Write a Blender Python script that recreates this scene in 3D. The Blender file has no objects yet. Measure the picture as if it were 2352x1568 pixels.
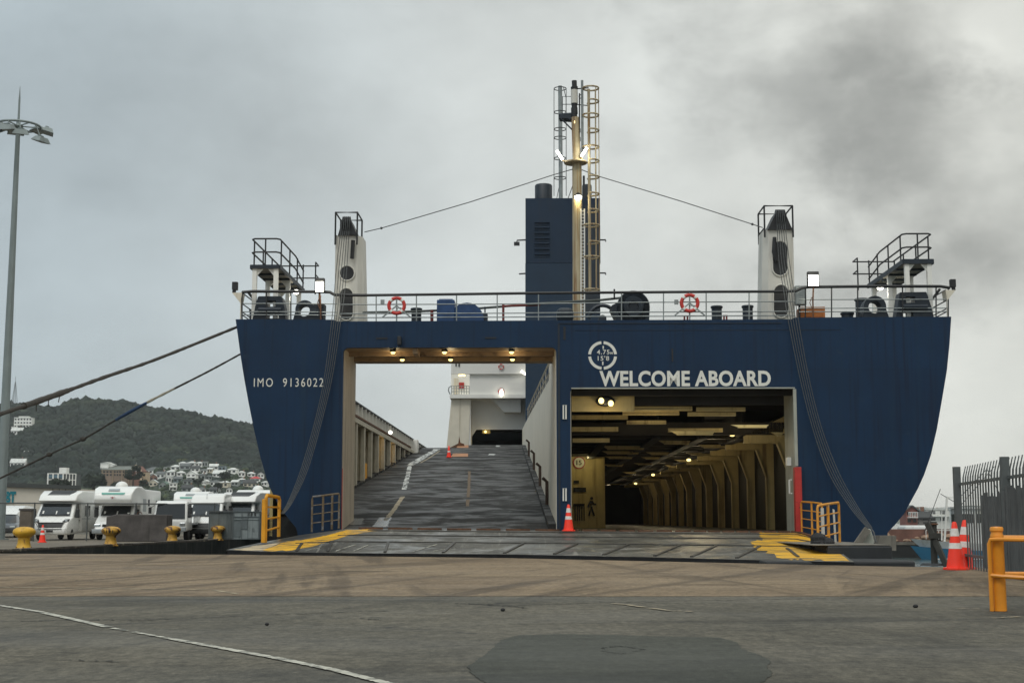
import bpy, bmesh, math, random
import numpy as np
from mathutils import Vector, Matrix
R = math.radians
random.seed(7); rng = np.random.default_rng(7)
scene = bpy.context.scene
COL = scene.collection

# ------------------------------------------------------------------ camera, world, sun, exposure
EYE = 1.1
FP = 3216.0; CX, CY = 1176.0, 784.0; PITCH = math.atan(410.0/FP)     # in units of a 2352 px wide picture
cam_d = bpy.data.cameras.new('camera'); cam = bpy.data.objects.new('camera', cam_d); COL.objects.link(cam)
cam.location = (0, 0, EYE); cam.rotation_euler = (R(90)+PITCH, 0, 0)
cam_d.sensor_width = 36.0; cam_d.lens = FP/2352*36.0; cam_d.clip_start = 0.1; cam_d.clip_end = 12000
scene.camera = cam
scene.view_settings.view_transform = 'Standard'; scene.view_settings.look = 'None'
scene.view_settings.exposure = 0.0; scene.view_settings.gamma = 1.0
scene.view_settings.use_curve_mapping = False
scene.render.engine = 'CYCLES'
scene.cycles.use_denoising = True
scene.cycles.max_bounces = 8; scene.cycles.diffuse_bounces = 4; scene.cycles.glossy_bounces = 3
scene.cycles.transmission_bounces = 4; scene.cycles.transparent_max_bounces = 8
scene.cycles.sample_clamp_indirect = 4.0

def lin(c):
    c = c/255.0
    return c/12.92 if c <= 0.04045 else ((c+0.055)/1.055)**2.4
def C(r, g, b): return (lin(r), lin(g), lin(b), 1.0)

SUN_EL, SUN_AZ = R(52), R(205)      # azimuth measured from +Y towards +X
world = bpy.data.worlds.new('World'); scene.world = world; world.use_nodes = True
def build_world():
    nt = world.node_tree; N = nt.nodes; L = nt.links
    for n in list(N): N.remove(n)
    out = N.new('ShaderNodeOutputWorld')
    def math_(op, a, b=None, c=None, clamp=False):
        m = N.new('ShaderNodeMath'); m.operation = op; m.use_clamp = clamp
        for i, v in enumerate((a, b, c)):
            if v is None: continue
            if isinstance(v, (int, float)): m.inputs[i].default_value = v
            else: L.new(v, m.inputs[i])
        return m.outputs[0]
    def sstep(v, a, b, lo=0.0, hi=1.0):
        m = N.new('ShaderNodeMapRange'); m.interpolation_type = 'SMOOTHSTEP'
        m.inputs[1].default_value = a; m.inputs[2].default_value = b
        m.inputs[3].default_value = lo; m.inputs[4].default_value = hi
        L.new(v, m.inputs[0]); return m.outputs[0]
    tc = N.new('ShaderNodeTexCoord'); D = tc.outputs['Generated']
    sx = N.new('ShaderNodeSeparateXYZ'); L.new(D, sx.inputs[0])
    X, Y, Z = sx.outputs
    def noise(scale, detail, rough, zs, off, dist=0.0):
        mp = N.new('ShaderNodeMapping'); L.new(D, mp.inputs[0])
        mp.inputs['Scale'].default_value = (1, 1, zs); mp.inputs['Location'].default_value = off
        n = N.new('ShaderNodeTexNoise'); n.inputs['Scale'].default_value = scale
        n.inputs['Detail'].default_value = detail; n.inputs['Roughness'].default_value = rough
        n.inputs['Distortion'].default_value = dist
        L.new(mp.outputs[0], n.inputs['Vector']); return n.outputs['Fac']
    n1 = noise(3.4, 5, 0.5, 1.9, (1.3, 0.4, 0.2), 0.4)
    n2 = noise(7.0, 7, 0.55, 1.5, (4.0, 2.0, 1.0), 0.1)
    n3 = noise(22.0, 5, 0.6, 1.8, (0.0, 3.0, 2.0), 0.3)
    # azimuth tint: cool on the port side, warm on the starboard side
    az = math_('DIVIDE', X, math_('MAXIMUM', math_('ABSOLUTE', Y), 0.2))
    tint = N.new('ShaderNodeValToRGB'); L.new(sstep(az, -0.42, 0.40), tint.inputs[0])
    e = tint.color_ramp.elements
    e[0].position = 0.0; e[0].color = C(176, 188, 193)
    e[1].position = 1.0; e[1].color = C(209, 210, 203)
    k = tint.color_ramp.elements.new(0.45); k.color = C(203, 208, 206)
    # broad and fine cloud texture
    tex = math_('ADD', math_('MULTIPLY', math_('SUBTRACT', n1, 0.5), 0.40), math_('MULTIPLY', math_('SUBTRACT', n2, 0.5), 0.50))
    tex = math_('ADD', tex, math_('MULTIPLY', math_('SUBTRACT', n3, 0.5), 0.20))
    amp = sstep(az, -0.3, 0.3, 0.7, 1.05)
    bright = math_('ADD', 1.0, math_('MULTIPLY', tex, amp))
    # cloud masses (each a lump of darker or lighter cloud in one part of the sky)
    def lump(px_, py_, r, gain, wob=0.12, flat=1.0):
        nonlocal bright
        d = Vector(((px_-CX)/FP, 1.0, (1194-py_)/FP)); d.normalize()
        vm = N.new('ShaderNodeVectorMath'); vm.operation = 'SUBTRACT'; L.new(D, vm.inputs[0]); vm.inputs[1].default_value = d
        vs = N.new('ShaderNodeVectorMath'); vs.operation = 'MULTIPLY'; L.new(vm.outputs[0], vs.inputs[0]); vs.inputs[1].default_value = (1, 1, flat)
        vl = N.new('ShaderNodeVectorMath'); vl.operation = 'LENGTH'; L.new(vs.outputs[0], vl.inputs[0])
        q = math_('ADD', vl.outputs['Value'], math_('MULTIPLY', math_('SUBTRACT', n2, 0.5), wob*2.2))
        q = math_('ADD', q, math_('MULTIPLY', math_('SUBTRACT', n3, 0.5), wob*0.22))
        bright = math_('MULTIPLY', bright, sstep(q, r*0.0, r*1.25, gain, 1.0))
    lump(1850, 190, 0.14, 0.70, 0.24, 1.2)
    lump(2200, 420, 0.12, 0.76, 0.22, 1.3)
    lump(1670, 80, 0.07, 0.84, 0.10, 1.2)
    lump(2110, 40, 0.05, 0.82, 0.08, 1.2)
    lump(2290, 120, 0.06, 1.22, 0.14)
    lump(1500, 130, 0.10, 1.16, 0.10)
    lump(150, 330, 0.20, 0.88, 0.10, 1.4)
    lump(560, 650, 0.13, 1.10, 0.10, 2.5)
    lump(1050, 690, 0.16, 1.12, 0.06, 2.5)
    lump(2200, 900, 0.16, 1.12, 0.06, 1.8)
    lump(900, 60, 0.16, 1.03, 0.08, 1.6)
    # an overcast dome is brighter towards the zenith
    bright = math_('MULTIPLY', bright, sstep(Z, 0.38, 1.0, 1.0, 1.9))
    vm = N.new('ShaderNodeVectorMath'); vm.operation = 'SCALE'
    L.new(tint.outputs[0], vm.inputs[0]); L.new(bright, vm.inputs['Scale'])
    b1 = N.new('ShaderNodeBackground'); L.new(vm.outputs[0], b1.inputs[0]); b1.inputs[1].default_value = 1.09
    sky = N.new('ShaderNodeTexSky'); sky.sky_type = 'NISHITA'; sky.sun_disc = False
    sky.sun_elevation = SUN_EL; sky.sun_rotation = SUN_AZ
    b2 = N.new('ShaderNodeBackground'); L.new(sky.outputs[0], b2.inputs[0]); b2.inputs[1].default_value = 0.07
    mx = N.new('ShaderNodeMixShader'); mx.inputs[0].default_value = 0.94
    L.new(b2.outputs[0], mx.inputs[1]); L.new(b1.outputs[0], mx.inputs[2]); L.new(mx.outputs[0], out.inputs[0])
build_world()
sun_d = bpy.data.lights.new('sun', 'SUN'); sun = bpy.data.objects.new('sun', sun_d); COL.objects.link(sun)
sun_d.energy = 1.1; sun_d.angle = R(25); sun_d.color = (1.0, 0.96, 0.90)
sd = Vector((math.sin(SUN_AZ)*math.cos(SUN_EL), math.cos(SUN_AZ)*math.cos(SUN_EL), math.sin(SUN_EL)))
sun.rotation_euler = sd.to_track_quat('Z', 'Y').to_euler()
sun.location = (0, 0, 60)

# ------------------------------------------------------------------ pixel -> place helpers (2352 px wide picture)
cp, sn = math.cos(PITCH), math.sin(PITCH)
def ray(x, y):
    a, b = x-CX, CY-y
    return Vector((a, FP*cp - b*sn, FP*sn + b*cp))
def px(x, y, Y):                     # point at depth Y
    d = ray(x, y); t = Y/d.y
    return Vector((d.x*t, Y, EYE+d.z*t))
def pg(x, y, z=0.0):                 # point on the level z
    d = ray(x, y); t = (z-EYE)/d.z
    return Vector((d.x*t, d.y*t, z))
HEAD = R(1.0)
SHIP_O = Vector(((1363-CX)/FP*50, 50, 0))
SHIP_M = Matrix.Translation(SHIP_O) @ Matrix.Rotation(-HEAD, 4, 'Z')
SHIP_I = SHIP_M.inverted()
AX = Vector((math.sin(HEAD), math.cos(HEAD), 0))
def sp(x, y, v=0.0):                 # point of the ship's cross plane v metres ahead of the transom, in ship axes
    d = ray(x, y); o = Vector((0, 0, EYE))
    t = ((SHIP_O+AX*v-o).dot(AX))/d.dot(AX)
    return SHIP_I @ (o+d*t)
def su(x, v=0.0, y=900): return sp(x, y, v).x
def sw(y, v=0.0, x=1363): return sp(x, y, v).z

# ------------------------------------------------------------------ mesh builder
class MB:
    def __init__(s): s.v = []; s.f = []; s.mi = []; s.M = None; s.m = 0
    def add(s, vs, fs):
        o = len(s.v)
        s.v += [tuple(s.M @ Vector(p)) if s.M else tuple(p) for p in vs]
        s.f += [tuple(i+o for i in f) for f in fs]; s.mi += [s.m]*len(fs); return s
    def box(s, a, b):
        x0, y0, z0 = a; x1, y1, z1 = b
        return s.add([(x0,y0,z0),(x1,y0,z0),(x1,y1,z0),(x0,y1,z0),(x0,y0,z1),(x1,y0,z1),(x1,y1,z1),(x0,y1,z1)],
                     [(0,3,2,1),(4,5,6,7),(0,1,5,4),(1,2,6,5),(2,3,7,6),(3,0,4,7)])
    def cbox(s, c, d): return s.box([c[i]-d[i]/2 for i in range(3)], [c[i]+d[i]/2 for i in range(3)])
    def bar(s, p, q, w, h=None, up=(0,0,1)):            # square bar from p to q
        p, q = Vector(p), Vector(q); d = (q-p)
        if d.length < 1e-6: return s
        d.normalize(); u = Vector(up)
        if abs(d.dot(u)) > 0.98: u = Vector((0,1,0))
        x = d.cross(u).normalized(); z = x.cross(d); h = h or w
        c = [(-w/2,-h/2),(w/2,-h/2),(w/2,h/2),(-w/2,h/2)]
        return s.add([p+x*a+z*b for a,b in c]+[q+x*a+z*b for a,b in c],
                     [(3,2,1,0),(4,5,6,7),(0,1,5,4),(1,2,6,5),(2,3,7,6),(3,0,4,7)])
    def tube(s, pts, r, n=8, closed=False, cap=True):
        P = [Vector(p) for p in pts]; k = len(P)
        rs = r if isinstance(r, (list, tuple)) else [r]*k
        T = []
        for i in range(k):
            if closed: t = P[(i+1)%k]-P[i-1]
            else: t = P[min(i+1,k-1)]-P[max(i-1,0)]
            T.append(t.normalized())
        ref = Vector((0,0,1)) if abs(T[0].z) < 0.9 else Vector((1,0,0))
        x = T[0].cross(ref).normalized(); vs = []
        for i in range(k):
            x = (x - T[i]*x.dot(T[i])); x.normalize(); y = T[i].cross(x)
            for j in range(n):
                a = 2*math.pi*j/n; vs.append(P[i]+(x*math.cos(a)+y*math.sin(a))*rs[i])
        fs = []
        for i in range(k if closed else k-1):
            for j in range(n):
                a, b = i*n, ((i+1)%k)*n
                fs.append((a+j, a+(j+1)%n, b+(j+1)%n, b+j))
        if cap and not closed: fs += [tuple(range(n))[::-1], tuple((k-1)*n+j for j in range(n))]
        return s.add(vs, fs)
    def cyl(s, p, q, r, r2=None, n=16): return s.tube([p, q], [r, r if r2 is None else r2], n)
    def lathe(s, prof, c=(0,0,0), n=20, axis='z', a0=0.0, a1=2*math.pi):
        full = abs(a1-a0-2*math.pi) < 1e-6; m = n if full else n+1; vs = []
        for r, z in prof:
            for j in range(m):
                a = a0+(a1-a0)*j/n; p = (r*math.cos(a), r*math.sin(a), z)
                if axis == 'y': p = (p[0], p[2], p[1])
                elif axis == 'x': p = (p[2], p[0], p[1])
                vs.append((c[0]+p[0], c[1]+p[1], c[2]+p[2]))
        fs = []
        for i in range(len(prof)-1):
            for j in range(n):
                j2 = (j+1) % m
                fs.append((i*m+j, i*m+j2, (i+1)*m+j2, (i+1)*m+j))
        if full:
            if prof[0][0] > 1e-5: fs.append(tuple(range(m))[::-1])
            if prof[-1][0] > 1e-5: fs.append(tuple((len(prof)-1)*m+j for j in range(m)))
        return s.add(vs, fs)
    def torus(s, c, R0, r, axis='y', n=28, k=10, a0=0, a1=2*math.pi):
        full = abs(a1-a0-2*math.pi) < 1e-6; pts = []
        for i in range(n if full else n+1):
            a = a0+(a1-a0)*i/n; q = (R0*math.cos(a), R0*math.sin(a))
            p = {'y': (q[0],0,q[1]), 'z': (q[0],q[1],0), 'x': (0,q[0],q[1])}[axis]
            pts.append((c[0]+p[0], c[1]+p[1], c[2]+p[2]))
        return s.tube(pts, r, k, closed=full)
    def ball(s, c, r, n=12, m=8):
        if isinstance(r, (int,float)): r = (r,r,r)
        prof = [(math.sin(math.pi*i/m), -math.cos(math.pi*i/m)) for i in range(m+1)]
        old = s.M; t = Matrix.Translation(c) @ Matrix.Diagonal((r[0],r[1],r[2],1)); s.M = (old @ t) if old else t
        s.lathe(prof, n=n); s.M = old; return s
    def poly(s, pts): return s.add(pts, [tuple(range(len(pts)))])
    def prism(s, pts, d):                                 # planar outline pts (3D), extruded by vector d
        n = len(pts); d = Vector(d); P = [Vector(p) for p in pts]
        return s.add(P+[p+d for p in P], [tuple(range(n))[::-1], tuple(range(n, 2*n))]+[(i,(i+1)%n,n+(i+1)%n,n+i) for i in range(n)])
    def grid(s, rows):                                    # rows of equally many points
        n = len(rows[0]); vs = [p for r_ in rows for p in r_]
        return s.add(vs, [(i*n+j, i*n+j+1, (i+1)*n+j+1, (i+1)*n+j) for i in range(len(rows)-1) for j in range(n-1)])
    def build(s, name, mat, parent=None, smooth=False, bevel=0.0, seg=2, ang=35, weld=False, fix=True):
        me = bpy.data.meshes.new(name); me.from_pydata(s.v, [], s.f)
        if any(s.mi): me.polygons.foreach_set('material_index', s.mi)
        for m in (mat if isinstance(mat, (list, tuple)) else [mat]): me.materials.append(m)
        if bevel or weld or fix:
            bm = bmesh.new(); bm.from_mesh(me)
            if bevel or weld: bmesh.ops.remove_doubles(bm, verts=bm.verts, dist=1e-4)
            bmesh.ops.recalc_face_normals(bm, faces=bm.faces)
            if bevel:
                es = [e for e in bm.edges if len(e.link_faces) == 2 and e.calc_face_angle(0) > R(28)]
                bmesh.ops.bevel(bm, geom=es, offset=bevel, segments=seg, profile=0.5, affect='EDGES', clamp_overlap=True)
            bm.to_mesh(me); bm.free()
        if smooth:
            me.polygons.foreach_set('use_smooth', [True]*len(me.polygons)); me.set_sharp_from_angle(angle=R(ang))
        me.update()
        o = bpy.data.objects.new(name, me); COL.objects.link(o)
        if parent: o.parent = parent
        return o

def empty(name, loc=(0,0,0), rz=0.0):
    o = bpy.data.objects.new(name, None); o.empty_display_size = 0.3; COL.objects.link(o)
    o.location = loc; o.rotation_euler = (0, 0, rz); return o
def tag(o, label=None, cat=None, group=None, kind=None):
    if label: o['label'] = label
    if cat: o['category'] = cat
    if group: o['group'] = group
    if kind: o['kind'] = kind
    return o
def children(o): return [c for c in COL.objects if c.parent == o]
def copy_tree(o, parent=None):
    kids = list(o.children)
    c = o.copy(); COL.objects.link(c)
    if parent: c.parent = parent
    for ch in kids: copy_tree(ch, c)
    return c
def structure(o): o['kind'] = 'structure'; return o

def curve_mesh(splines, th, bev=0.0):                     # flat filled outlines with holes -> mesh in XY, thickness th along Z
    cu = bpy.data.curves.new('outline', 'CURVE'); cu.dimensions = '2D'; cu.fill_mode = 'BOTH'; cu.extrude = th/2
    for pts in splines:
        sp_ = cu.splines.new('POLY'); sp_.points.add(len(pts)-1)
        for i, p in enumerate(pts): sp_.points[i].co = (p[0], p[1], 0, 1)
        sp_.use_cyclic_u = True
    o = bpy.data.objects.new('outline', cu); COL.objects.link(o)
    dg = bpy.context.evaluated_depsgraph_get()
    me = bpy.data.meshes.new_from_object(o.evaluated_get(dg), depsgraph=dg)
    vs = [tuple(v.co) for v in me.vertices]; fs = [tuple(p.vertices) for p in me.polygons]
    bpy.data.objects.remove(o); bpy.data.curves.remove(cu); bpy.data.meshes.remove(me)
    return vs, fs
def plate(mb, splines, v0, th):                           # outlines given in (u, w); plate fills v0 .. v0+th
    vs, fs = curve_mesh(splines, th)
    mb.add([(x, v0+th/2-z, y) for x, y, z in vs], fs); return mb
def text_mesh(body, width, height, off=0.0, th=0.01, spacing=1.0):   # lettering in XY, lower left corner at 0,0
    cu = bpy.data.curves.new('lettering', 'FONT'); cu.body = body; cu.size = 1.0; cu.extrude = 0.02; cu.offset = off
    cu.space_character = spacing; cu.resolution_u = 4
    o = bpy.data.objects.new('lettering', cu); COL.objects.link(o)
    dg = bpy.context.evaluated_depsgraph_get()
    me = bpy.data.meshes.new_from_object(o.evaluated_get(dg), depsgraph=dg)
    a = np.array([tuple(v.co) for v in me.vertices]); fs = [tuple(p.vertices) for p in me.polygons]
    bpy.data.objects.remove(o); bpy.data.curves.remove(cu); bpy.data.meshes.remove(me)
    lo, hi = a.min(0), a.max(0)
    a = (a-lo)/(hi-lo)*np.array([width, height, th])
    return a, fs
def rrect(x0, z0, x1, z1, r, n=5, corners=(1,1,1,1)):     # rounded rectangle, corners bl, br, tr, tl
    pts = []
    for (cx, cz, a0), k in zip(((x0+r, z0+r, 180), (x1-r, z0+r, 270), (x1-r, z1-r, 0), (x0+r, z1-r, 90)), corners):
        if not k: pts.append(((x0 if cx < (x0+x1)/2 else x1), (z0 if cz < (z0+z1)/2 else z1))); continue
        for i in range(n+1):
            a = R(a0+90*i/n); pts.append((cx+r*math.cos(a), cz+r*math.sin(a)))
    return pts
def circ(cx, cz, r, n=24, ry=None): return [(cx+r*math.cos(2*math.pi*i/n), cz+(ry or r)*math.sin(2*math.pi*i/n)) for i in range(n)]

# ------------------------------------------------------------------ materials
def mat(name, col, rough=0.6, metal=0.0, var=0.12, scale=3.0, bump=0.0, bscale=40.0, streak=None, sscale=(5, 5, 0.25), sthr=(0.52, 0.75),
        spots=None, pscale=8.0, pthr=(0.62, 0.7), coat=0.0, rvar=0.0, emit=None, estr=0.0, spec=0.5, stretch=(1,1,1), streak2=None):
    m = bpy.data.materials.new(name); m.use_nodes = True; nt = m.node_tree; N = nt.nodes; L = nt.links
    b = N['Principled BSDF']; b.inputs['Roughness'].default_value = rough; b.inputs['Metallic'].default_value = metal
    b.inputs['Specular IOR Level'].default_value = spec
    if coat: b.inputs['Coat Weight'].default_value = coat; b.inputs['Coat Roughness'].default_value = 0.15
    col = tuple(col[:3])+(1.0,)
    tc = N.new('ShaderNodeTexCoord')
    def noise(sc, det=5, st=(1,1,1), loc=(0,0,0), dist=0.0):
        mp = N.new('ShaderNodeMapping'); mp.inputs['Scale'].default_value = st; mp.inputs['Location'].default_value = loc
        L.new(tc.outputs['Object'], mp.inputs[0])
        n = N.new('ShaderNodeTexNoise'); n.inputs['Scale'].default_value = sc; n.inputs['Detail'].default_value = det
        n.inputs['Roughness'].default_value = 0.6; n.inputs['Distortion'].default_value = dist
        L.new(mp.outputs[0], n.inputs['Vector']); return n.outputs['Fac']
    def ramp(f, a, b_):
        r_ = N.new('ShaderNodeMapRange'); r_.interpolation_type = 'SMOOTHSTEP'; r_.inputs[1].default_value = a; r_.inputs[2].default_value = b_
        L.new(f, r_.inputs[0]); return r_.outputs[0]
    def mix(f, a, b_):
        x = N.new('ShaderNodeMix'); x.data_type = 'RGBA'; L.new(f, x.inputs[0])
        for i, q in ((6, a), (7, b_)):
            if isinstance(q, tuple): x.inputs[i].default_value = q
            else: L.new(q, x.inputs[i])
        return x.outputs[2]
    if var or streak or spots:
        n1 = noise(scale, 6, stretch)
        c = mix(ramp(n1, 0.3, 0.7), tuple(k*(1-var) for k in col[:3])+(1,), tuple(min(1, k*(1+var)) for k in col[:3])+(1,))
        if streak: c = mix(ramp(noise(1.0, 5, sscale, (3,1,2)), *sthr), c, tuple(streak[:3])+(1,))
        if streak2: c = mix(ramp(noise(1.7, 5, sscale, (13,7,2)), *sthr), c, tuple(streak2[:3])+(1,))
        if spots: c = mix(ramp(noise(pscale, 6, stretch, (7,3,5), 0.4), *pthr), c, tuple(spots[:3])+(1,))
        L.new(c, b.inputs['Base Color'])
    else: b.inputs['Base Color'].default_value = col
    if rvar:
        mr = N.new('ShaderNodeMapRange'); L.new(noise(scale*0.7, 5, stretch, (5,5,5)), mr.inputs[0])
        mr.inputs[1].default_value = 0.35; mr.inputs[2].default_value = 0.65
        mr.inputs[3].default_value = max(0.04, rough-rvar); mr.inputs[4].default_value = min(1, rough+rvar); L.new(mr.outputs[0], b.inputs['Roughness'])
    if bump:
        bp = N.new('ShaderNodeBump'); bp.inputs['Strength'].default_value = bump; bp.inputs['Distance'].default_value = 0.02
        L.new(noise(bscale, 4, stretch), bp.inputs['Height']); L.new(bp.outputs[0], b.inputs['Normal'])
    if emit: b.inputs['Emission Color'].default_value = tuple(emit[:3])+(1,); b.inputs['Emission Strength'].default_value = estr
    return m
# ------------------------------------------------------------------ shared materials
WHITE = mat('white_paint', C(222,222,216), 0.45, var=0.05, scale=1.5, streak=C(176,172,160), sthr=(0.62,0.85))
STEELBLACK = mat('black_paint', (0.012,0.013,0.015), 0.5, var=0.25, scale=4, spots=(0.04,0.03,0.025), pthr=(0.66,0.75))
RUST = mat('rusty_steel', C(92,62,42), 0.8, var=0.35, scale=5, bump=0.3)
GALV = mat('galvanised_steel', C(140,146,146), 0.5, 0.4, var=0.18, scale=3)
RUBBER = mat('rubber', (0.016,0.016,0.017), 0.8, var=0.3)
GLASSD = mat('dark_glass', (0.012,0.015,0.017), 0.08, var=0.0, spec=0.7)
CONC = mat('concrete', C(112,108,100), 0.9, var=0.25, scale=1.2, bump=0.4, bscale=30, streak=C(70,66,60), sscale=(3,3,0.4))
YELLOW = mat('yellow_paint', C(214,150,28), 0.5, var=0.12, scale=3, spots=C(120,72,28), pscale=6, pthr=(0.62,0.72))
ORANGE = mat('orange_plastic', C(255,60,36), 0.5, var=0.06, scale=3, spots=C(190,50,40), pthr=(0.66,0.8))
REFLECT = mat('reflective_white', C(226,220,214), 0.4, var=0.12, scale=12)

def ground_mat(name, base, dark, light, crack=0.5, rough=0.8, tracks=0.0, grit=0.16, wheel=0.0):
    m = bpy.data.materials.new(name); m.use_nodes = True; nt = m.node_tree; N = nt.nodes; L = nt.links
    b = N['Principled BSDF']; b.inputs['Specular IOR Level'].default_value = 0.35
    tc = N.new('ShaderNodeTexCoord')
    def noise(sc, det=5, st=(1,1,1), loc=(0,0,0), dist=0.0, rg=0.6, rot=0.0):
        src = tc.outputs['Object']
        if rot:
            m0 = N.new('ShaderNodeMapping'); m0.inputs['Rotation'].default_value = (0,0,rot); L.new(src, m0.inputs[0]); src = m0.outputs[0]
        mp = N.new('ShaderNodeMapping'); mp.inputs['Scale'].default_value = st; mp.inputs['Location'].default_value = loc
        L.new(src, mp.inputs[0])
        n = N.new('ShaderNodeTexNoise'); n.inputs['Scale'].default_value = sc; n.inputs['Detail'].default_value = det
        n.inputs['Roughness'].default_value = rg; n.inputs['Distortion'].default_value = dist
        L.new(mp.outputs[0], n.inputs['Vector']); return n.outputs['Fac']
    def ramp(f, a, b_, lo=0.0, hi=1.0):
        r_ = N.new('ShaderNodeMapRange'); r_.interpolation_type = 'SMOOTHSTEP'; r_.inputs[1].default_value = a; r_.inputs[2].default_value = b_
        r_.inputs[3].default_value = lo; r_.inputs[4].default_value = hi
        L.new(f, r_.inputs[0]); return r_.outputs[0]
    def mix(f, a, b_, bt='MIX'):
        x = N.new('ShaderNodeMix'); x.data_type = 'RGBA'; x.blend_type = bt
        if isinstance(f, float): x.inputs[0].default_value = f
        else: L.new(f, x.inputs[0])
        for i, q in ((6, a), (7, b_)):
            if isinstance(q, tuple): x.inputs[i].default_value = q
            else: L.new(q, x.inputs[i])
        return x.outputs[2]
    c = mix(ramp(noise(0.22, 5), 0.32, 0.68), base, light)
    c = mix(ramp(noise(0.45, 6, (0.45, 1.5, 1), (3,8,1), 0.6), 0.52, 0.72), c, dark)
    if tracks:
        c = mix(ramp(noise(1.0, 5, (0.10, 0.9, 1), (1,3,0), 1.2), 0.53, 0.68, 0, tracks), c, dark)
        c = mix(ramp(noise(1.0, 5, (0.16, 2.2, 1), (9,5,0), 0.8), 0.55, 0.75, 0, tracks*0.8), c, dark)
    c = mix(ramp(noise(1.6, 6, (1,1,1), (9,1,4)), 0.60, 0.74, 0, 0.5), c, light)
    c = mix(ramp(noise(4.5, 6, (0.8,1.3,1), (2,5,4), 0.3), 0.50, 0.68, 0, 0.55), c, dark)
    c = mix(ramp(noise(11.0, 5, (0.8,1.3,1), (6,2,4), 0.2), 0.54, 0.70, 0, 0.5), c, light)
    if wheel:
        for rt, sc_, lo_ in ((R(16),1.5,(1,2,0)), (R(-8),1.1,(6,1,0)), (R(24),0.8,(2,9,0))): c = mix(ramp(noise(sc_, 5, (1.0,0.045,1), lo_, 0.15, .6, rt), 0.53, 0.66, 0, wheel), c, dark)
        c = mix(ramp(noise(1.3, 5, (1.0,0.05,1), (4,4,0), 0.15, .6, R(12)), 0.56, 0.7, 0, wheel*.8), c, light)
    # aggregate grain
    g = noise(55, 3, (1, 0.6, 1), (0,0,0), 0, 0.8)
    gm = N.new('ShaderNodeMapRange'); L.new(g, gm.inputs[0]); gm.inputs[1].default_value = 0.25; gm.inputs[2].default_value = 0.75
    gm.inputs[3].default_value = 1-grit*1.6; gm.inputs[4].default_value = 1+grit*1.6
    vm = N.new('ShaderNodeVectorMath'); vm.operation = 'SCALE'; L.new(c, vm.inputs[0]); L.new(gm.outputs[0], vm.inputs['Scale']); c = vm.outputs[0]
    for sc_, am in ((16, grit*1.5), (6, grit*1.1)):         # coarse stones and patchy binder
        g2 = N.new('ShaderNodeMapRange'); L.new(noise(sc_, 4, (1,.45,1), (sc_,3,1), 0, .7), g2.inputs[0])
        for i_, q_ in enumerate((.3,.7,1-am,1+am)): g2.inputs[i_+1].default_value = q_
        v2 = N.new('ShaderNodeVectorMath'); v2.operation = 'SCALE'; L.new(c, v2.inputs[0]); L.new(g2.outputs[0], v2.inputs['Scale']); c = v2.outputs[0]
    # hairline cracks
    mp = N.new('ShaderNodeMapping'); L.new(tc.outputs['Object'], mp.inputs[0]); mp.inputs['Scale'].default_value = (0.16, 0.36, 1)
    wn = N.new('ShaderNodeTexNoise'); wn.inputs['Scale'].default_value = 1.4; wn.inputs['Detail'].default_value = 5; L.new(mp.outputs[0], wn.inputs['Vector'])
    wv = N.new('ShaderNodeVectorMath'); wv.operation = 'MULTIPLY_ADD'; L.new(wn.outputs['Color'], wv.inputs[0]); wv.inputs[1].default_value = (0.7,0.7,0); L.new(mp.outputs[0], wv.inputs[2])
    vo = N.new('ShaderNodeTexVoronoi'); vo.feature = 'DISTANCE_TO_EDGE'; vo.inputs['Scale'].default_value = 1.0; L.new(wv.outputs[0], vo.inputs['Vector'])
    cr = ramp(vo.outputs['Distance'], 0.002, 0.008, 1.0, 0.0)
    pm = ramp(noise(0.3, 3, (1,1,1), (2,7,0)), 0.50, 0.6, 0, crack)
    mm = N.new('ShaderNodeMath'); mm.operation = 'MULTIPLY'; L.new(cr, mm.inputs[0]); L.new(pm, mm.inputs[1])
    c = mix(mm.outputs[0], c, (0.02, 0.02, 0.019, 1))
    L.new(c, b.inputs['Base Color'])
    L.new(ramp(noise(0.35, 5, (0.6,1.6,1), (4,4,4)), 0.35, 0.7, rough+0.1, rough-0.18), b.inputs['Roughness'])
    bp = N.new('ShaderNodeBump'); bp.inputs['Strength'].default_value = 0.5; bp.inputs['Distance'].default_value = 0.012
    L.new(g, bp.inputs['Height']); L.new(bp.outputs[0], b.inputs['Normal'])
    return m
ASPHALT = ground_mat('asphalt', C(80,77,68), C(54,53,48), C(99,94,82), 1.0, 0.85, grit=0.24, wheel=0.35)
APRON = ground_mat('brown_apron_surface', C(116,100,80), C(80,69,56), C(136,119,96), 0.5, 0.9, tracks=0.5, grit=0.17, wheel=0.75)
PATCH = ground_mat('fresh_asphalt', C(58,60,54), C(47,49,45), C(68,69,62), 0.2, 0.88, grit=0.16)

# ------------------------------------------------------------------ ground, quay, water
EDGE = [(6.0,-60), (8.3,10), (11.0,33.3), (9.2,34.0), (8.4,34.5), (0,41.4), (-9,45.6), (-17.95,47.2), (-17.5,53), (-16.55,66), (-15.75,80), (-13.6,110), (-11,230), (-11,700)]
LAND = EDGE + [(-1500,700), (-1500,-60)]
mb = MB(); mb.poly([(x, y, 0) for x, y in LAND]); structure(mb.build('ground', ASPHALT))
QWALL = mat('quay_wall_concrete', C(42,44,42), 0.8, var=0.35, scale=1.0, bump=0.5, bscale=12, streak=C(20,22,22), sscale=(2,2,0.3), streak2=C(80,78,70))
mb = MB()
for (a, b) in zip(EDGE[:-1], EDGE[1:]): mb.add([(a[0],a[1],-0.01),(b[0],b[1],-0.01),(b[0],b[1],-4),(a[0],a[1],-4)], [(0,1,2,3)])
structure(mb.build('quay_wall', QWALL))
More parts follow.
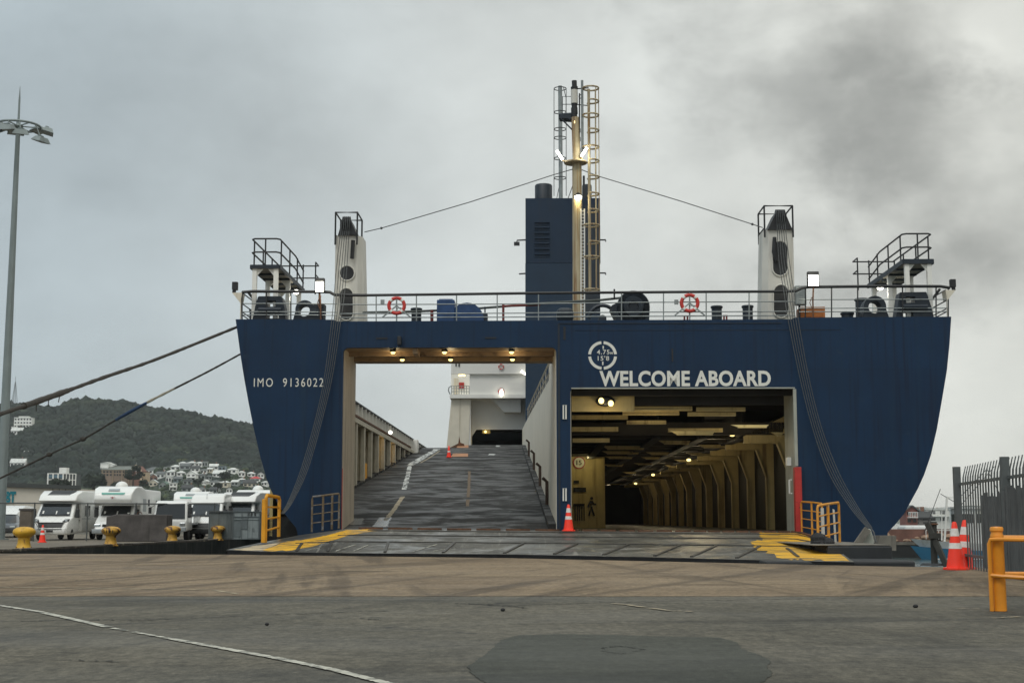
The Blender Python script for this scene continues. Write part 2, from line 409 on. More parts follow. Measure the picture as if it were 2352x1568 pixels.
# low kerb along the vessel side of the parking quay
KERB = mat('kerb_concrete', C(86,80,72), 0.9, var=0.3, scale=2, bump=0.5, spots=C(150,140,122), pscale=2.5, pthr=(0.58,0.7))
mb = MB(); kp = EDGE[7:12]
for (a, b) in zip(kp[:-1], kp[1:]):
    n = 8
    for i in range(n):
        p = Vector((a[0]+(b[0]-a[0])*i/n, a[1]+(b[1]-a[1])*i/n, 0.04)); q = Vector((a[0]+(b[0]-a[0])*(i+0.985)/n, a[1]+(b[1]-a[1])*(i+0.985)/n, 0.04))
        h = random.uniform(0.09, 0.13); off = Vector((-0.2, 0, 0))
        mb.bar(p+off, q+off, 0.36, h)
structure(mb.build('kerb', KERB, bevel=0.02))
def jag(p, q, n, amp):
    out = []
    for i in range(n):
        t = i/n; out.append((p[0]+(q[0]-p[0])*t, p[1]+(q[1]-p[1])*t + (random.uniform(-amp, amp) if 0 < i else 0)))
    return out
YB = 1.1*FP/(1366-1194)
outl = jag((-45, YB+0.2), (8.9, YB+0.1), 260, 0.05) + [(9.35,20.5),(10.75,33.0),(9.1,33.9),(8.3,34.4),(0,41.3),(-9,45.5),(-17.9,47.1),(-45,47.1)]
mb = MB(); mb.poly([(x, y, 0.004) for x, y in outl]); structure(mb.build('apron_pavement', APRON))
# quay strip under the bollards and the parking area, browner than the near asphalt
QTOP = ground_mat('quay_surface', C(104,96,84), C(74,69,62), C(124,116,102), 0.6, 0.85, tracks=0.5)
mb = MB(); mb.poly([(x, y, 0.004) for x, y in [(-45,47.11),(-18.0,47.11),(-17.6,53),(-16.65,66),(-15.85,80),(-13.7,110),(-45,112)]]); structure(mb.build('quay_pavement', QTOP))
# repaired asphalt rectangle in front of the camera
pp = [pg(*p) for p in ((1190,1459),(1300,1456),(1440,1459),(1560,1462),(1650,1464),(1690,1474),(1705,1490),(1745,1505),(1772,1518),(1762,1532),(1775,1548),(1745,1572),(1700,1640),(1640,1720),(1000,1720),(1090,1620),(1150,1585),(1105,1562),(1080,1545),(1075,1530),(1105,1510),(1130,1490),(1150,1470))]
outl = []
for a, b in zip(pp, pp[1:]+pp[:1]):
    for i in range(12):
        t = i/12; outl.append((a.x+(b.x-a.x)*t+random.uniform(-.012,.012), a.y+(b.y-a.y)*t+random.uniform(-.012,.012), 0.004))
mb = MB(); mb.poly(outl); structure(mb.build('asphalt_repair', PATCH))
# painted lines: broken, worn strips
LINE = mat('worn_line_paint', C(176,174,162), 0.8, var=0.15, scale=8, spots=C(100,100,94), pscale=7, pthr=(0.48,0.62))
LINE2 = mat('faded_cream_line', C(158,146,122), 0.85, var=0.12, scale=8, spots=C(112,104,90), pscale=5, pthr=(0.44,0.6))
def strip(mb, pts, w, z=0.009, n=14, gaps=0.0):
    P = [pg(*p, 0) for p in pts]; Q = []
    for a, b in zip(P[:-1], P[1:]):
        for i in range(n): Q.append(a.lerp(b, i/n))
    Q.append(P[-1])
    for i in range(len(Q)-1):
        if random.random() < gaps: continue
        d = (Q[i+1]-Q[i]).normalized(); s_ = Vector((-d.y, d.x, 0)); w0 = w*random.uniform(0.75, 1.05); w1 = w*random.uniform(0.75, 1.05)
        mb.poly([(*(Q[i]+s_*w0/2).xy, z), (*(Q[i]-s_*w0/2).xy, z), (*(Q[i+1]-s_*w1/2).xy, z), (*(Q[i+1]+s_*w1/2).xy, z)])
mb = MB(); strip(mb, [(-60,1380),(0,1391),(98,1406)], 0.10); strip(mb, [(98,1407),(170,1423),(250,1441)], 0.11); strip(mb, [(252,1442),(330,1456),(394,1468)], 0.07, gaps=0.2)
strip(mb, [(395,1468),(520,1491),(640,1513),(770,1540),(884,1569),(1000,1600)], 0.10)
structure(mb.build('road_marking', LINE))
mb = MB(); strip(mb, [(-60,1348),(120,1350),(300,1352),(480,1355)], 0.12, gaps=0.05); strip(mb, [(490,1355),(520,1360),(545,1364)], 0.10, gaps=0.2)
strip(mb, [(1405,1386),(1440,1389),(1480,1395),(1540,1403),(1600,1405)], 0.10, z=0.010, gaps=0.25); strip(mb, [(2195,1397),(2250,1399)], 0.05, gaps=.3); strip(mb, [(2280,1420),(2352,1416)], 0.06, gaps=.3)
structure(mb.build('faded_road_marking', LINE2))
# tar-dark cracks
CRK = mat('dark_crack_tar', (0.016,0.016,0.015), 0.9, var=0.2)
mb = MB()
def crack(pts, w=0.04, n=22, amp=0.06):
    P = [pg(*p, 0) for p in pts]; Q = []
    for a, b in zip(P[:-1], P[1:]):
        for i in range(n):
            q = a.lerp(b, i/n); Q.append(q+Vector((random.uniform(-.02,.02), random.uniform(-amp,amp), 0)))
    for a, b in zip(Q[:-1], Q[1:]):
        if random.random() < .12: continue
        w0 = w*random.uniform(.3,1.2); mb.poly([(a.x,a.y-w0/2,.0075),(b.x,b.y-w0/2,.0075),(b.x,b.y+w0/2,.0075),(a.x,a.y+w0/2,.0075)])
crack([(1150,1392),(1240,1388),(1420,1383),(1640,1378),(1900,1374),(2230,1370)], 0.05)
crack([(0,1428),(160,1424),(330,1424),(520,1416),(720,1408),(900,1402)], 0.05)
crack([(1040,1385),(1120,1388),(1180,1392),(1210,1397)], 0.09, amp=.10); crack([(830,1420),(880,1424)], 0.07)
crack([(140,1516),(230,1518),(300,1521)], 0.03); crack([(1380,1490),(1420,1484),(1480,1492),(1430,1502),(1380,1496)], 0.03)
structure(mb.build('pavement_crack', CRK))
WATER = bpy.data.materials.new('harbour_water'); WATER.use_nodes = True
def _w():
    nt = WATER.node_tree; N = nt.nodes; L = nt.links; b = N['Principled BSDF']
    b.inputs['Base Color'].default_value = C(70,84,84); b.inputs['Roughness'].default_value = 0.12; b.inputs['IOR'].default_value = 1.33
    tc = N.new('ShaderNodeTexCoord'); mp = N.new('ShaderNodeMapping'); mp.inputs['Scale'].default_value = (0.5, 1, 1); L.new(tc.outputs['Object'], mp.inputs[0])
    n = N.new('ShaderNodeTexNoise'); n.inputs['Scale'].default_value = 0.9; n.inputs['Detail'].default_value = 6; n.inputs['Distortion'].default_value = 0.6; L.new(mp.outputs[0], n.inputs['Vector'])
    bp = N.new('ShaderNodeBump'); bp.inputs['Strength'].default_value = 0.7; bp.inputs['Distance'].default_value = 0.35; L.new(n.outputs['Fac'], bp.inputs['Height']); L.new(bp.outputs[0], b.inputs['Normal'])
_w()
mb = MB(); mb.add([(-2200,-300,-2),(2700,-300,-2),(2700,2300,-2),(-2200,2300,-2)], [(0,1,2,3)]); structure(mb.build('water', WATER))

# ------------------------------------------------------------------ hills
BUSH = mat('hill_bush', C(48,55,50), 0.95, var=0.35, scale=0.012, spots=C(84,94,72), pscale=0.03, pthr=(0.5,0.7), spec=0.1)
LEAFD = mat('dark_foliage', C(40,48,43), 0.95, var=0.5, scale=0.05, spots=C(62,70,57), pscale=0.022, pthr=(0.52,0.7), spec=0.1)
LEAFS = mat('shrub_foliage', C(60,70,56), 0.95, var=0.45, scale=0.08, spots=C(88,98,70), pscale=0.1, pthr=(0.54,0.72), spec=0.1)
RIDGE = [(-420,1010),(-250,975),(-100,948),(0,934),(26,931),(58,930),(80,934),(103,941),(129,938),(145,930),(174,921),(200,917),(222,923),(258,923),(296,926),(322,934),(354,942),(387,946),(416,946),(441,950),(477,962),(503,963),(541,972),(574,980),(640,1002),(720,1035),(800,1075),(880,1115),(960,1150),(1040,1178)]
def interp(tab, x):
    if x <= tab[0][0]: return tab[0][1]
    for (a, b), (c, d) in zip(tab[:-1], tab[1:]):
        if x <= c: return b+(d-b)*(x-a)/(c-a)
    return tab[-1][1]
def hill_pt(a, t):
    ry = interp(RIDGE, a); s = t**0.85
    wob = (math.sin(a*0.021+t*5)+math.sin(a*0.047-t*9+1))*6*t*(1-t)*2
    y = 1172 - (1172-ry)*s + wob
    return px(a, y, 1060+440*t)
rows = []
for i in range(41):
    t = i/40; rows.append([hill_pt(a, t) for a in np.linspace(-420, 1040, 180)])
rows.append([Vector((p.x*1.1, p.y+150, -3)) for p in rows[-1]])
rows.insert(0, [Vector((p.x, p.y-40, -4)) for p in rows[0]])
mb = MB(); mb.grid(rows); structure(mb.build('hill', BUSH, smooth=True, ang=80))
SPUR = [(120,1150),(230,1122),(300,1100),(345,1085),(395,1066),(420,1057),(440,1054),(470,1060),(520,1068),(560,1078),(600,1092),(640,1108),(700,1132),(760,1160),(800,1178)]
def spur_pt(a, t): return px(a, 1176-(1176-interp(SPUR, a))*t, 850+180*t)
rows = [[spur_pt(a, i/20) for a in np.linspace(120, 800, 80)] for i in range(21)]
rows.append([Vector((p.x*1.05, p.y+60, p.z-12)) for p in rows[-1]]); rows.insert(0, [Vector((p.x, p.y-30, -4)) for p in rows[0]])
mb = MB(); mb.grid(rows); structure(mb.build('hillside', BUSH, smooth=True, ang=80))
FSH = [(1900,1176),(2000,1172),(2060,1168),(2090,1164),(2110,1163),(2140,1166),(2175,1164),(2230,1160),(2300,1163),(2400,1158),(2520,1166),(2700,1176),(2900,1184)]
rows = []
for t, f, z in ((0,0,None),(0.5,0.8,None),(1,1,None)):
    rows.append([px(a, 1196-(1196-interp(FSH, a))*f, 1350+250*t) for a in np.linspace(1900,2900,90)])
rows.append([Vector((p.x, p.y+100, -3)) for p in rows[-1]]); rows.insert(0, [Vector((p.x, p.y-10, -4)) for p in rows[0]])
mb = MB(); mb.grid(rows); structure(mb.build('far_shore_hills', mat('far_shore_scrub', C(92,96,88), 0.95, var=0.4, scale=0.03, spots=C(170,165,155), pscale=0.08, pthr=(0.6,0.68)), smooth=True, ang=80))

# canopy: many bush crowns on the slopes (uncountable, one object)
def ico():
    bm = bmesh.new(); bmesh.ops.create_icosphere(bm, subdivisions=1, radius=1.0)
    v = np.array([tuple(x.co) for x in bm.verts]); f = np.array([[x.index for x in q.verts] for q in bm.faces]); bm.free(); return v, f
IV, IF = ico()
def crowns(name, pts, rad, material, label, cat):
    n = len(pts); P = np.array([tuple(p) for p in pts]); rad = np.array(rad)
    jit = rng.uniform(0.62, 1.28, (n, len(IV), 1)); sc = np.stack([rad, rad, rad*rng.uniform(0.75,1.15,n)], 1)[:,None,:]
    ang = rng.uniform(0, 6.28, n); ca, sa = np.cos(ang)[:,None], np.sin(ang)[:,None]
    V = IV[None]*jit; V = np.stack([V[...,0]*ca-V[...,1]*sa, V[...,0]*sa+V[...,1]*ca, V[...,2]], -1)*sc + P[:,None,:]
    F = (IF[None] + (np.arange(n)*len(IV))[:,None,None]).reshape(-1, 3)
    me = bpy.data.meshes.new(name); me.vertices.add(V.size//3); me.vertices.foreach_set('co', V.reshape(-1).astype(np.float32))
    me.loops.add(F.size); me.loops.foreach_set('vertex_index', F.reshape(-1).astype(np.int32))
    me.polygons.add(len(F)); me.polygons.foreach_set('loop_start', (np.arange(len(F))*3).astype(np.int32)); me.polygons.foreach_set('loop_total', np.full(len(F), 3, np.int32))
    me.materials.append(material); me.update(calc_edges=True); me.validate()
    o = bpy.data.objects.new(name, me); COL.objects.link(o); return tag(o, label, cat, kind='stuff')
pts, rad = [], []
for _ in range(9500):
    a = random.uniform(-300, 900); t = random.random()**0.9
    p = hill_pt(a, t); r = random.uniform(2.6, 5.6)*(1.1 if random.random() < .12 else .8)
    if t < 0.05: r *= .8
    pts.append(p+Vector((0,0,r*0.2))); rad.append(r)
for _ in range(700):                                       # ridge line
    a = random.uniform(-300, 900); p = hill_pt(a, random.uniform(.97,1.0)); r = random.uniform(1.2, 3.6); pts.append(p+Vector((0,0,r*0.3))); rad.append(r)
crowns('woodland', pts, rad, LEAFD, 'dense dark green bush covering the whole hill behind the parked motorhomes', 'woodland')

# ------------------------------------------------------------------ houses on the slope
HW = [mat('house_'+n, c, 0.8, var=0.08, scale=0.3) for n, c in (('white', C(240,240,235)), ('cream', C(214,206,186)), ('grey', C(150,156,154)), ('blue_grey', C(128,142,146)), ('brick', C(132,96,78)))]
HWN = ['white', 'cream', 'grey', 'blue grey', 'brick brown']
HR = [mat('roof_'+n, c, 0.7, var=0.15, scale=0.4) for n, c in (('pale', C(208,210,206)), ('grey', C(96,100,100)), ('dark', C(58,60,60)), ('red', C(190,60,62)), ('green', C(96,120,108)))]
HRN = ['pale iron', 'grey', 'dark', 'red', 'green']
WIN = mat('house_window_glass', (0.02,0.024,0.027), 0.15, var=0.0)
FRM = mat('house_window_frame', C(224,224,220), 0.6, var=0.0)
_wm = {}
def win_mesh(w, h):
    k = (round(w,1), round(h,1))
    if k not in _wm:
        b = MB(); b.cbox((0,0,0), (k[0], 0.08, k[1])); o = b.build('window', WIN); _wm[k] = o.data; bpy.data.objects.remove(o)
    return _wm[k]
def house(loc, w, d, h, storeys, wall, roof, kind, rz, name='house'):
    root = empty(name, loc, rz)
    b = MB(); b.box((-w/2, 0, -6), (w/2, d, h)); body = b
    rh = w*0.22 if kind == 'hip' else w*0.34
    r_ = MB()
    if kind == 'gable':                                   # gable faces the harbour
        body.prism([(-w/2,0,h-.01),(w/2,0,h-.01),(0,0,h+rh)], (0,d,0))
        for s in (-1, 1):
            n = Vector((s*rh, 0, w/2)).normalized()*0.25
            a = Vector((0,-.5,h+rh+.05)); e = Vector((s*(w/2+.5),-.5,h-.3))
            r_.prism([a, e, e+n, a+n], (0, d+1, 0))
    elif kind == 'side':
        for y0, y1, s in ((-.5, d/2, 1), (d+.5, d/2, -1)):
            r_.prism([(-w/2-.4, y0, h-.1), (-w/2-.4, y1, h+rh*.8), (-w/2-.4, y1, h+rh*.8+.3), (-w/2-.4, y0, h+.15)], (w+.8, 0, 0))
        body.prism([(-w/2,0,h-.01),(-w/2,d,h-.01),(-w/2,d/2,h+rh*.8)], (w,0,0))
    elif kind == 'flat': r_.box((-w/2-.3,-.3,h+.01), (w/2+.3,d+.3,h+.45))
    else:
        x, o_ = w/2+.5, .5; k = min(w, d)*.4
        r_.add([(-x,-o_,h),(x,-o_,h),(x,d+o_,h),(-x,d+o_,h),(-x+k+.5,d/2,h+rh),(x-k-.5,d/2,h+rh)], [(0,1,5,4),(1,2,5),(2,3,4,5),(3,0,4),(3,2,1,0)])
    body.build('wall', wall, root)
    r_.build('roof', roof, root)
    sh = h/storeys; nw = max(2, int(w//2.6))
    for s in range(storeys):
        for i in range(nw):
            o = bpy.data.objects.new('window', win_mesh(w/nw*0.58, sh*0.46)); COL.objects.link(o); o.parent = root
            o.location = (-w/2+w*(i+.5)/nw, -0.02, s*sh+sh*.55)
    if kind in ('hip', 'side') and random.random() < .35:
        c = MB(); c.box((w*.2,d*.55,h), (w*.2+.7,d*.55+.7,h+rh+1.0)); c.build('chimney', HW[4], root)
    if storeys > 1 and random.random() < .5:
        c = MB(); c.box((-w/2+.2,-1.2,sh-.1), (w/2-.2,-.06,sh+.06))
        for i in range(6): c.cbox((-w/2+.3+(w-.6)*i/5,-1.15,sh+.55), (.1,.1,1.0))
        c.cbox((0,-1.15,sh+1.05), (w-.4,.12,.12)); c.build('balcony', FRM, root)
    return root
HL = [(790,225,310,190,'hip',0,1),(885,285,370,110,'side',0,1),(1010,262,350,105,'hip',0,0),(1070,215,270,120,'hip',0,0),(1155,180,225,90,'hip',0,0),(1185,195,262,130,'side',2,1),
(1260,165,222,100,'hip',0,0),(1140,275,345,115,'hip',0,0),(1260,275,400,120,'gable',0,0),(1310,225,290,110,'side',0,2),(1355,170,225,90,'hip',0,0),(1430,160,235,66,'flat',2,1),(1415,250,310,80,'hip',0,1),
(1540,195,265,110,'side',0,0),(1640,215,280,90,'flat',3,1),(1760,235,310,120,'hip',0,0),(1880,275,350,88,'hip',0,0),(2000,305,352,100,'hip',0,0),(2115,300,360,80,'gable',0,1),(2045,362,415,125,'hip',0,3),
(1595,285,355,150,'side',0,0),(1385,305,390,100,'hip',2,1),(1480,335,390,75,'hip',2,1),(985,345,430,72,'flat',0,0),(1095,350,420,105,'side',3,1),(800,330,395,105,'gable',4,0),(795,400,465,105,'gable',1,0),
(915,415,490,108,'gable',2,4),(1040,425,520,92,'flat',0,0),(1215,370,450,108,'hip',2,2),(1420,390,450,56,'gable',0,0),(1540,385,465,115,'hip',0,1),(1660,395,480,108,'hip',1,0),(1795,390,460,88,'side',2,0),
(1885,365,430,95,'hip',3,0),(1980,420,475,165,'side',1,2),(2155,410,462,80,'hip',0,0),(1210,465,535,145,'side',2,2),(1385,500,548,115,'hip',0,1),(1530,510,555,115,'side',2,2),(1730,475,548,75,'gable',0,2),(2050,482,525,115,'hip',0,1),(1490,245,300,60,'side',1,0),(960,235,275,75,'hip',0,2)]
row_word = lambda y: ('top' if y < 235 else 'upper' if y < 320 else 'middle' if y < 390 else 'lower' if y < 450 else 'bottom')
rowsd = {}
for h in HL: rowsd.setdefault(row_word(h[1]), []).append(h)
for k in rowsd: rowsd[k].sort(key=lambda h: h[0])
ORD = ['first','second','third','fourth','fifth','sixth','seventh','eighth','ninth','tenth','eleventh','twelfth','thirteenth','fourteenth']
SHAPE = {'hip': 'hip-roofed', 'gable': 'front-gabled', 'side': 'side-gabled', 'flat': 'flat-roofed'}
houses_at = []
for (X, y0, y1, W, kind, wi, ri) in HL:
    xd = (220+X/4.9)/1.0884; yb = (1120+y1/4.9)/1.0884; yt = (1120+y0/4.9)/1.0884; wd = W/4.9/1.0884
    t = max(0.02, min(1, (1176-yb)/(1176-interp(SPUR, xd)))); Y = 850+180*t
    p = px(xd, yb, Y); s = Y/FP; w = wd*s; ht = (yb-yt)*s
    rh = w*(0.22 if kind == 'hip' else .34 if kind == 'gable' else .27 if kind == 'side' else .05); h = max(2.6, ht-rh)
    st = 2 if h > 4.6 else 1
    if h > 7.5: st = 3
    o = house(p, w*.94, max(6, w*.8), h, st, HW[wi], HR[ri], kind, R(random.uniform(-14, 14)))
    rw = row_word(y0); i = rowsd[rw].index((X, y0, y1, W, kind, wi, ri))
    n = len(rowsd[rw]); pos = f'{ORD[i]} from left in the {rw} row'
    tag(o, f'{HWN[wi]} {SHAPE[kind]} house with {HRN[ri]} roof, {pos}', 'house', 'houses stepped up the slope beside the ferry')
    houses_at.append((xd, yb))
pts, rad = [], []
for _ in range(1500):
    a = random.uniform(150, 760); t = random.random(); p = spur_pt(a, t); y = 1176-(1176-interp(SPUR, a))*t
    if any(abs(a-hx) < 8 and -9 < hy-y < 14 for hx, hy in houses_at) and random.random() < .95: continue
    if 385 < a < 450 and t > .9: continue
    r = random.uniform(1.0, 2.6) if a > 330 else random.uniform(1.6, 4.5); pts.append(p+Vector((0,0,r*.2))); rad.append(r)
crowns('undergrowth', pts, rad, LEAFS, 'garden shrubs and bushes filling the gaps between the hillside houses', 'shrubs')
# ------------------------------------------------------------------ ferry
NAVY = mat('navy_hull_paint', (0.0018,0.0215,0.060), 0.5, spec=0.31, var=0.14, scale=0.5, streak=(0.004,0.0245,0.059), sscale=(3.5,1,0.12), sthr=(0.5,0.7),
           streak2=(0.002,0.0135,0.04), rvar=0.08, spots=(0.012,0.032,0.062), pscale=1.3, pthr=(0.62,0.78))
NAVYD = mat('dark_navy_deck_gear', (0.008,0.016,0.027), 0.5, var=0.25, scale=2, spots=(0.03,0.028,0.026), pscale=7, pthr=(0.68,0.78))
def plate_seams(m, amt=0.82):                             # welded plate edges, faintly darker than the plates
    nt = m.node_tree; N = nt.nodes; L = nt.links; b = N['Principled BSDF']; lk = b.inputs['Base Color'].links[0]; src = lk.from_socket
    tc = N.new('ShaderNodeTexCoord'); sx = N.new('ShaderNodeSeparateXYZ'); L.new(tc.outputs['Object'], sx.inputs[0]); cb = N.new('ShaderNodeCombineXYZ'); L.new(sx.outputs[0], cb.inputs[0]); L.new(sx.outputs[2], cb.inputs[1])
    br = N.new('ShaderNodeTexBrick'); br.inputs['Scale'].default_value = 1.0; br.inputs['Brick Width'].default_value = 6.3; br.inputs['Row Height'].default_value = 2.15; br.inputs['Mortar Size'].default_value = 0.012
    br.inputs['Color1'].default_value = (1,1,1,1); br.inputs['Color2'].default_value = (.93,.95,.96,1); br.inputs['Mortar'].default_value = (amt,amt,amt,1); L.new(cb.outputs[0], br.inputs['Vector'])
    mx = N.new('ShaderNodeMix'); mx.data_type = 'RGBA'; mx.blend_type = 'MULTIPLY'; mx.inputs[0].default_value = 1.0; L.new(src, mx.inputs[6]); L.new(br.outputs['Color'], mx.inputs[7]); L.new(mx.outputs[2], b.inputs['Base Color'])
    wv = N.new('ShaderNodeTexNoise'); wv.inputs['Scale'].default_value = 0.9; wv.inputs['Detail'].default_value = 2; L.new(tc.outputs['Object'], wv.inputs['Vector'])   # plating is never dead flat
    bp = N.new('ShaderNodeBump'); bp.inputs['Strength'].default_value = 0.25; bp.inputs['Distance'].default_value = 0.05; L.new(wv.outputs['Fac'], bp.inputs['Height']); L.new(bp.outputs[0], b.inputs['Normal'])
plate_seams(NAVY)
FUNB = mat('funnel_blue', (0.004,0.019,0.045), 0.5, spec=.35, var=0.1, scale=0.6, streak=(0.009,0.02,0.042), sscale=(2,2,0.1))
FUNL = mat('funnel_blue_lower', (0.010,0.028,0.056), 0.5, spec=.35, var=0.1, scale=0.6, streak=(0.012,0.028,0.055), sscale=(2,2,0.1))
CREAM = mat('cream_casing_paint', C(212,205,188), 0.55, var=0.06, scale=1.0, streak=C(150,138,116), sscale=(4,4,0.10), sthr=(0.55,0.8), streak2=C(196,186,164))
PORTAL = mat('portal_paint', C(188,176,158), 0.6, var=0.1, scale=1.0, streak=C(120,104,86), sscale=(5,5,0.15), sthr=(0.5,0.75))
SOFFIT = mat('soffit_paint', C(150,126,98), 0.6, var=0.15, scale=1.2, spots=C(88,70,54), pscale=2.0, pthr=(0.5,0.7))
HOUSEW = mat('superstructure_white', C(228,227,221), 0.5, var=0.03, scale=0.4, streak=C(200,196,186), sscale=(1.2,1.2,0.08), sthr=(0.58,0.85))
PGREY = mat('door_frame_grey', C(158,160,150), 0.6, var=0.1, scale=1.5, streak=C(112,108,96), sscale=(5,5,0.2), sthr=(0.55,0.8))
RED = mat('red_fender_paint', C(168,42,38), 0.55, var=0.15, scale=2, spots=C(96,40,36), pthr=(0.6,0.72))
MASTW = mat('rust_streaked_mast_paint', C(172,160,132), 0.6, var=0.08, scale=2, streak=C(116,78,40), sscale=(9,9,0.35), sthr=(0.48,0.72), streak2=C(150,118,70))
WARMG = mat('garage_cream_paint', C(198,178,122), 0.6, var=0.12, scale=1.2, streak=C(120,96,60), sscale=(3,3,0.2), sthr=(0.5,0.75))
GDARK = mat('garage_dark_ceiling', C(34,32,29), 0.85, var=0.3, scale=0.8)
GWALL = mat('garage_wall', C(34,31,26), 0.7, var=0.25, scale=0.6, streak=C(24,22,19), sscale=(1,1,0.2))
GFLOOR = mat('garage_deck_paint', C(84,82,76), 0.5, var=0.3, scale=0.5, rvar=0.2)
ROPE = mat('wire_rope', C(84,87,88), 0.6, 0.3, var=0.3, scale=20)
SIGNW = mat('white_lettering', C(218,218,210), 0.6, var=0.06, scale=3, spots=C(150,156,166), pscale=6, pthr=(0.66,0.76))
BLUEM = mat('blue_machine', C(30,64,108), 0.45, var=0.2, scale=3, spots=C(80,70,60), pscale=9, pthr=(0.68,0.74))
LAMPY = mat('warm_lamp_glass', (1,0.9,0.5,1), 0.3, var=0, emit=(1.0,0.78,0.28), estr=2.6)
LAMPS = mat('soft_lamp_glass', (1,1,0.9,1), 0.3, var=0, emit=(1.0,0.96,0.82), estr=4.0)
LAMPW = mat('white_lamp_glass', (1,1,0.9,1), 0.3, var=0, emit=(1.0,0.97,0.82), estr=14.0)
SIGNR = mat('sign_red', C(150,40,44), 0.5, var=0.1); SIGNB = mat('sign_black', (0.014,0.014,0.014), 0.6, var=0)

def deck_mat(name, base, dark, light, st=(1.2, 0.35, 1), rough=0.45, cross=.8, vs=1.0, spec=.5):
    m = bpy.data.materials.new(name); m.use_nodes = True; nt = m.node_tree; N = nt.nodes; L = nt.links; b = N['Principled BSDF']; b.inputs['Specular IOR Level'].default_value = spec
    tc = N.new('ShaderNodeTexCoord')
    def noise(sc, s_, loc, dist=0.0, det=6):
        mp = N.new('ShaderNodeMapping'); mp.inputs['Scale'].default_value = (s_[0], s_[1]*vs, s_[2]); mp.inputs['Location'].default_value = loc; L.new(tc.outputs['Object'], mp.inputs[0])
        n = N.new('ShaderNodeTexNoise'); n.inputs['Scale'].default_value = sc; n.inputs['Detail'].default_value = det; n.inputs['Roughness'].default_value = 0.65
        n.inputs['Distortion'].default_value = dist; L.new(mp.outputs[0], n.inputs['Vector']); return n.outputs['Fac']
    def ramp(f, a, c, lo=0.0, hi=1.0):
        r_ = N.new('ShaderNodeMapRange'); r_.interpolation_type = 'SMOOTHSTEP'
        for i, q in enumerate((a, c, lo, hi)): r_.inputs[i+1].default_value = q
        L.new(f, r_.inputs[0]); return r_.outputs[0]
    def mix(f, a, c):
        x = N.new('ShaderNodeMix'); x.data_type = 'RGBA'; L.new(f, x.inputs[0])
        for i, q in ((6, a), (7, c)):
            if isinstance(q, tuple): x.inputs[i].default_value = q
            else: L.new(q, x.inputs[i])
        return x.outputs[2]
    c = mix(ramp(noise(0.7, st, (0,0,0), 0.5), .35, .65), base, dark)
    c = mix(ramp(noise(1.5, (0.5, 2.6, 1), (5,2,0), 0.8), .52, .72, 0, cross), c, light)       # scuffs across the deck
    c = mix(ramp(noise(1.6, (2.8, 0.35, 1), (1,7,0), 0.6), .56, .72, 0, .7), c, light)       # tyre scrub along the deck
    c = mix(ramp(noise(0.5, (1, 1, 1), (8,3,0), 0.6), .56, .7, 0, .8), c, dark)
    c = mix(ramp(noise(7.0, (0.6, 2.2, 1), (2,2,0), 0.3), .64, .72, 0, .55), c, light)
    L.new(c, b.inputs['Base Color'])
    L.new(ramp(noise(0.8, (0.6, 1.5, 1), (3,3,0), 0.5), .4, .62, rough-.28, rough+.2), b.inputs['Roughness'])
    bp = N.new('ShaderNodeBump'); bp.inputs['Strength'].default_value = 0.35; bp.inputs['Distance'].default_value = 0.02
    L.new(noise(14, (1, 1, 1), (0,0,0)), bp.inputs['Height']); L.new(bp.outputs[0], b.inputs['Normal']); return m
RAMPD = deck_mat('vehicle_ramp_coating', C(38,37,35), C(33,32,31), C(56,55,52), (0.7, 0.5, 1), 0.72, .75, .55, .28)
LINKD = deck_mat('linkspan_steel_deck', C(100,98,91), C(68,67,63), C(142,139,131), (0.5, 1.2, 1), 0.56, .8, .45, .45)

ferry = empty('ferry', SHIP_O, -HEAD)
tag(ferry, 'big dark blue roll-on ferry moored stern-to with two open vehicle doors under WELCOME ABOARD', 'ferry')
def F(mb, name, m, parent=None, **k): return mb.build(name, m, parent or ferry, **k)
P = lambda x, y, v=0.0: tuple(sp(x, y, v))
U = lambda x, v=0.0, y=900: sp(x, y, v).x
W = lambda y, v=0.0, x=1363: sp(x, y, v).z

# transom plate with the two door openings
LO = [(541,733),(546,768),(553,820),(561,870),(571,925),(583,985),(597,1045),(612,1098),(621,1122),(636,1152),(652,1177),(668,1197),(680,1211),(685,1232),(700,1290),(760,1350)]
RO = [(2185,727),(2181,790),(2175,850),(2165,910),(2152,985),(2138,1045),(2123,1089),(2108,1122),(2091,1153),(2076,1180),(2057,1203),(2039,1222),(2037,1250),(2010,1300),(1950,1350)]
lo = [sp(x, y) for x, y in LO]; ro = [sp(x, y) for x, y in RO]
SILL = 0.66
uL0, uL1, wL = U(787), U(1278), W(797)
uR0, uR1, wR = U(1310), U(1826), W(890)
outer = [(p.x, p.z) for p in ro] + [(p.x, p.z) for p in lo[::-1]]
for x in (770, 1176, 1290, 1840): pass
outer += [(U(765,0,738), W(734,0,765)), (U(772), W(738,0,772)), (U(1822), W(733,0,1822)), (U(1830), W(729,0,1830))]
mb = MB(); plate(mb, [outer[::-1], rrect(uL0, SILL-.5, uL1, wL, 0.18, corners=(0,0,1,1)), rrect(uR0, SILL-.5, uR1, wR, 0.18, corners=(0,0,1,1))], 0.0, 0.2)
F(mb, 'transom', NAVY)
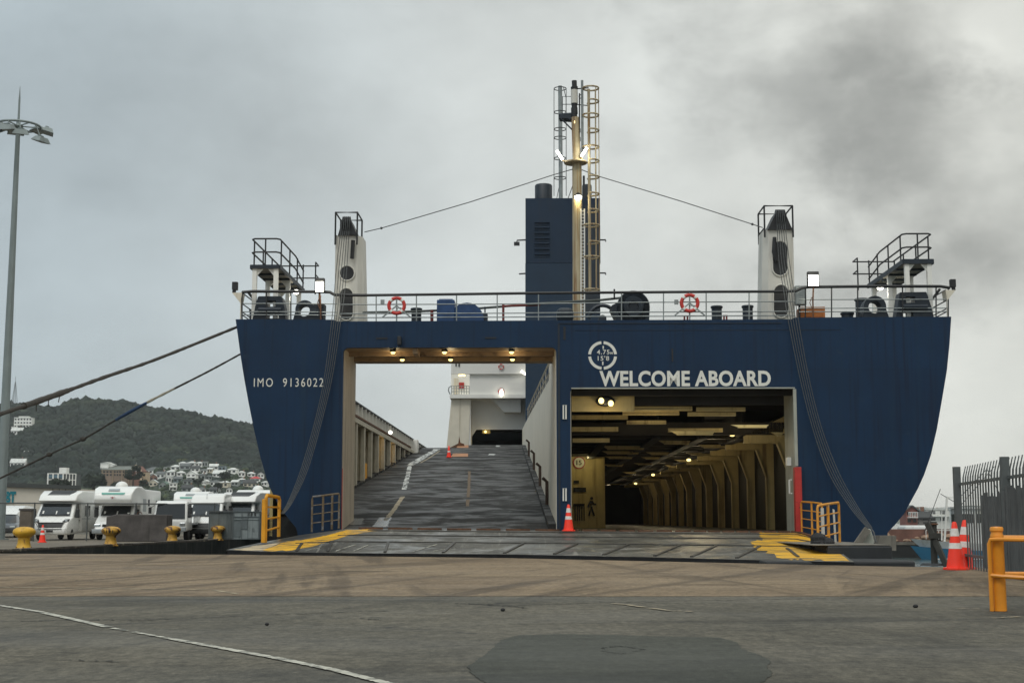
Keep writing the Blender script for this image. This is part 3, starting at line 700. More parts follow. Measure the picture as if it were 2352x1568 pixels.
# hull sides
def k_(v): t = min(1, max(0, v/26)); return t*t*(3-2*t)
def hull_side(o_pts, sgn, name):
    rows = []; top = o_pts[0].z
    for v in (0.2, 2, 4.2, 4.25, 8, 14, 20, 26, 40, 70, 100, 118, 128):
        row = []; lim = 6.9 if (v > 4.22 and sgn < 0) else 99
        for i, p in enumerate(o_pts):
            f = i/(len(o_pts)-1); full = sgn*(12.95 if f < .75 else 12.95-(f-.75)*14)
            kk = k_(v); u = p.x+(full-p.x)*kk
            if v > 90: u = u*(1-((v-90)/40)**1.6*0.97)
            row.append((u, v, min(p.z, lim)))
        rows.append(row)
    m_ = MB(); m_.grid(rows); F(m_, name, NAVY, smooth=True, ang=50)
hull_side(lo, -1, 'hull'); hull_side(ro, 1, 'hull')
# weather deck slab over the stern and over the garage
DECKG = mat('weather_deck_paint', C(70,76,74), 0.7, var=0.2)
mb = MB(); mb.box((lo[0].x+.1, .2, 8.05), (uL1+.7, 3.5, 8.18)); mb.box((uL1+.7, .2, 8.05), (ro[0].x-.1, 9.0, 8.18)); mb.box((uL1+1.5, 9.0, 6.0), (12.6, 110, 6.15)); F(mb, 'weather_deck', DECKG)
# portal linings
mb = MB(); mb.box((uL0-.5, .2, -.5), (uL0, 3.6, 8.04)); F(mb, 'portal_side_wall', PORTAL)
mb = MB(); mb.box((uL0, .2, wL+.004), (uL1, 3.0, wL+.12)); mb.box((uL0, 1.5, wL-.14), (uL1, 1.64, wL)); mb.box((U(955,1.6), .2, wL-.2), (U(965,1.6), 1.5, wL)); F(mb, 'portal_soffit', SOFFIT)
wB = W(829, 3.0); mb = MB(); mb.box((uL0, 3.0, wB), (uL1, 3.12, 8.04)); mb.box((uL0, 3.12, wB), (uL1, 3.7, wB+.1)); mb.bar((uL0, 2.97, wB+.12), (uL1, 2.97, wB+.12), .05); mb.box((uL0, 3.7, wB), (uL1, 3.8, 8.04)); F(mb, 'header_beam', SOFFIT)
for x, y, v in ((903,796,.35),(1021,796,.35),(1175,796,.35),(924,819,2.6),(1035,820,2.6),(1177,819,2.6)):
    p = sp(x, y, v); z = wL-.02 if v < 1 else wL-.03
    b = MB(); b.lathe([(0.11,0),(0.12,-.04),(0.09,-.10)], (p.x, v, z), 14); o = F(b, 'soffit_lamp', STEELBLACK, smooth=True)
    g = MB(); g.ball((p.x, v, z-.11), (.085,.085,.07)); F(g, 'lamp_glass', LAMPY, o, smooth=True)
def plight(u, v, w, e, col=(1,.78,.42), r=.06):
    l = bpy.data.lights.new('lamp_and_fill_light', 'POINT'); l.energy = e; l.color = col; l.shadow_soft_size = r
    o = bpy.data.objects.new('lamp_and_fill_light', l); COL.objects.link(o); o.parent = ferry; o.location = (u, v, w)
for x in (903, 1035, 1176): plight(U(x,1.2), 1.2, wL-.3, 9)

# angled casing wall on the right of the ramp
VC = 60.0; CR = W(1027.5, VC); RS = (CR-.72)/VC      # crest of the ramp
rw = lambda v: .72+RS*v if v < VC else CR
ur = lambda v: U(1277,0)+(U(1207,VC,1000)-U(1277,0))*v/VC
W0, W1 = W(870, 6.5), W(970, VC)
mb = MB()
mb.prism([(ur(.2),.2,-.5),(ur(6.5),6.5,-.5),(ur(6.5),6.5,8.04),(ur(.2),.2,8.04)], (.55,0,0))
mb.prism([(ur(6.5),6.5,-.5),(ur(76),76,-.5),(ur(76),76,W1+.5),(ur(VC),VC,W1),(ur(6.5),6.5,W0)], (.5,0,0)); F(mb, 'casing_wall', CREAM)
mb = MB(); up = []
for i in range(13):
    v = 6.6+i*4.4; w0 = W0+(W1-W0)*(v-6.5)/(VC-6.5); mb.box((ur(v)+.14, v, w0-.02), (ur(v)+.16, v+1.5, w0+1.0)); up.append((ur(v)+.15, v, w0+1.0))
mb.tube([(a, b_, c_) for a, b_, c_ in up], .05, 6); mb.tube([(a, b_, c_-.45) for a, b_, c_ in up], .025, 6); F(mb, 'casing_railing', CREAM)
mb = MB(); mb.prism([(ur(6.6)+.3,6.6,W0-.02),(ur(VC)+.3,VC,W1-.02),(ur(VC)+.3,VC,W1+.95),(ur(6.6)+.3,6.6,W0+.95)], (.03,0,0)); F(mb, 'railing_screen', STEELBLACK)
DRUST = mat('dark_rusty_steel', C(62,48,38), .8, var=.3, scale=5)
# hooks along the foot of the wall
for x, y0, y1, v in ((1256,1102,1160,8),(1232,1072,1120,18),(1222,1052,1085,30),(1211,1030,1070,44)):
    b = MB(); a = ur(v)-.02; z = rw(v); b.tube([(a-.05,v,z),(a-.05,v,z+1.15),(a-.22,v-.1,z+1.3)], .07, 7); b.cbox((a-.1,v,z+.1), (.3,.3,.2)); F(b, 'lashing_post', DRUST, smooth=True)
mb = MB(); mb.prism([(ur(0.3)-.28,.3,rw(.3)),(ur(VC)-.28,VC,rw(VC)),(ur(VC)-.28,VC,rw(VC)+.22),(ur(.3)-.28,.3,rw(.3)+.22)], (.28,0,0)); F(mb, 'ramp_kerb', RAMPD)

# vehicle ramp rising to the upper deck
UB = U(970,VC,1027); ulb = lambda v: UB
mb = MB(); rows = []
for i in range(61):
    v = i*1.0; rows.append([(uL0-.02 if v < 3.55 else ulb(v)+.02, v, rw(v)), (ur(v)*.5+ulb(v)*.5, v, rw(v)), (ur(v)-.01, v, rw(v))])
for v in (66, 74, 80): rows.append([(ulb(v), v, CR), (ur(v)*.5+ulb(v)*.5, v, CR), (ur(v)-.01, v, CR)])
mb.grid(rows); F(mb, 'vehicle_ramp', RAMPD)
mb = MB(); mb.box((uL0,-.02,SILL-.5),(uL1,.25,.72)); F(mb, 'ramp_sill', RUST)
def rp(x, y):                                              # pixel -> point on the ramp plane
    d = SHIP_I.to_3x3() @ ray(x, y); o = SHIP_I @ Vector((0,0,EYE)); t = (.72+RS*o.y-o.z)/(d.z-RS*d.y); return o+d*t
RLINE = mat('ramp_line_paint', C(186,188,184), 0.6, var=0.1, scale=5, spots=C(56,56,55), pscale=2.2, pthr=(0.47,0.56), stretch=(1.5,.6,1))
def rstrip(pts, w, m, name, gap=0.0, n=10):
    Q = [rp(*p) for p in pts]; R_ = []
    for a, b in zip(Q[:-1], Q[1:]): R_ += [a.lerp(b, i/n) for i in range(n)]
    R_.append(Q[-1]); b = MB()
    for a, c in zip(R_[:-1], R_[1:]):
        if random.random() < gap: continue
        k = w/2*random.uniform(.8,1.1); e = Vector((0,0,.008)); b.poly([a+e-Vector((k,0,0)), a+e+Vector((k,0,0)), c+e+Vector((k,0,0)), c+e-Vector((k,0,0))])
    F(b, name, m)
rstrip([(1004,1031),(975,1048),(942,1068)], .5, RLINE, 'lane_line'); rstrip([(941,1070),(936,1095),(928,1124)], .26, RLINE, 'lane_line')
rstrip([(925,1140),(905,1170),(885,1195)], .2, LINE2, 'lane_line'); rstrip([(1010,1035),(985,1052),(965,1063)], .12, LINE2, 'lane_line')
rstrip([(1078,1082),(1077,1120),(1073,1168)], .16, mat('rust_stain', C(96,80,62), .9, var=.3, scale=8), 'rust_stain', .15)
WETP = mat('wet_sheen_paint', C(92,95,96), 0.2, var=0.3, scale=6)  # wet steel, its pale reflection put into the colour
rstrip([(885,1188),(878,1200),(872,1210)], .55, WETP, 'puddle_sheen'); rstrip([(822,1190),(817,1205)], .5, WETP, 'puddle_sheen')
# hinged upper flap on the right part of the crest
fv = rp(1100,1049).y; fa, fb, fc, fd = sp(1036,1048.5,fv), sp(1200,1048.5,fv), sp(1206,1021,66), sp(1052,1022,66)
fb.x = ur(fv)-.05; fc.x = ur(66)-.05
mb = MB(); mb.prism([fa, fb, fc, fd], (0,0,-.4)); F(mb, 'ramp_flap', RAMPD)
mb = MB(); q = Vector((0,0,.008)); mb.poly([fa+q, fa.lerp(fb,.22)+q, fd.lerp(fc,.16)+q, fd+q]); F(mb, 'orange_lit_flap_edge', mat('orange_lit_rusty_steel', C(158,106,64), .6, var=.3, scale=2, spots=C(120,80,50), pscale=2.5))  # rust-orange plate, with the orange light on it put into the colour
mb = MB()
for i in range(5):
    s = .46+.02*i; a = fa.lerp(fb, s+.02*random.random()).lerp(fd.lerp(fc, s+.03), .1+.18*i); e = (fd-fa).normalized()*random.uniform(1.6,2.8); k = random.uniform(.3,.7); mb.poly([a+q, a+q+Vector((k,0,0)), a+q+e+Vector((k*1.1,0,0)), a+q+e+Vector((.1,0,0))])
F(mb, 'flap_paint_marks', RLINE)
hp = sp(1056,1026,64); mb = MB(); mb.prism([hp+Vector((-.9,0,-.1)), hp+Vector((.4,0,-.1)), hp+Vector((.35,0,.25)), hp+Vector((.05,0,.35)), hp+Vector((-.05,0,.85)), hp+Vector((-.12,0,.3)), hp+Vector((-.4,0,.15))], (0,.2,0)); F(mb, 'flap_lug', RUST)

# port bulwark beside the ramp: arcade, ledge, parapet
bb = lambda v: rw(v)+.12
VB = (lambda d, o: (UB-o.x)/d.x*d.y+o.y)(SHIP_I.to_3x3() @ ray(815,918), SHIP_I @ Vector((0,0,EYE)))   # where the bulwark comes into view
LEDGE, PTOP = W(968, VB), W(918, VB)
ARC = mat('arcade_paint', C(176,170,154), .65, var=.1, streak=C(110,98,80), sscale=(3,3,.3), sthr=(.52,.75))
mb = MB(); mb.prism([(ulb(3.6),3.6,-.5),(ulb(76),76,-.5),(ulb(76),76,CR+.1),(ulb(VC),VC,CR+.1),(ulb(3.6),3.6,bb(3.6))], (-1.4,0,0)); F(mb, 'side_platform', RAMPD)
mb = MB(); mb.prism([(ulb(3.6)-1.1,3.6,.5),(ulb(56)-1.1,56,5),(ulb(56)-1.1,56,LEDGE),(ulb(3.6)-1.1,3.6,LEDGE)], (-.12,0,0)); F(mb, 'arcade_back_wall', WARMG)
for i in range(16):
    v = 7.0+i*3.2; b = MB(); z1 = LEDGE; z0 = bb(v)-.1
    if z1-z0 < .15: break
    b.box((ulb(v)-1.1, v, z0), (ulb(v)-.02, v+.16, z1)); b.box((ulb(v)-.2, v-.14, z0), (ulb(v), v+.3, z1)); F(b, 'arcade_column', ARC)
    if i in (7, 9): plight(ulb(v)-.6, v+1.6, LEDGE-.25, 16, (1,.68,.3))
mb = MB(); mb.prism([(ulb(3.6)+.05,3.6,LEDGE),(ulb(76)+.05,76,LEDGE),(ulb(76)+.05,76,LEDGE+.22),(ulb(3.6)+.05,3.6,LEDGE+.22)], (-1.3,0,0)); F(mb, 'bulwark_ledge', ARC)
mb = MB(); mb.prism([(ulb(3.6)-.35,3.6,LEDGE+.2),(ulb(76)-.35,76,LEDGE+.2),(ulb(76)-.35,76,PTOP-.05),(ulb(3.6)-.35,3.6,PTOP-.05)], (-.08,0,0)); F(mb, 'parapet', ARC)
mb = MB()
for i in range(36):
    v = 16+i*1.6; mb = MB(); mb.box((ulb(v)-.33, v, LEDGE+.22), (ulb(v)-.05, v+.1, PTOP-.04)); F(mb, 'parapet_rib', HOUSEW)
mb = MB(); mb.bar((ulb(3.6)-.2,3.6,PTOP), (ulb(76)-.2,76,PTOP), .3, .08); F(mb, 'parapet_rail', NAVYD)
mb = MB(); mb.bar((ulb(3.6)-.02,3.6,LEDGE+.35), (ulb(50)-.02,50,LEDGE+.35), .1, .1); F(mb, 'cable_tray', RUST)
for v, z in ((36, .55), (58, .35)): b = MB(); p = (ulb(v)-.02, v, LEDGE+z); b.ball(p, .12); F(b, 'bulwark_lamp', LAMPS, smooth=True)
b = MB(); b.cbox((ulb(24.6)-.35, 24.6, bb(24.6)+.35), (.5,.9,.9)); F(b, 'yellow_locker', YELLOW, bevel=.03)
b = MB(); b.cbox((ulb(53)-.1, 53, LEDGE+.5), (.7,1.2,1.1)); F(b, 'deck_locker', HOUSEW, bevel=.03)

# forward superstructure seen through the port opening
HV = 80.0
def HB(mb, x0, y0, x1, y1, v0, v1):                        # box whose face at v0 covers the pixel rectangle
    a, b = sp(x0, y1, v0), sp(x1, y0, v0); return mb.box((a.x, v0, a.z), (b.x, v1, b.z))
house_ = MB(); HB(house_, 1036, 810, 1330, 858.5, HV-.3, HV+.1); HB(house_, 1036, 810, 1330, 912, HV+4, HV+20); HB(house_, 1078.5, 855, 1330, 906, HV, HV+4.2)
HB(house_, 1033, 905.5, 1330, 914, HV-.25, HV+8); HB(house_, 1070, 914, 1081.5, 1040, HV+.4, HV+3)
F(house_, 'deckhouse', HOUSEW)
b = MB(); a = [sp(x, y, HV+.3) for x, y in ((1037,914),(1081,914),(1075,1045),(1024,1045))]; b.prism(a, (0,3,0)); F(b, 'slanted_leg', CREAM)
b = MB()
a = [sp(x, y, HV+2.5) for x, y in ((1078,914),(1330,914),(1330,986),(1094,986),(1081,1006),(1079,1006))]; b.prism(a, (0,.3,0)); F(b, 'deckhouse_wall', HOUSEW)
a = [sp(x, y, HV+1.0) for x, y in ((1127,914),(1196,914),(1196,946),(1158,946))]; b = MB(); b.prism(a, (0,1.5,0)); F(b, 'pod', HOUSEW)
b = MB(); HB(b, 1070, 984, 1340, 1040, HV+22, HV+22.3); HB(b, 1060, 975, 1340, 985, HV+2.8, HV+22); F(b, 'upper_tunnel', GDARK)
for i in range(5):
    b = MB(); v = HV+5+i*3.5; HB(b, 1083, 986, 1330, 993, v, v+.3); F(b, 'tunnel_beam', GWALL)
b = MB(); HB(b, 1108, 987, 1126, 995, HV+3.2, HV+3.4); F(b, 'tunnel_panel', WARMG); b = MB(); b.ball(sp(1115,991,HV+3.0), .12); F(b, 'tunnel_lamp', LAMPY, smooth=True); p = sp(1115,995,HV+1.5); plight(p.x, p.y+.6, p.z-.3, 14)
b = MB(); HB(b, 1042, 868, 1052, 905, HV+3.9, HV+4); F(b, 'door', CREAM)
b = MB(); HB(b, 1054, 878, 1066, 892, HV+3.85, HV+3.95); F(b, 'red_notice_board', RED)
b = MB(); HB(b, 1053, 859.5, 1068, 863, HV+1.2, HV+1.6); F(b, 'deckhead_lamp', LAMPY); p = sp(1060,866,HV+1.4); plight(p.x, p.y, p.z-.25, 14)
b = MB()
for i in range(8): x = 1037+i*5.8; b.bar(sp(x, 905, HV+.1), sp(x, 886, HV+.1), .06)
for y in (886, 892, 899): b.bar(sp(1036, y, HV+.1), sp(1078, y, HV+.1), .05)
b.tube([sp(1036,886,HV+.1), sp(1031,890,HV), sp(1030,897,HV), sp(1034,905,HV)], .05, 6); F(b, 'deck_railing', GALV)
b = MB(); HB(b, 1046, 834, 1049, 841, HV-.38, HV-.3); HB(b, 1053, 834, 1056, 842, HV-.38, HV-.3); F(b, 'vent_slots', STEELBLACK)
b = MB(); a_, c_ = sp(1197,852,HV-.8), sp(1210,861,HV-.8); b.bar(a_, c_, .26, .2); F(b, 'floodlight', LAMPS)
b = MB(); p = sp(1152,902,HV-.55); b.ball(p, (.17,.14,.36)); F(b, 'wall_lamp', LAMPS, smooth=True)

# garage behind the starboard opening
gw0, gw1 = uR0-.02, U(1785, 4.9, 1017)+.74
GC = 5.45
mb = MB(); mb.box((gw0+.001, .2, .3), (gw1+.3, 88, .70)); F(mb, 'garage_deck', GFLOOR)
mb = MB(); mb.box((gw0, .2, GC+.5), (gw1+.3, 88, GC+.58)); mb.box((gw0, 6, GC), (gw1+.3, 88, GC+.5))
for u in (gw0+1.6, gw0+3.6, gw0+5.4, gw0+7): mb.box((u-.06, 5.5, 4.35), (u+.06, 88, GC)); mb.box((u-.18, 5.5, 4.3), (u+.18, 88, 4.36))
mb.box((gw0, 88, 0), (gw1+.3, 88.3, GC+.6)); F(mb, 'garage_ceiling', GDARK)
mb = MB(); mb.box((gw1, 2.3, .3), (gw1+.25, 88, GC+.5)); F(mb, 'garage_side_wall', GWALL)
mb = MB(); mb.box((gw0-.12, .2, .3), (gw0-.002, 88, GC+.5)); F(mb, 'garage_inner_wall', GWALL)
mb = MB(); mb.box((U(1826), .2, .25), (gw1+.2, 2.3, wR+.2)); F(mb, 'door_frame', PGREY)
mb = MB(); mb.box((uR0, .2, wR+.003), (uR1, 2.3, wR+.1)); F(mb, 'door_head', PGREY)
cas1 = U(1390, 24, 1150); mb = MB(); mb.box((gw0+.01, 24, .5), (cas1, 52, GC-.01)); F(mb, 'centre_casing', WARMG, bevel=.12)
GBEAM = mat('shaded_beam_paint', C(58,52,42), 0.75, var=0.25, scale=1.0)  # shade on the unlit beams is put into this dark colour
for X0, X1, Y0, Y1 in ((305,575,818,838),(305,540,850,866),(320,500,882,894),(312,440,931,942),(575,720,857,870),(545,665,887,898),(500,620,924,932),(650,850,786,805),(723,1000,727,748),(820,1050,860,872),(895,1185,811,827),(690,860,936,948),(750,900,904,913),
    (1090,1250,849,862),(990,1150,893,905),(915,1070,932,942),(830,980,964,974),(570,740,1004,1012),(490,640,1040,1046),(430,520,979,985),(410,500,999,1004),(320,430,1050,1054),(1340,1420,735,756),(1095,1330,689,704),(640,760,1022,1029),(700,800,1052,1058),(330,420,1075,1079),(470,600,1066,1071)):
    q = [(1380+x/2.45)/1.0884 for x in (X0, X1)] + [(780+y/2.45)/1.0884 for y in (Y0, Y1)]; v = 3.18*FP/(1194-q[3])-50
    a, c = sp(q[0], q[3], v), sp(q[1], q[2], v); b = MB(); b.prism([(a.x+.25,v,a.z),(c.x-.1,v,a.z),(c.x,v,c.z),(a.x,v,c.z)], (0,.06,0)); b.box((a.x+.25, v-.1, a.z-.03), (c.x-.1, v+.12, a.z-.002)); F(b, 'lit_beam_strip', WARMG)  # added pale strips: lamplit beam sections put into colour and shape
fu = U(1785, 4.9, 1017)
vs_ = [4.9+5.3*i for i in range(15)]
for v in vs_:
    b = MB(); z = 4.1
    b.prism([(gw1,v,.7),(fu+.42,v,.7),(fu+.42,v,2.95),(fu,v,z),(fu-1.3,v,z),(fu-1.3,v,z+.25),(gw1,v,z+1.25)], (0,.14,0))
    b.prism([(fu+.42,v-.1,.7),(fu+.42,v-.1,2.95),(fu,v-.1,z),(fu-1.3,v-.1,z),(fu-1.3,v-.1,z-.03),(fu-.01,v-.1,z-.03),(fu+.39,v-.1,2.95),(fu+.39,v-.1,.7)], (0,.34,0))
    F(b, 'side_frame', WARMG)
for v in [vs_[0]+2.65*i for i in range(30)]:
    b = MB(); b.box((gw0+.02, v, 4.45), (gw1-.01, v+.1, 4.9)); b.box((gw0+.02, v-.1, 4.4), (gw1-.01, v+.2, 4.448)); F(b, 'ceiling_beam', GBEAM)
for (x0, x1, y0, y1, v) in ((1313,1442,953,961,3.0),(1430,1560,943,951,1.9),(1440,1590,933,941,1.6),(1600,1712,935,942,1.7),(1580,1690,946,953,2.0),(1440,1530,965,972,2.9),(1313,1420,980,989,3.8),(1315,1400,1006,1014,4.5),(1535,1660,983,990,4.0),(1800,1826,985,993,4.2)):
    b = MB(); a, c = sp(x0, y1, v), sp(x1, y0, v); b.box((a.x, v, a.z), (c.x, v+.1, c.z)); b.box((a.x, v-.05, a.z-.03), (c.x, v+.2, a.z)); F(b, 'door_stiffener', WARMG)
b = MB(); HB(b, 1313, 907, 1457, 945, .9, 1.0); F(b, 'head_panel', WARMG)
b = MB(); HB(b, 1313, 893, 1830, 908, .5, .8); HB(b, 1457, 908, 1800, 930, 1.1, 1.2); F(b, 'door_beam', GDARK)
p = sp(1390,921,.7); b = MB(); b.ball(p, (.36,.16,.2)); o = F(b, 'twin_lamp_housing', STEELBLACK, smooth=True)
for x, y in ((1381,920),(1403,926)): g = MB(); g.ball(sp(x, y, .52), (.10,.08,.11)); F(g, 'lamp_glass', LAMPY, o, smooth=True)
plight(p.x, .35, p.z-.45, 7)
for x, y, v in ((1682,998,7),(1582,1056,20),(1500,1090,38),(1460,1110,58)):
    q_ = sp(x, y, v); b = MB(); b.ball(q_, (.11,.08,.07)); F(b, 'garage_lamp', LAMPY, smooth=True)
for u, v, e in ((2.2,1.0,16),(5.4,3.2,9),(5.2,8.3,13),(5.2,13.6,13),(5.2,18.9,14),(5.2,24.2,14),(5.2,32,20),(5.2,42,22),(5.2,54,22),(5.2,66,20),(4.6,80,24)): plight(u, v, 3.95, e*1.9, (1,.82,.50), .1)  # added fill lights without fittings, to brighten the frames and far end
plight(U(1350,22,1040), 22.6, 4.3, 36, (1,.85,.4))
# signs on the casing
def disc(mb, c, r, v, th=.02, r0=None, a0=0, a1=360, n=32):
    pts = [(c[0]+r*math.cos(R(a0+(a1-a0)*i/n)), v, c[1]+r*math.sin(R(a0+(a1-a0)*i/n))) for i in range(n+1)]
    if r0: pts += [(c[0]+r0*math.cos(R(a1-(a1-a0)*i/n)), v, c[1]+r0*math.sin(R(a1-(a1-a0)*i/n))) for i in range(n+1)]
    else: pts = pts[:-1]
    if r0:
        k = n+1
        for i in range(n): mb.prism([pts[i], pts[i+1], pts[2*k-2-i], pts[2*k-1-i]], (0,th,0))
    else: mb.prism(pts, (0,th,0))
    return mb
def text_on(body, x0, x1, y0, y1, v, off, m, parent=None, sp_=1.0, name='lettering'):
    a, c = sp(x0, y1, v), sp(x1, y0, v); vs, fs = text_mesh(body, c.x-a.x, c.z-a.z, off, .01, sp_)
    b = MB(); b.add([(a.x+x, v-z, a.z+y) for x, y, z in vs], fs); return F(b, name, m, parent)
p = sp(1330,1062,23.95); b = MB(); disc(b, (p.x,p.z), .27, 23.93); sgn_ = F(b, 'speed_limit_sign', SIGNW)
b = MB(); disc(b, (p.x,p.z), .33, 23.94, .05, .235); F(b, 'sign_ring', SIGNR, sgn_); text_on('15', 1324, 1336, 1056.5, 1067.5, 23.91, .02, SIGNB, sgn_)
for q_ in ((1318,1024,1327,1029),(1318,1103,1330,1109),(1317,1119,1346,1129)): b = MB(); HB(b, *q_, 23.93, 23.98); F(b, 'notice', SIGNB)
b = MB(); HB(b, 1317,1156,1343,1162, 23.93, 23.98)
for i in range(5): HB(b, 1320+i*5.2, 1162, 1322+i*5.2, 1195, 23.93, 23.98)
F(b, 'hose_rack', SIGNB)
q0 = sp(1358,1185,23.9); hgt = sp(1358,1140,23.9).z-q0.z; b = MB()          # painted walking figure
def lim(*pts):
    for a, c in zip(pts[:-1], pts[1:]): b.bar((q0.x+a[0]*hgt, 23.93, q0.z+a[1]*hgt), (q0.x+c[0]*hgt, 23.93, q0.z+c[1]*hgt), .02, .09*hgt)
lim((-.12,.02),(-.05,.28),(-.01,.5)); lim((.16,.02),(.08,.26),(.02,.5)); lim((0,.48),(.02,.8)); lim((.03,.78),(.16,.6),(.26,.62)); lim((0,.78),(-.12,.6),(-.16,.46)); disc(b, (q0.x+.03*hgt, q0.z+.92*hgt), .075*hgt, 23.92)
F(b, 'walking_figure_sign', SIGNB)

# marks, lettering and fittings on the transom
text_on('IMO  9136022', 583, 743, 868, 888, -.004, .0, SIGNW, sp_=1.3)
text_on('WELCOME ABOARD', 1377, 1770, 850.5, 887.5, -.004, .032, SIGNW, sp_=1.04)
c0 = sp(1384,816,0); r1 = sp(1417,816,0).x-c0.x; b = MB()
for a0 in (5, 95, 185, 275): disc(b, (c0.x,c0.z), r1, -.012, .01, r1*.80, a0, a0+80, 16)
F(b, 'draught_mark_ring', SIGNW)
text_on('4.75', 1371, 1400, 803, 813.5, -.004, .012, SIGNW, sp_=1.15); text_on('M', 1402, 1407, 808, 813.5, -.004, .01, SIGNW); text_on("15'8", 1373, 1399, 817, 828, -.004, .012, SIGNW, sp_=1.15)
b = MB(); HB(b, 1384, 794, 1387, 801, -.012, -.002); HB(b, 1383, 830, 1386, 838, -.012, -.002); F(b, 'mark_ticks', SIGNW)
b = MB(); HB(b, 1294, 750, 1299, 780, -.02, .0); HB(b, 1543, 800, 1546, 830, -.02, 0); HB(b, 864, 775, 890, 778.5, -.02, 0); HB(b, 1114, 774, 1140, 777.5, -.02, 0); F(b, 'locking_slot', STEELBLACK)
b = MB(); HB(b, 1283, 741, 1795, 743.5, -.025, 0); HB(b, 1283, 743.5, 1285.5, 1216, -.025, 0); HB(b, 1318, 757, 1930, 759, -.012, 0); F(b, 'door_seam', NAVYD)
for x, y0, y1 in ((1297,930,962),(1297,1121,1150)):
    b = MB(); b.tube([sp(x-3,y1,-.05), sp(x-3,y0,-.05), sp(x+3,y0,-.05), sp(x+3,y1,-.05)], .03, 6, closed=(y0 < 1000)); F(b, 'door_handle', WHITE)
b = MB(); HB(b, 1312, 889, 1826, 893, -.04, .02); HB(b, 1826, 893, 1829, 1070, -.04, .02); F(b, 'opening_rim', PGREY, bevel=.01)
b = MB(); HB(b, 1829, 1072, 1841, 1222, -.35, 0); F(b, 'red_fender', RED, bevel=.02); b = MB(); HB(b, 784, 1075, 787, 1216, -.06, 0); F(b, 'red_edge', RED)
b = MB(); p = sp(1813,1120,1.0); b.tube([(uR1-.03,.9,W(1133,.9)), (uR1-.12,.9,W(1133,.9)), (uR1-.12,.9,W(1102,.9)), (uR1-.03,.9,W(1102,.9))], .035, 6); b.cbox((uR1-.08, 1.2, W(1060,1.2)), (.15,.3,.3)); F(b, 'frame_handle', WHITE)
b = MB(); p = sp(918,783,0); b.cbox((p.x,-.1,p.z), (.14,.2,.3)); F(b, 'camera_bracket', STEELBLACK, bevel=.02)
# stern belting and low overhang of the hull at the starboard quarter
b = MB(); a = [sp(x, y, 0) for x, y in ((2037,1229),(2001,1229),(1990,1262),(2037,1262))]; b.prism(a, (0,-1.3,0)); F(b, 'stern_step', CONC)
# ------------------------------------------------------------------ ferry deck gear
RV = 0.35
def tubepx(mb, pts, r, n=6, v=None):
    mb.tube([sp(p[0], p[1], p[2] if len(p) > 2 else v) for p in pts], r, n); return mb
rail = MB()
tubepx(rail, [(843,678),(1049,675.5),(1237,673),(1427,671.5),(1622,670),(1745,669.5),(1800,669.5),(1828,668)], .05, 8, RV)
tubepx(rail, [(1828,668),(1842,661),(1858,659),(2000,657.5),(2160,657.5),(2182,661)], .055, 8, RV)
tubepx(rail, [(843,678),(790,677.5),(768,677),(758,671),(740,670),(580,669),(556,671)], .055, 8, RV); F(rail, 'stern_handrail', STEELBLACK, smooth=True)
rail = MB()
for y0, y1 in ((699,694),(720,716.5),(729,726)):
    tubepx(rail, [(780,y0+.5),(1176,y0-1),(1500,y1),(1826,y1-1.5)], .022, 6, RV)
for y in (697,716,723): tubepx(rail, [(556,y),(640,y),(775,y+1)], .02, 6, RV)
for y in (688,708,716): tubepx(rail, [(1835,y),(2000,y-.5),(2178,y-.5)], .02, 6, RV)
F(rail, 'guard_rails', GALV, smooth=True)
for x in (864,956.5,1048.7,1142,1236.8,1427.5,1524,1622,1720.6):
    b = MB(); b.tube([sp(x, 738, RV), sp(x, 676-(x-864)*.0065, RV)], .024, 6); F(b, 'stanchion', GALV, smooth=True)
for x in (556,612,668,733,1850,1910,1970,2073,2150,2178):
    b = MB(); b.tube([sp(x, 736, RV), sp(x, 670 if x < 900 else 659, RV)], .026, 6); F(b, 'stanchion', STEELBLACK, smooth=True)
for s in (-1, 1):                                          # outboard corner brackets with lamp posts
    xs = (lambda x: x) if s < 0 else (lambda x: 2728-x)
    yy = (lambda y: y) if s < 0 else (lambda y: y-6)
    b = MB(); b.prism([sp(xs(533), yy(672), .3), sp(xs(556), yy(672), .3), sp(xs(552), yy(696), .3)], (0,.5,0)); b.box(sp(xs(551), yy(737), .3), sp(xs(555), yy(690), .4)); F(b, 'corner_bracket', CREAM)
    b = MB(); b.bar(sp(xs(537), yy(673), .5), sp(xs(539), yy(664), .5), .12); b.cbox(sp(xs(540), yy(657), .5), (.2,.2,.3)); F(b, 'corner_lamp', STEELBLACK, bevel=.02)
    b = MB()
    for y in (672, 697, 716, 723): b.tube([sp(xs(556), yy(y), RV), sp(xs(556), yy(y), RV)+Vector((0,2.5,0))], .022, 6)
    b.tube([sp(xs(570), yy(671), RV), sp(xs(590), yy(697), 2.5)], .05, 6); F(b, 'side_railing', STEELBLACK, smooth=True)
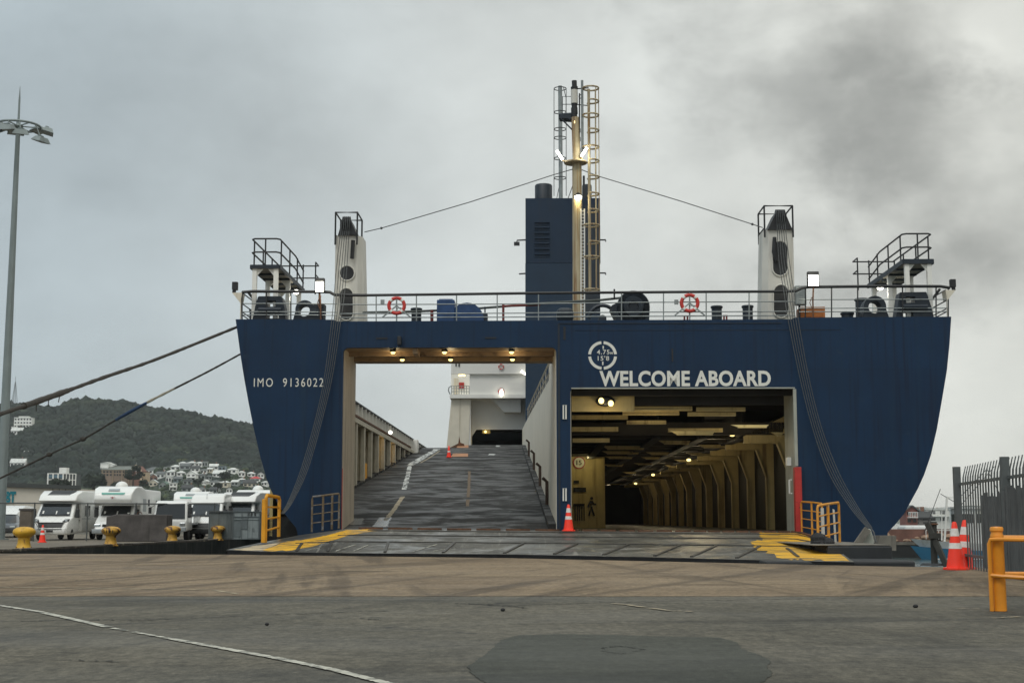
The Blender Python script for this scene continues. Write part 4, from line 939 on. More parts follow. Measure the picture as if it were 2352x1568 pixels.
# roller fairleads (frames with windows) and round panama leads
def fair(outl, holes, name, v=.45, th=.6):
    b = MB(); plate(b, [[(sp(x,y,v).x, sp(x,y,v).z) for x, y in outl]] + [[(sp(x,y,v).x, sp(x,y,v).z) for x, y in h] for h in holes], v, th); F(b, name, NAVYD, bevel=.02, seg=1)
R4 = lambda x0,y0,x1,y1: [(x0,y0),(x1,y0),(x1,y1),(x0,y1)]
fair([(579,737),(586,703),(592,682),(594,680),(645,680),(648,683),(653,705),(656,737)], [R4(614,691,633,704), R4(613,720,640,731)], 'roller_fairlead')
fair([(2058,732),(2064,690),(2067,671),(2128,670),(2140,705),(2146,732)], [R4(2081,682,2102,695), R4(2075,714,2097,727)], 'roller_fairlead')
for pts in (((594,711),(646,711)), ((2074,704),(2130,704))): b = MB(); b.tube([sp(*p, .4) for p in pts], .09, 12); F(b, 'fairlead_roller', NAVYD, smooth=True)
def arch(cx, cy, r, x0, x1, yb, extra):
    pts = [(x0, yb)] + [(cx-r*math.cos(R(a)), cy-r*math.sin(R(a))) for a in range(-10, 151 if extra else 191, 10)] + extra + [(x1, yb)]; return pts
fair(arch(700,711,22,672,742,737,[(722,697),(744,697)]), [circ(698,713,13.5,20)], 'panama_fairlead')
fair(arch(2010,705,26,1983,2043,730,[]), [circ(2009.5,705,14.5,20)], 'panama_fairlead')
# hoist posts (tapered white columns with sheaves on top)
def post(front, cs, holes, cap, cage, sheave_x, name):
    v0, v1 = 1.2, 2.4
    b = MB(); vs = [(sp(x, y, v0)) for x, y in front]
    back = [Vector((p.x + (.12 if i in (1, 2) else -.0), v1, p.z)) for i, p in enumerate(vs)]
    cl_, cr2 = cs; q = vs
    base = [q[0], q[1], q[1]+Vector((cr2,cr2,0)), Vector((q[1].x+cr2, v1, q[1].z)), Vector((q[0].x-cl_, v1, q[0].z)), q[0]+Vector((-cl_,cl_,0))]
    top = [q[3], q[2], q[2]+Vector((cr2*.85,cr2,0)), Vector((q[2].x+cr2*.85, v1, q[2].z)), Vector((q[3].x-cl_*.85, v1, q[3].z)), q[3]+Vector((-cl_*.85,cl_,0))]
    n = 6; b.add(base+top, [(0,1,2,3,4,5)[::-1], (6,7,8,9,10,11)]+[(i,(i+1)%n,n+(i+1)%n,n+i) for i in range(n)]); col = F(b, 'hoist_post', PGREYW)
    for h in holes:
        g = MB(); pts = [sp(x, y, v0-.03) for x, y in h]; g.prism(pts, (0,.05,0)); F(g, 'post_opening', STEELBLACK, col)
        g = MB(); g.tube([sp(x, y, v0-.03) for x, y in h], .03, 6, closed=True); F(g, 'opening_rim', PGREYW, col)
    g = MB(); g.prism([sp(x, y, v0-.1) for x, y in cap], (0,1.3,0)); F(g, 'sheave_housing', STEELBLACK)
    for x in sheave_x:
        g = MB(); c = sp(x, cap[2][1]+4, v0); g.lathe([(.30,-.03),(.33,-.03),(.33,-.015),(.28,0),(.33,.015),(.33,.03),(.30,.03)], (c.x, c.y+.1, c.z-.2), 20, 'x'); F(g, 'sheave', STEELBLACK, smooth=True)
    x0, x1, y0, y1 = cage; g = MB(); dv = 1.4
    A = [sp(x0,y0,v0-.1), sp(x1,y0,v0-.1)]; A += [A[1]+Vector((0,dv,0)), A[0]+Vector((0,dv,0))]
    Bz = sp(x0, y1, v0-.1).z; Mz = sp(x0, (y0+y1)/2+14, v0-.1).z
    for zz in (A[0].z, Mz): g.tube([Vector((a.x,a.y,zz)) for a in A], .035, 6, closed=True) if zz == A[0].z else [g.tube([Vector((A[i].x,A[i].y,zz)), Vector((A[j].x,A[j].y,zz))], .03, 6) for i, j in ((1,2),(3,0))]
    for a in A: g.tube([Vector((a.x,a.y,Bz)), a], .035, 6)
    F(g, 'post_top_railing', STEELBLACK, smooth=True)
PGREYW = mat('hoist_post_paint', C(200,198,190), .55, var=.05, scale=1.2, streak=C(140,132,118), sscale=(4,4,.15), sthr=(.56,.8))
def oval(x0, y0, x1, y1, n=8):
    r = (x1-x0)/2; cx = (x0+x1)/2
    return [(cx+r*math.cos(R(180+180*i/n)), y0+r+r*math.sin(R(180+180*i/n))) for i in range(n+1)] + [(cx+r*math.cos(R(180*i/n)), y1-r+r*math.sin(R(180*i/n))) for i in range(n+1)]
post([(770,738),(822,738),(820,541),(772,541)], (.04,.22), [circ(797,627,17.5,24), oval(779,661,812,736)], [(776,540),(820,540),(803,500),(788,500)], (771,821,488,562), (789,793.5,798,802.5), 'a')
post([(1764,734),(1824,734),(1820,527),(1766,527)], (.22,.04), [oval(1774,553,1810,634), oval(1776,653,1812,730)], [(1764,527),(1820,527),(1802,484),(1784,484)], (1755,1820,473,545), (1784,1789.5,1795,1800.5), 'b')
b = MB(); b.tube([sp(811-y*.06,552+y,1.05) for y in (0,42)], .075, 8); F(b, 'hook_block', STEELBLACK, smooth=True)
b = MB(); p = sp(1779,545,1.05); b.tube([p, p+Vector((-.02,0,-.55)), p+Vector((.05,0,-.9))], [.07,.1,.06], 8); F(b, 'hook_block', STEELBLACK, smooth=True)
# hoisting wires sagging from the post tops down the stern to the ramp ends
def wires(paths, r=.014):
    for pts in paths:
        P_ = [sp(x, y, v) for x, y, v in pts]; Q = []
        for i in range(len(P_)-1):
            p0, p1, p2, p3 = P_[max(i-1,0)], P_[i], P_[i+1], P_[min(i+2, len(P_)-1)]
            for k in range(8):
                t = k/8; Q.append(.5*((2*p1)+(p2-p0)*t+(2*p0-5*p1+4*p2-p3)*t*t+(3*p1-p0-3*p2+p3)*t**3))
        Q.append(P_[-1]); b = MB(); b.tube(Q, r, 5); F(b, 'hoist_wire', ROPE, smooth=True)
lp = []
for i in range(5):
    o = i*6.5-13; lp.append([(795+i*4-8,500,.95),(786+o*.9,600,.7),(779+o*.9,680,.25),(772+o*.8,738,-.12),(755+o*.7,860,-.25),(733+o*.6,960,-.35),(700+o*.6,1075,-.6),(668+o*.4,1150,-.9),(648+o*.25,1180,-1.2)])
wires(lp)
lp = []
for i in range(5):
    o = i*6.5-13; lp.append([(1792+i*4-8,484,.95),(1800+o*.9,590,.7),(1812+o*.9,670,.25),(1822+o*.9,735,-.12),(1846+o*.8,860,-.25),(1876+o*.8,980,-.35),(1915+o*.9,1085,-.6),(1962+o*.7,1165,-1.0),(1998+o*.4,1212,-2.2)])
wires(lp)
# deck machinery
b = MB(); HB(b, 1003, 688, 1044, 740, 1.0, 2.0); HB(b, 1008, 686, 1040, 689, 1.05, 1.95); F(b, 'winch_motor', BLUEM, bevel=.05)
c = sp(1072,732,1.0); b = MB(); b.lathe([(.62,0),(.62,.9),(.2,.95)], (c.x, 1.1, c.z), 24, 'y'); b.lathe([(.62,0),(.0,-.01)], (c.x,1.1,c.z), 24, 'y'); F(b, 'winch_drum', BLUEM, smooth=True)
c = sp(1455,704,1.0); b = MB(); rr = sp(1493,704,1.0).x-c.x
b.lathe([(rr*.95,0),(rr,.05),(rr,.85),(rr*.9,.95),(0.01,.96)], (c.x,1.0,c.z), 30, 'y'); b.lathe([(0.01,-.02),(rr*.3,-.02),(rr*.32,-.1),(rr*.6,-.1),(rr*.64,0),(rr*.95,0)], (c.x,1.0,c.z), 30, 'y'); wz = W(735,1.0)
b.prism([(c.x-rr*1.05,1.05,wz),(c.x+rr*.95,1.05,wz),(c.x+rr,1.05,c.z),(c.x-rr*.7,1.05,c.z+rr*.4),(c.x-rr*1.3,1.05,c.z+rr*.1),(c.x-rr*1.4,1.05,c.z-.05)], (0,.8,0)); F(b, 'mooring_winch', NAVYD, smooth=True)
b = MB(); c = sp(1384,732,1.4); b.torus(c, .5, .07, 'y', 30, 8, 0, math.pi); b.cyl(c, c+Vector((0,.3,0)), .15); F(b, 'brake_wheel', NAVYD, smooth=True)
b = MB(); HB(b, 1278, 705, 1318, 740, 2.0, 2.6); F(b, 'capstan_cover', NAVYD, bevel=.2, seg=3)
def bitt(x0, x1, y0, v=1.6, yb=737):
    b = MB(); a, c = sp(x0, y0, v), sp(x1, y0, v); r = (c.x-a.x)/2; z0 = W(yb+4, v, x0)
    b.lathe([(r*.85,z0-a.z),(r*.85,-.08),(r,-.05),(r,0),(r*.9,.02)], ((a.x+c.x)/2, v, a.z), 20); F(b, 'mooring_bitt', NAVYD, smooth=True)
bitt(943,970,709); bitt(1632,1660,704); bitt(1703,1731,703); bitt(1930,1962,719, 1.6, 730); bitt(1962,1995,687, 1.8, 730); bitt(572,590,712,2.2)
REDD = mat('dull_red_pipe', C(112,44,40), .6, var=.25, scale=4)
for pts_, r_, nm_ in (([(1156,738,1.2),(1156,698,1.2),(1157,703,1.3),(1240,700,2.0)], .045, 'fire_main'), ([(992,738,1.2),(992,712,1.2)], .06, 'hydrant'), ([(1572,738,1.2),(1572,726,1.2),(1579,726,1.2),(1579,738,1.2)], .035, 'pipe_loop'), ([(1663,738,1.2),(1663,724,1.2),(1669,724,1.2),(1669,738,1.2)], .035, 'pipe_loop')): b = MB(); tubepx(b, pts_, r_, 8); F(b, nm_, REDD, smooth=True)
b = MB(); tubepx(b, [(780,719,1.4),(960,715,1.4),(1100,708,1.5),(1240,697,1.8),(1380,689,1.6),(1425,684,1.4)], .045, 8); F(b, 'deck_pipe', DECKG, smooth=True)
b = MB(); HB(b, 1108, 720, 1120, 740, 1.3, 1.6); tubepx(b, [(1114,720,1.4),(1114,704,1.4)], .03); F(b, 'vent_head', NAVYD, bevel=.03)
b = MB(); tubepx(b, [(1411,664,.5),(1411,686,.5),(1403,686,.5)], .035); F(b, 'davit_hook', STEELBLACK)
b = MB(); HB(b, 1828, 655, 1852, 700, .9, 1.2); F(b, 'grey_locker', GALV, bevel=.04); b = MB(); tubepx(b, [(1836,700,1.0),(1836,735,1.0)], .04); F(b, 'locker_stand', STEELBLACK)
for x in (874, 1549): b = MB(); HB(b, x, 688, x+9, 699, .3, .34); F(b, 'small_notice', GALV)
# deck floodlights
def flood(x0, x1, y0, y1, xp, v, e, lit=LAMPW):
    b = MB(); HB(b, x0-1, y0-2, x1+1, y1+2, v+.03, v+.25); o = F(b, 'deck_floodlight', STEELBLACK, bevel=.02)
    g = MB(); HB(g, x0+1, y0+7, x1-1, y1, v, v+.04); F(g, 'lamp_glass', lit, o)
    g = MB(); tubepx(g, [(xp,738,v+.15),(xp-1,690,v+.15),((x0+x1)/2,y1,v+.15)], .03, 6); tubepx(g, [(xp-3,708,v+.1),(xp-8,695,v+.1),(xp-4,684,v+.1),(xp+1,680,v+.15)], .015, 5); F(g, 'lamp_stand', RUST, o)
    p = sp((x0+x1)/2, (y0+y1)/2, v-.35); plight(p.x, p.y, p.z, e*.5, (1,.93,.75), .12)
flood(724, 744, 640, 669, 737, .1, 40); flood(1857, 1880, 625, 656, 1868, .1, 40)
# raised gangway platforms
GRAT = mat('grating_underside', C(126,122,112), .8, var=.3, scale=4, spots=C(70,66,60), pscale=6)
def gang(x0, x1, yt, yb, s):
    v0, dv = .6, 5.5; a, c = sp(x0, yb, v0), sp(x1, yt, v0); x_in = c.x if s < 0 else a.x; x_out = a.x if s < 0 else c.x; si = -s
    b = MB(); b.box((a.x, v0, a.z+.02), (c.x, v0+dv, a.z+.07)); F(b, 'platform_grating', GRAT)
    b = MB(); b.box((a.x-.02, v0-.04, a.z), (c.x+.02, v0, c.z)); b.box((a.x-.05, v0, a.z), (a.x, v0+dv, c.z)); b.box((c.x, v0, a.z), (c.x+.05, v0+dv, c.z))
    for i in range(1, 5): b.box((a.x, v0+dv*i/5, a.z-.05), (c.x, v0+dv*i/5+.08, a.z+.02))
    F(b, 'platform_fascia', NAVYD)
    for u, v in ((a.x+.12, v0+.1), (c.x-.12, v0+.1), (a.x+.12, v0+2.6), (c.x-.12, v0+2.6), (a.x+.12, v0+5.1), (c.x-.12, v0+5.1)):
        g = MB(); g.bar((u, v, 8.1), (u, v, a.z), .16, .16, (0,1,0)); g.prism([(u,v-.02,a.z),(u+(.3 if u < (a.x+c.x)/2 else -.3),v-.02,a.z),(u,v-.02,a.z-.35)], (0,.04,0)); F(g, 'platform_leg', HOUSEW)
    g = MB(); z = a.z+.1
    for h in (1.02, .52):                                  # side rails run forward, dip to the stair at the inner end
        zz = z+h
        g.tube([(x_in, v0+dv*.98, zz-.25), (x_in, v0+3.5, zz), (x_in, v0+.15, zz), (x_in-si*.12, v0, zz), (x_out+si*.12, v0, zz), (x_out, v0+.15, zz), (x_out, v0+3.4, zz), (x_out, v0+dv, zz)], .032, 6)
    for u, v in ((x_in, v0+.4), (x_in, v0+2.2), (x_in, v0+3.9), (x_in, v0+5.3), (x_out, v0+.5), (x_out, v0+2.2), (x_out, v0+4), (x_out, v0+5.4), ((a.x+c.x)/2, v0)): g.tube([(u, v, z-.05), (u, v, z+1.02)], .03, 6)
    for h in (1.0, .5): g.tube([(x_out, v0+dv, z+h), (x_in+si*.6, v0+dv, z+h), (x_in+si*.6, v0+dv-.8, z+h)], .03, 6)
    g.tube([(x_in+si*.6, v0+dv-.8, z-.3), (x_in+si*.6, v0+dv-.8, z+1.0)], .03, 6); F(g, 'platform_railing', STEELBLACK, smooth=True)
    g = MB(); p = (x_in+si*.1, v0+3.2, a.z-.35); g.ball(p, (.12,.09,.09)); F(g, 'platform_lamp', LAMPW, smooth=True); plight(p[0], p[1]-.3, p[2]-.3, 8, (1,.95,.8))
gang(577, 641, 608, 617, -1); gang(2076, 2142, 595, 606, 1)
# funnel casing
FV = 72.0
b = MB(); HB(b, 1207, 604, 1378, 1010, FV, FV+9); F(b, 'funnel_base', FUNL)
b = MB(); HB(b, 1207, 455, 1340, 604, FV-.02, FV+9); HB(b, 1340, 455, 1378, 604, FV+1.2, FV+9); fn = F(b, 'funnel', FUNB)
b = MB(); HB(b, 1343, 470, 1376, 720, FV-.06, FV); F(b, 'funnel_side_panel', NAVYD)
b = MB()
for i in range(7): y = 507+i*12.2; HB(b, 1228, y, 1262, y+4, FV-.22, FV-.02); HB(b, 1228, y+4, 1262, y+11, FV-.06, FV-.02)
F(b, 'louvre', FUNB)
for x, y, w, h in ((1248.5,425,20,31),(1348,425,11,31)):
    a = sp(x, y, FV+3); r = sp(x+w, y, FV+3).x-a.x; b = MB(); b.lathe([(r,-h*.02*1.2-1.6),(r,-.1),(r*.92,0),(r*.8,0),(r*.78,-.4)], tuple(a), 24); F(b, 'exhaust_pipe', NAVYD, smooth=True)
a = sp(1341,455,FV+2); b = MB(); b.cyl(a-Vector((0,0,.5)), sp(1341,404,FV+2), .1); F(b, 'exhaust_pipe', STEELBLACK, smooth=True)
for pts in ([(1207,551),(1188,552),(1186,560)], [(1207,628),(1192,629)], [(1378,551),(1391,551),(1391,555)], [(1378,627),(1391,627),(1391,631)]): b = MB(); tubepx(b, pts, .07, 6, FV+.3); F(b, 'lamp_arm', STEELBLACK)
b = MB(); b.cbox(sp(1187,560,FV+.3), (.5,.3,.3)); F(b, 'arm_lamp', STEELBLACK)
# aft mast on the funnel top with its ladder cage
AV = FV+2
b = MB(); tubepx(b, [(1288,460,AV),(1287.5,340,AV),(1286.5,198,AV)], .19, 10); F(b, 'aft_mast', GALV, smooth=True)
b = MB()
cr_ = (sp(1300,300,AV).x-sp(1272,300,AV).x)/2
for y in (204,258,297,317,364,409): b.torus(sp(1286.5,y,AV), cr_, .045, 'z', 20, 5)
for dx in (-1, 1): tubepx(b, [(1286.5+dx*14,204,AV),(1286.5+dx*14,450,AV)], .03, 5)
tubepx(b, [(1294,200,AV),(1300,225,AV),(1300,262,AV)], .03, 5); tubepx(b, [(1278,460,AV),(1286,420,AV)], .03); tubepx(b, [(1304,458,AV),(1318,420,30)], .03); F(b, 'aft_mast_ladder_cage', STEELBLACK)
# main mast at the stern rail
MV = 3.0
b = MB(); b.tube([sp(1327.5,745,MV), sp(1327,600,MV), sp(1325,372,MV)], [.21,.20,.185], 14); b.tube([sp(1325,372,MV), sp(1321,270,MV)], [.16,.15], 12); F(b, 'mast_pole', MASTW, smooth=True)
b = MB()
for y0, y1, r, in ((288,262,.115),(262,248,.13),(248,241,.11),(241,205,.125),(205,200,.14),(200,186,.10)):
    b.cyl(sp(1319.5,y0,MV), sp(1319,y1,MV), r, n=12)
F(b, 'mast_lantern_stack', STEELBLACK, smooth=True)
b = MB(); b.cyl(sp(1319.3,238,MV), sp(1319,207,MV), .135, n=12); F(b, 'masthead_light', PGREYW, smooth=True)
g = MB(); g.ball(sp(1320,281,MV-.12), (.03,.03,.09)); F(g, 'navigation_light', LAMPY)
a = sp(1322,376,MV); b = MB(); b.lathe([(.02,-.02),(.44,.0),(.46,.04),(.44,.07),(.02,.07)], tuple(a), 24); F(b, 'mast_platform', MASTW, smooth=True)
b = MB(); tubepx(b, [(1318,262,MV),(1285,264,MV+.2),(1285,272,MV+.2),(1318,274,MV)], .06, 6); b.prism([sp(1286,263,MV), sp(1316,263,MV), sp(1316,273,MV), sp(1286,271,MV)], (0,.5,0)); tubepx(b, [(1288,272,MV),(1316,300,MV)], .03); tubepx(b, [(1292,262,MV),(1292,222,MV),(1318,222,MV)], .015); tubepx(b, [(1292,240,MV),(1318,240,MV)], .015); F(b, 'mast_bracket', NAVYD)
b = MB(); tubepx(b, [(1337,185,MV),(1338,360,MV)], .05, 8); F(b, 'whip_aerial', GALV)
b = MB(); tubepx(b, [(1331,215,MV),(1331,420,MV),(1334,470,MV)], .03); tubepx(b, [(1318,205,MV),(1352,202,MV)], .025); tubepx(b, [(1320,240,MV),(1352,243,MV)], .02); b.torus(sp(1334,222,MV), .07, .02, 'y', 14, 5)
for y in (300, 320, 345, 395, 412): b.cbox(sp(1330,y,MV), (.12,.12,.14))
F(b, 'mast_cabling', STEELBLACK)
b = MB(); tubepx(b, [(1352,205,MV-.1),(1353,340,MV-.1),(1354,520,MV-.1),(1355,668,MV-.1)], .055, 8); F(b, 'ladder_back_rail', MASTW, smooth=True)
b = MB(); hr = (sp(1377,400,MV).x-sp(1340,400,MV).x)/2
for i, y in enumerate((203,233,265,300,338,370,407,446,484,518,557,591,666)):
    c = sp(1356.5+(y-203)*.004, y, MV-.05); full = i in (0, 2, 4, 9, 11, 12)
    b.torus(c, hr, .035, 'z', 20, 6, 0 if full else R(-105), 2*math.pi if full else R(115))
for dx, dv in ((hr, 0), (hr*.6, -hr*.8), (hr*.6, hr*.8)): b.tube([sp(1356.5,203,MV-.05)+Vector((dx,dv,0)), sp(1358.5,666,MV-.05)+Vector((dx,dv,0))], .018, 5)
F(b, 'ladder_cage', MASTW, smooth=True)
b = MB()
for x in (1334.5, 1342.5): tubepx(b, [(x,480,MV-.2),(x,738,MV-.2)], .028)
for i in range(34): y = 485+i*7.5; b.bar(sp(1334.5,y,MV-.2), sp(1342.5,y,MV-.2), .022)
F(b, 'mast_ladder', HOUSEW)
for x, y, dx, s in ((1286,358,7,-1),(1341,351,-7,1)):
    b = MB(); a, c = sp(x-dx, y-9, MV-.2), sp(x+dx*.8, y+10, MV-.2); b.bar(a, c, .16, .1); o = F(b, 'mast_floodlight', STEELBLACK)
    g = MB(); e = Vector((0,-.1,0)); g.bar(a+e, c+e, .17, .08); F(g, 'lamp_glass', LAMPW, o)
    g = MB(); g.bar(c, sp(1322+s*18, 374, MV-.1), .06); F(g, 'lamp_bracket', MASTW, o)
p = sp(1341,356,MV-.5); plight(p.x, p.y, p.z, 12, (1,.92,.6)); p = sp(1328,454,MV-.35)
b = MB(); b.cbox(sp(1328,453,MV-.28), (.26,.16,.13)); F(b, 'mast_lamp', LAMPW, bevel=.03); plight(p.x, p.y-.05, p.z-.12, 9, (1,.8,.3))
b = MB(); b.lathe([(.02,0),(.16,-.05),(.17,-.02),(.04,.09)], tuple(sp(1328,448,MV-.28)), 14); F(b, 'lamp_hood', STEELBLACK)
# stays from the mast to the hoist posts
for pts in ([(1318,388,MV),(1270,402,2.7),(1080,464,2),(876,524,1.7),(837,533,1.7)], [(1330,388,MV),(1378,406,2.8),(1560,461,2.2),(1728,515,1.7),(1752,523,1.7)]):
    b = MB(); tubepx(b, pts, .018, 5); q_ = pts[3]; b.ball(sp(*q_), .05); F(b, 'mast_stay', ROPE)
# lifebuoys hung on the rail (lift off: things of their own)
BUOYR = mat('lifebuoy_red', C(190,52,44), .5, var=.1, spots=C(150,60,50), pthr=(.66,.8))
def lifebuoy(x, y, v, r, label, stand=True):
    o = empty('lifebuoy', SHIP_M @ sp(x, y, v), -HEAD); tag(o, label, 'lifebuoy', 'lifebuoys hung on the ferry')
    b = MB(); b.torus((0,0,0), r*.82, r*.19, 'y', 32, 10); b.build('ring', BUOYR, o, smooth=True)
    for a in (45,135,225,315):
        g = MB(); g.torus((0,0,0), r*.82, r*.2, 'y', 6, 10, R(a-9), R(a+9)); g.build('band', WHITE, o, smooth=True)
    if stand:
        g = MB()
        for p, q in (((0,-.02,r*1.05),(0,-.02,0)), ((0,0,0),(-r*1.5,0,-r*1.25)), ((0,0,0),(r*1.5,0,-r*1.25)), ((0,.05,-.05),(0,.05,-r*1.9))): g.bar(p, q, .05)
        g.build('holder', GALV, o); g = MB(); g.torus((r*.35,.04,-r*.55), r*.35, .012, 'y', 20, 5); g.build('grab_line', ROPE, o)
    return o
lifebuoy(911, 702, .25, 22/FP*50.2, 'red lifebuoy on a tripod holder at the rail, left of the blue winch')
lifebuoy(1584, 696, .25, 23/FP*50.2, 'red lifebuoy on a tripod holder at the rail, right of the big dark winch')
lifebuoy(1151, 842, HV-.42, 6.6/FP*130, 'small red ring lifebuoy high on the white deckhouse front', False)
lifebuoy(1151, 898, HV-.12, 6.8/FP*130, 'small lifebuoy on the white deckhouse behind the bright wall lamp', False)
# plywood crate on the stern deck
o = empty('deck_crate', SHIP_M @ Vector((U(1867,1.5,720), 1.5, 8.18)), -HEAD); tag(o, 'orange brown timber crate on the stern deck beneath the floodlight', 'crate')
cw = (U(1894,1.5)-U(1838,1.5)); ch = W(706,1.5)-8.18; TIMB = mat('orange_timber', C(172,104,54), .8, var=.2, scale=3, stretch=(1,1,8))
b = MB()
for i in range(4): b.box((-cw/2,0,ch*i/4+.01), (cw/2,.9,ch*(i+1)/4))
b.build('planks', TIMB, o); b = MB()
for u in (-cw/2+.05, 0, cw/2-.05): b.box((u-.05,-.03,0), (u+.05,0,ch))
b.build('battens', TIMB, o)
# ------------------------------------------------------------------ loading ramp between quay and ferry
link = empty('loading_ramp', (0, 44, 0)); LO_ = Vector((0, 44, 0))
tag(link, 'wide grey steel loading ramp with yellow sides, from quay edge to ferry doors', 'loading ramp')
def A(mb, name, m, parent=None, **k):
    mb.v = [tuple(Vector(p)-LO_) for p in mb.v]; return mb.build(name, m, parent or link, **k)
near = [px(520,1262,46), px(600,1266,45), px(760,1269,44), px(1176,1272.5,42.5), px(1500,1279,40), px(1800,1287,37), px(1962,1290,36)]
far = [px(566,1252,47.6), px(684,1229,49.2), px(800,1213,49.85), px(1290,1218,49.85), px(1600,1220.5,49.85), px(1832,1222,49.8), px(1893,1241,46.4)]
SN = 6
def lerp_list(L_, s):
    i = min(int(s), len(L_)-2); return L_[i].lerp(L_[i+1], s-i)
def D(s, t, dz=0.0): return lerp_list(near, s).lerp(lerp_list(far, s), t) + Vector((0,0,dz))
rows = [[D(s, t) for s in np.linspace(0, 6, 61)] for t in np.linspace(0, 1, 9)]
mb = MB(); mb.grid(rows); A(mb, 'deck_plate', LINKD)
mb = MB(); b_ = [D(s, 0) for s in np.linspace(0, 6, 61)]
mb.grid([b_, [p+Vector((0,.06,-.22)) for p in b_]]); e_ = [D(6, t) for t in np.linspace(0,1,9)]; mb.grid([e_, [p-Vector((0,0,.4)) for p in e_]]); e_ = [D(0, t) for t in np.linspace(0,1,9)]; mb.grid([e_, [p-Vector((0,0,.4)) for p in e_]])
A(mb, 'ramp_lip', RUBBER)
def sheet(poly, m, name, dz=.006):                         # sheet laid on the deck, outline in deck coordinates
    n = len(poly); b = MB(); C_ = [sum(p[0] for p in poly)/n, sum(p[1] for p in poly)/n]; K = 6
    rings = [[D(C_[0]+(p[0]-C_[0])*k/K, C_[1]+(p[1]-C_[1])*k/K, dz) for p in poly] for k in range(K+1)]
    for r in rings: r.append(r[0])
    b.grid(rings); return A(b, name, m)
DECKY = mat('yellow_deck_paint', C(226,172,40), .5, var=.14, scale=1.4, spots=C(104,92,66), pscale=2.6, pthr=(.47,.62), stretch=(.4,1.6,1), streak=C(176,128,44), sscale=(.8,3,1), rvar=.1)
def ragged(pts, n=6, amp=.03):
    out = []
    for a, b in zip(pts, pts[1:]+pts[:1]):
        for i in range(n): t = i/n; out.append((a[0]+(b[0]-a[0])*t+random.uniform(-amp,amp), min(.985, max(.015, a[1]+(b[1]-a[1])*t+random.uniform(-amp,amp)*1.2))))
    return out
sheet(ragged([(0.98,.02),(1.35,.05),(1.75,.35),(2.0,.62),(2.16,.95),(1.98,.93),(1.6,.72),(1.3,.6),(1.02,.55)]), DECKY, 'yellow_side_paint')
sheet(ragged([(0.15,.04),(.96,.03),(.98,.5),(.4,.45)], 5, .02), mat('worn_pale_deck', C(196,176,140), .6, var=.2, scale=2, spots=C(120,112,100), pscale=3, pthr=(.5,.6), stretch=(.4,1.6,1)), 'worn_side_paint')
sheet(ragged([(5.0,.06),(5.3,.03),(5.93,.04),(5.97,.9),(5.2,.96),(4.62,.97),(4.72,.66),(4.62,.56),(4.72,.36)]), DECKY, 'yellow_side_paint')
BARM = mat('bare_steel_bar', C(70,68,64), .5, .3, var=.3, scale=4)   # raised welded bars across and along the plates
def dbar(a, c, w=.06, h=.03, n=24):
    mb = MB()
    for i in range(n): mb.bar(D(a[0]+(c[0]-a[0])*i/n, a[1]+(c[1]-a[1])*i/n, h/2), D(a[0]+(c[0]-a[0])*(i+1)/n, a[1]+(c[1]-a[1])*(i+1)/n, h/2), w, h)
    A(mb, 'deck_bar', BARM)
dbar((1.3,.42),(5.5,.42)); dbar((1.9,.7),(5.7,.7), .1); dbar((2.1,.9),(5.8,.9), .05)
for s in (1.5, 1.95, 2.3, 2.62, 2.95, 3.3, 3.65, 4.0, 4.3, 4.65): dbar((s,.03),(s+.06*(s-3),.40), .09, .035, 5)
dbar((5.2,.1),(4.98,.34), .08, .04, 4)
for s0, t0, s1, t1, w_ in ((1.62,.06,1.80,.2,.05),(2.02,.05,2.10,.3,.05),(2.12,.05,2.17,.3,.04),(2.45,.05,2.52,.34,.05),(2.55,.08,2.62,.2,.06),(2.6,.22,2.75,.26,.05),(2.85,.1,2.9,.2,.04),(3.9,.45,4.05,.46,.09),(3.4,.62,3.6,.63,.08)):
    b = MB()
    for i in range(4): a, c = D(s0+(s1-s0)*i/4, t0+(t1-t0)*i/4, .012), D(s0+(s1-s0)*(i+1)/4, t0+(t1-t0)*(i+1)/4, .012); b.bar(a, c, w_*random.uniform(.6,1.2), .006)
    A(b, 'chalk_stroke', LINE)
mb = MB()                                                  # hinge strip at the sill
for i in range(28): a = D(2.05+i*.138, .992, .02); c = D(2.05+(i+.82)*.138, .992, .02); mb.bar(a, c, .16, .07)
A(mb, 'sill_hinges', RUST)
def gate(pts, hts, name_m, bars=3, r=.035, posts=None):
    root = MB(); A0 = [Vector(p) for p in pts]; T = [p+Vector((0,0,h)) for p, h in zip(A0, hts)]
    root.tube([A0[0], T[0]-Vector((0,0,.08)), T[0].lerp(T[1], .05)]+T[1:-1]+[T[-1].lerp(T[-2], .05), T[-1]-Vector((0,0,.08)), A0[-1]], r, 8)
    for k in range(1, bars+1):
        f = 1-k/(bars+1)
        for i in range(len(A0)-1): root.tube([A0[i]+(T[i]-A0[i])*f, A0[i+1]+(T[i+1]-A0[i+1])*f], r*.6, 6)
    for i in (posts or []): root.tube([A0[i], T[i]], r*1.15, 8)
    return A(root, 'side_gate', name_m, smooth=True)
YW = mat('worn_yellow_rail', C(206,140,40), .55, var=.15, scale=4, spots=C(176,150,120), pscale=8, pthr=(.55,.66))
g0, g1 = D(.92,.42), D(1.42,.93); gate([px(609,1246,47.2), px(640,1232,49.0)], [1.58, 1.35], YELLOW, 3, .06)
mb = MB(); p = px(604,1246,47.1); mb.box((p.x-.06,p.y-.05,p.z), (p.x+.07,p.y+.05,p.z+1.45)); A(mb, 'gate_post', YELLOW, bevel=.02)
YB2 = mat('dull_yellow_rail', C(98,84,62), .6, var=.3, scale=5, spots=C(110,110,112), pscale=5, pthr=(.5,.6))
gate([px(716,1221,49.4), px(741,1218,49.5), px(762,1215,49.6), px(778,1213,49.65)], [1.22]*4, YB2, 3, .035, [1,2])
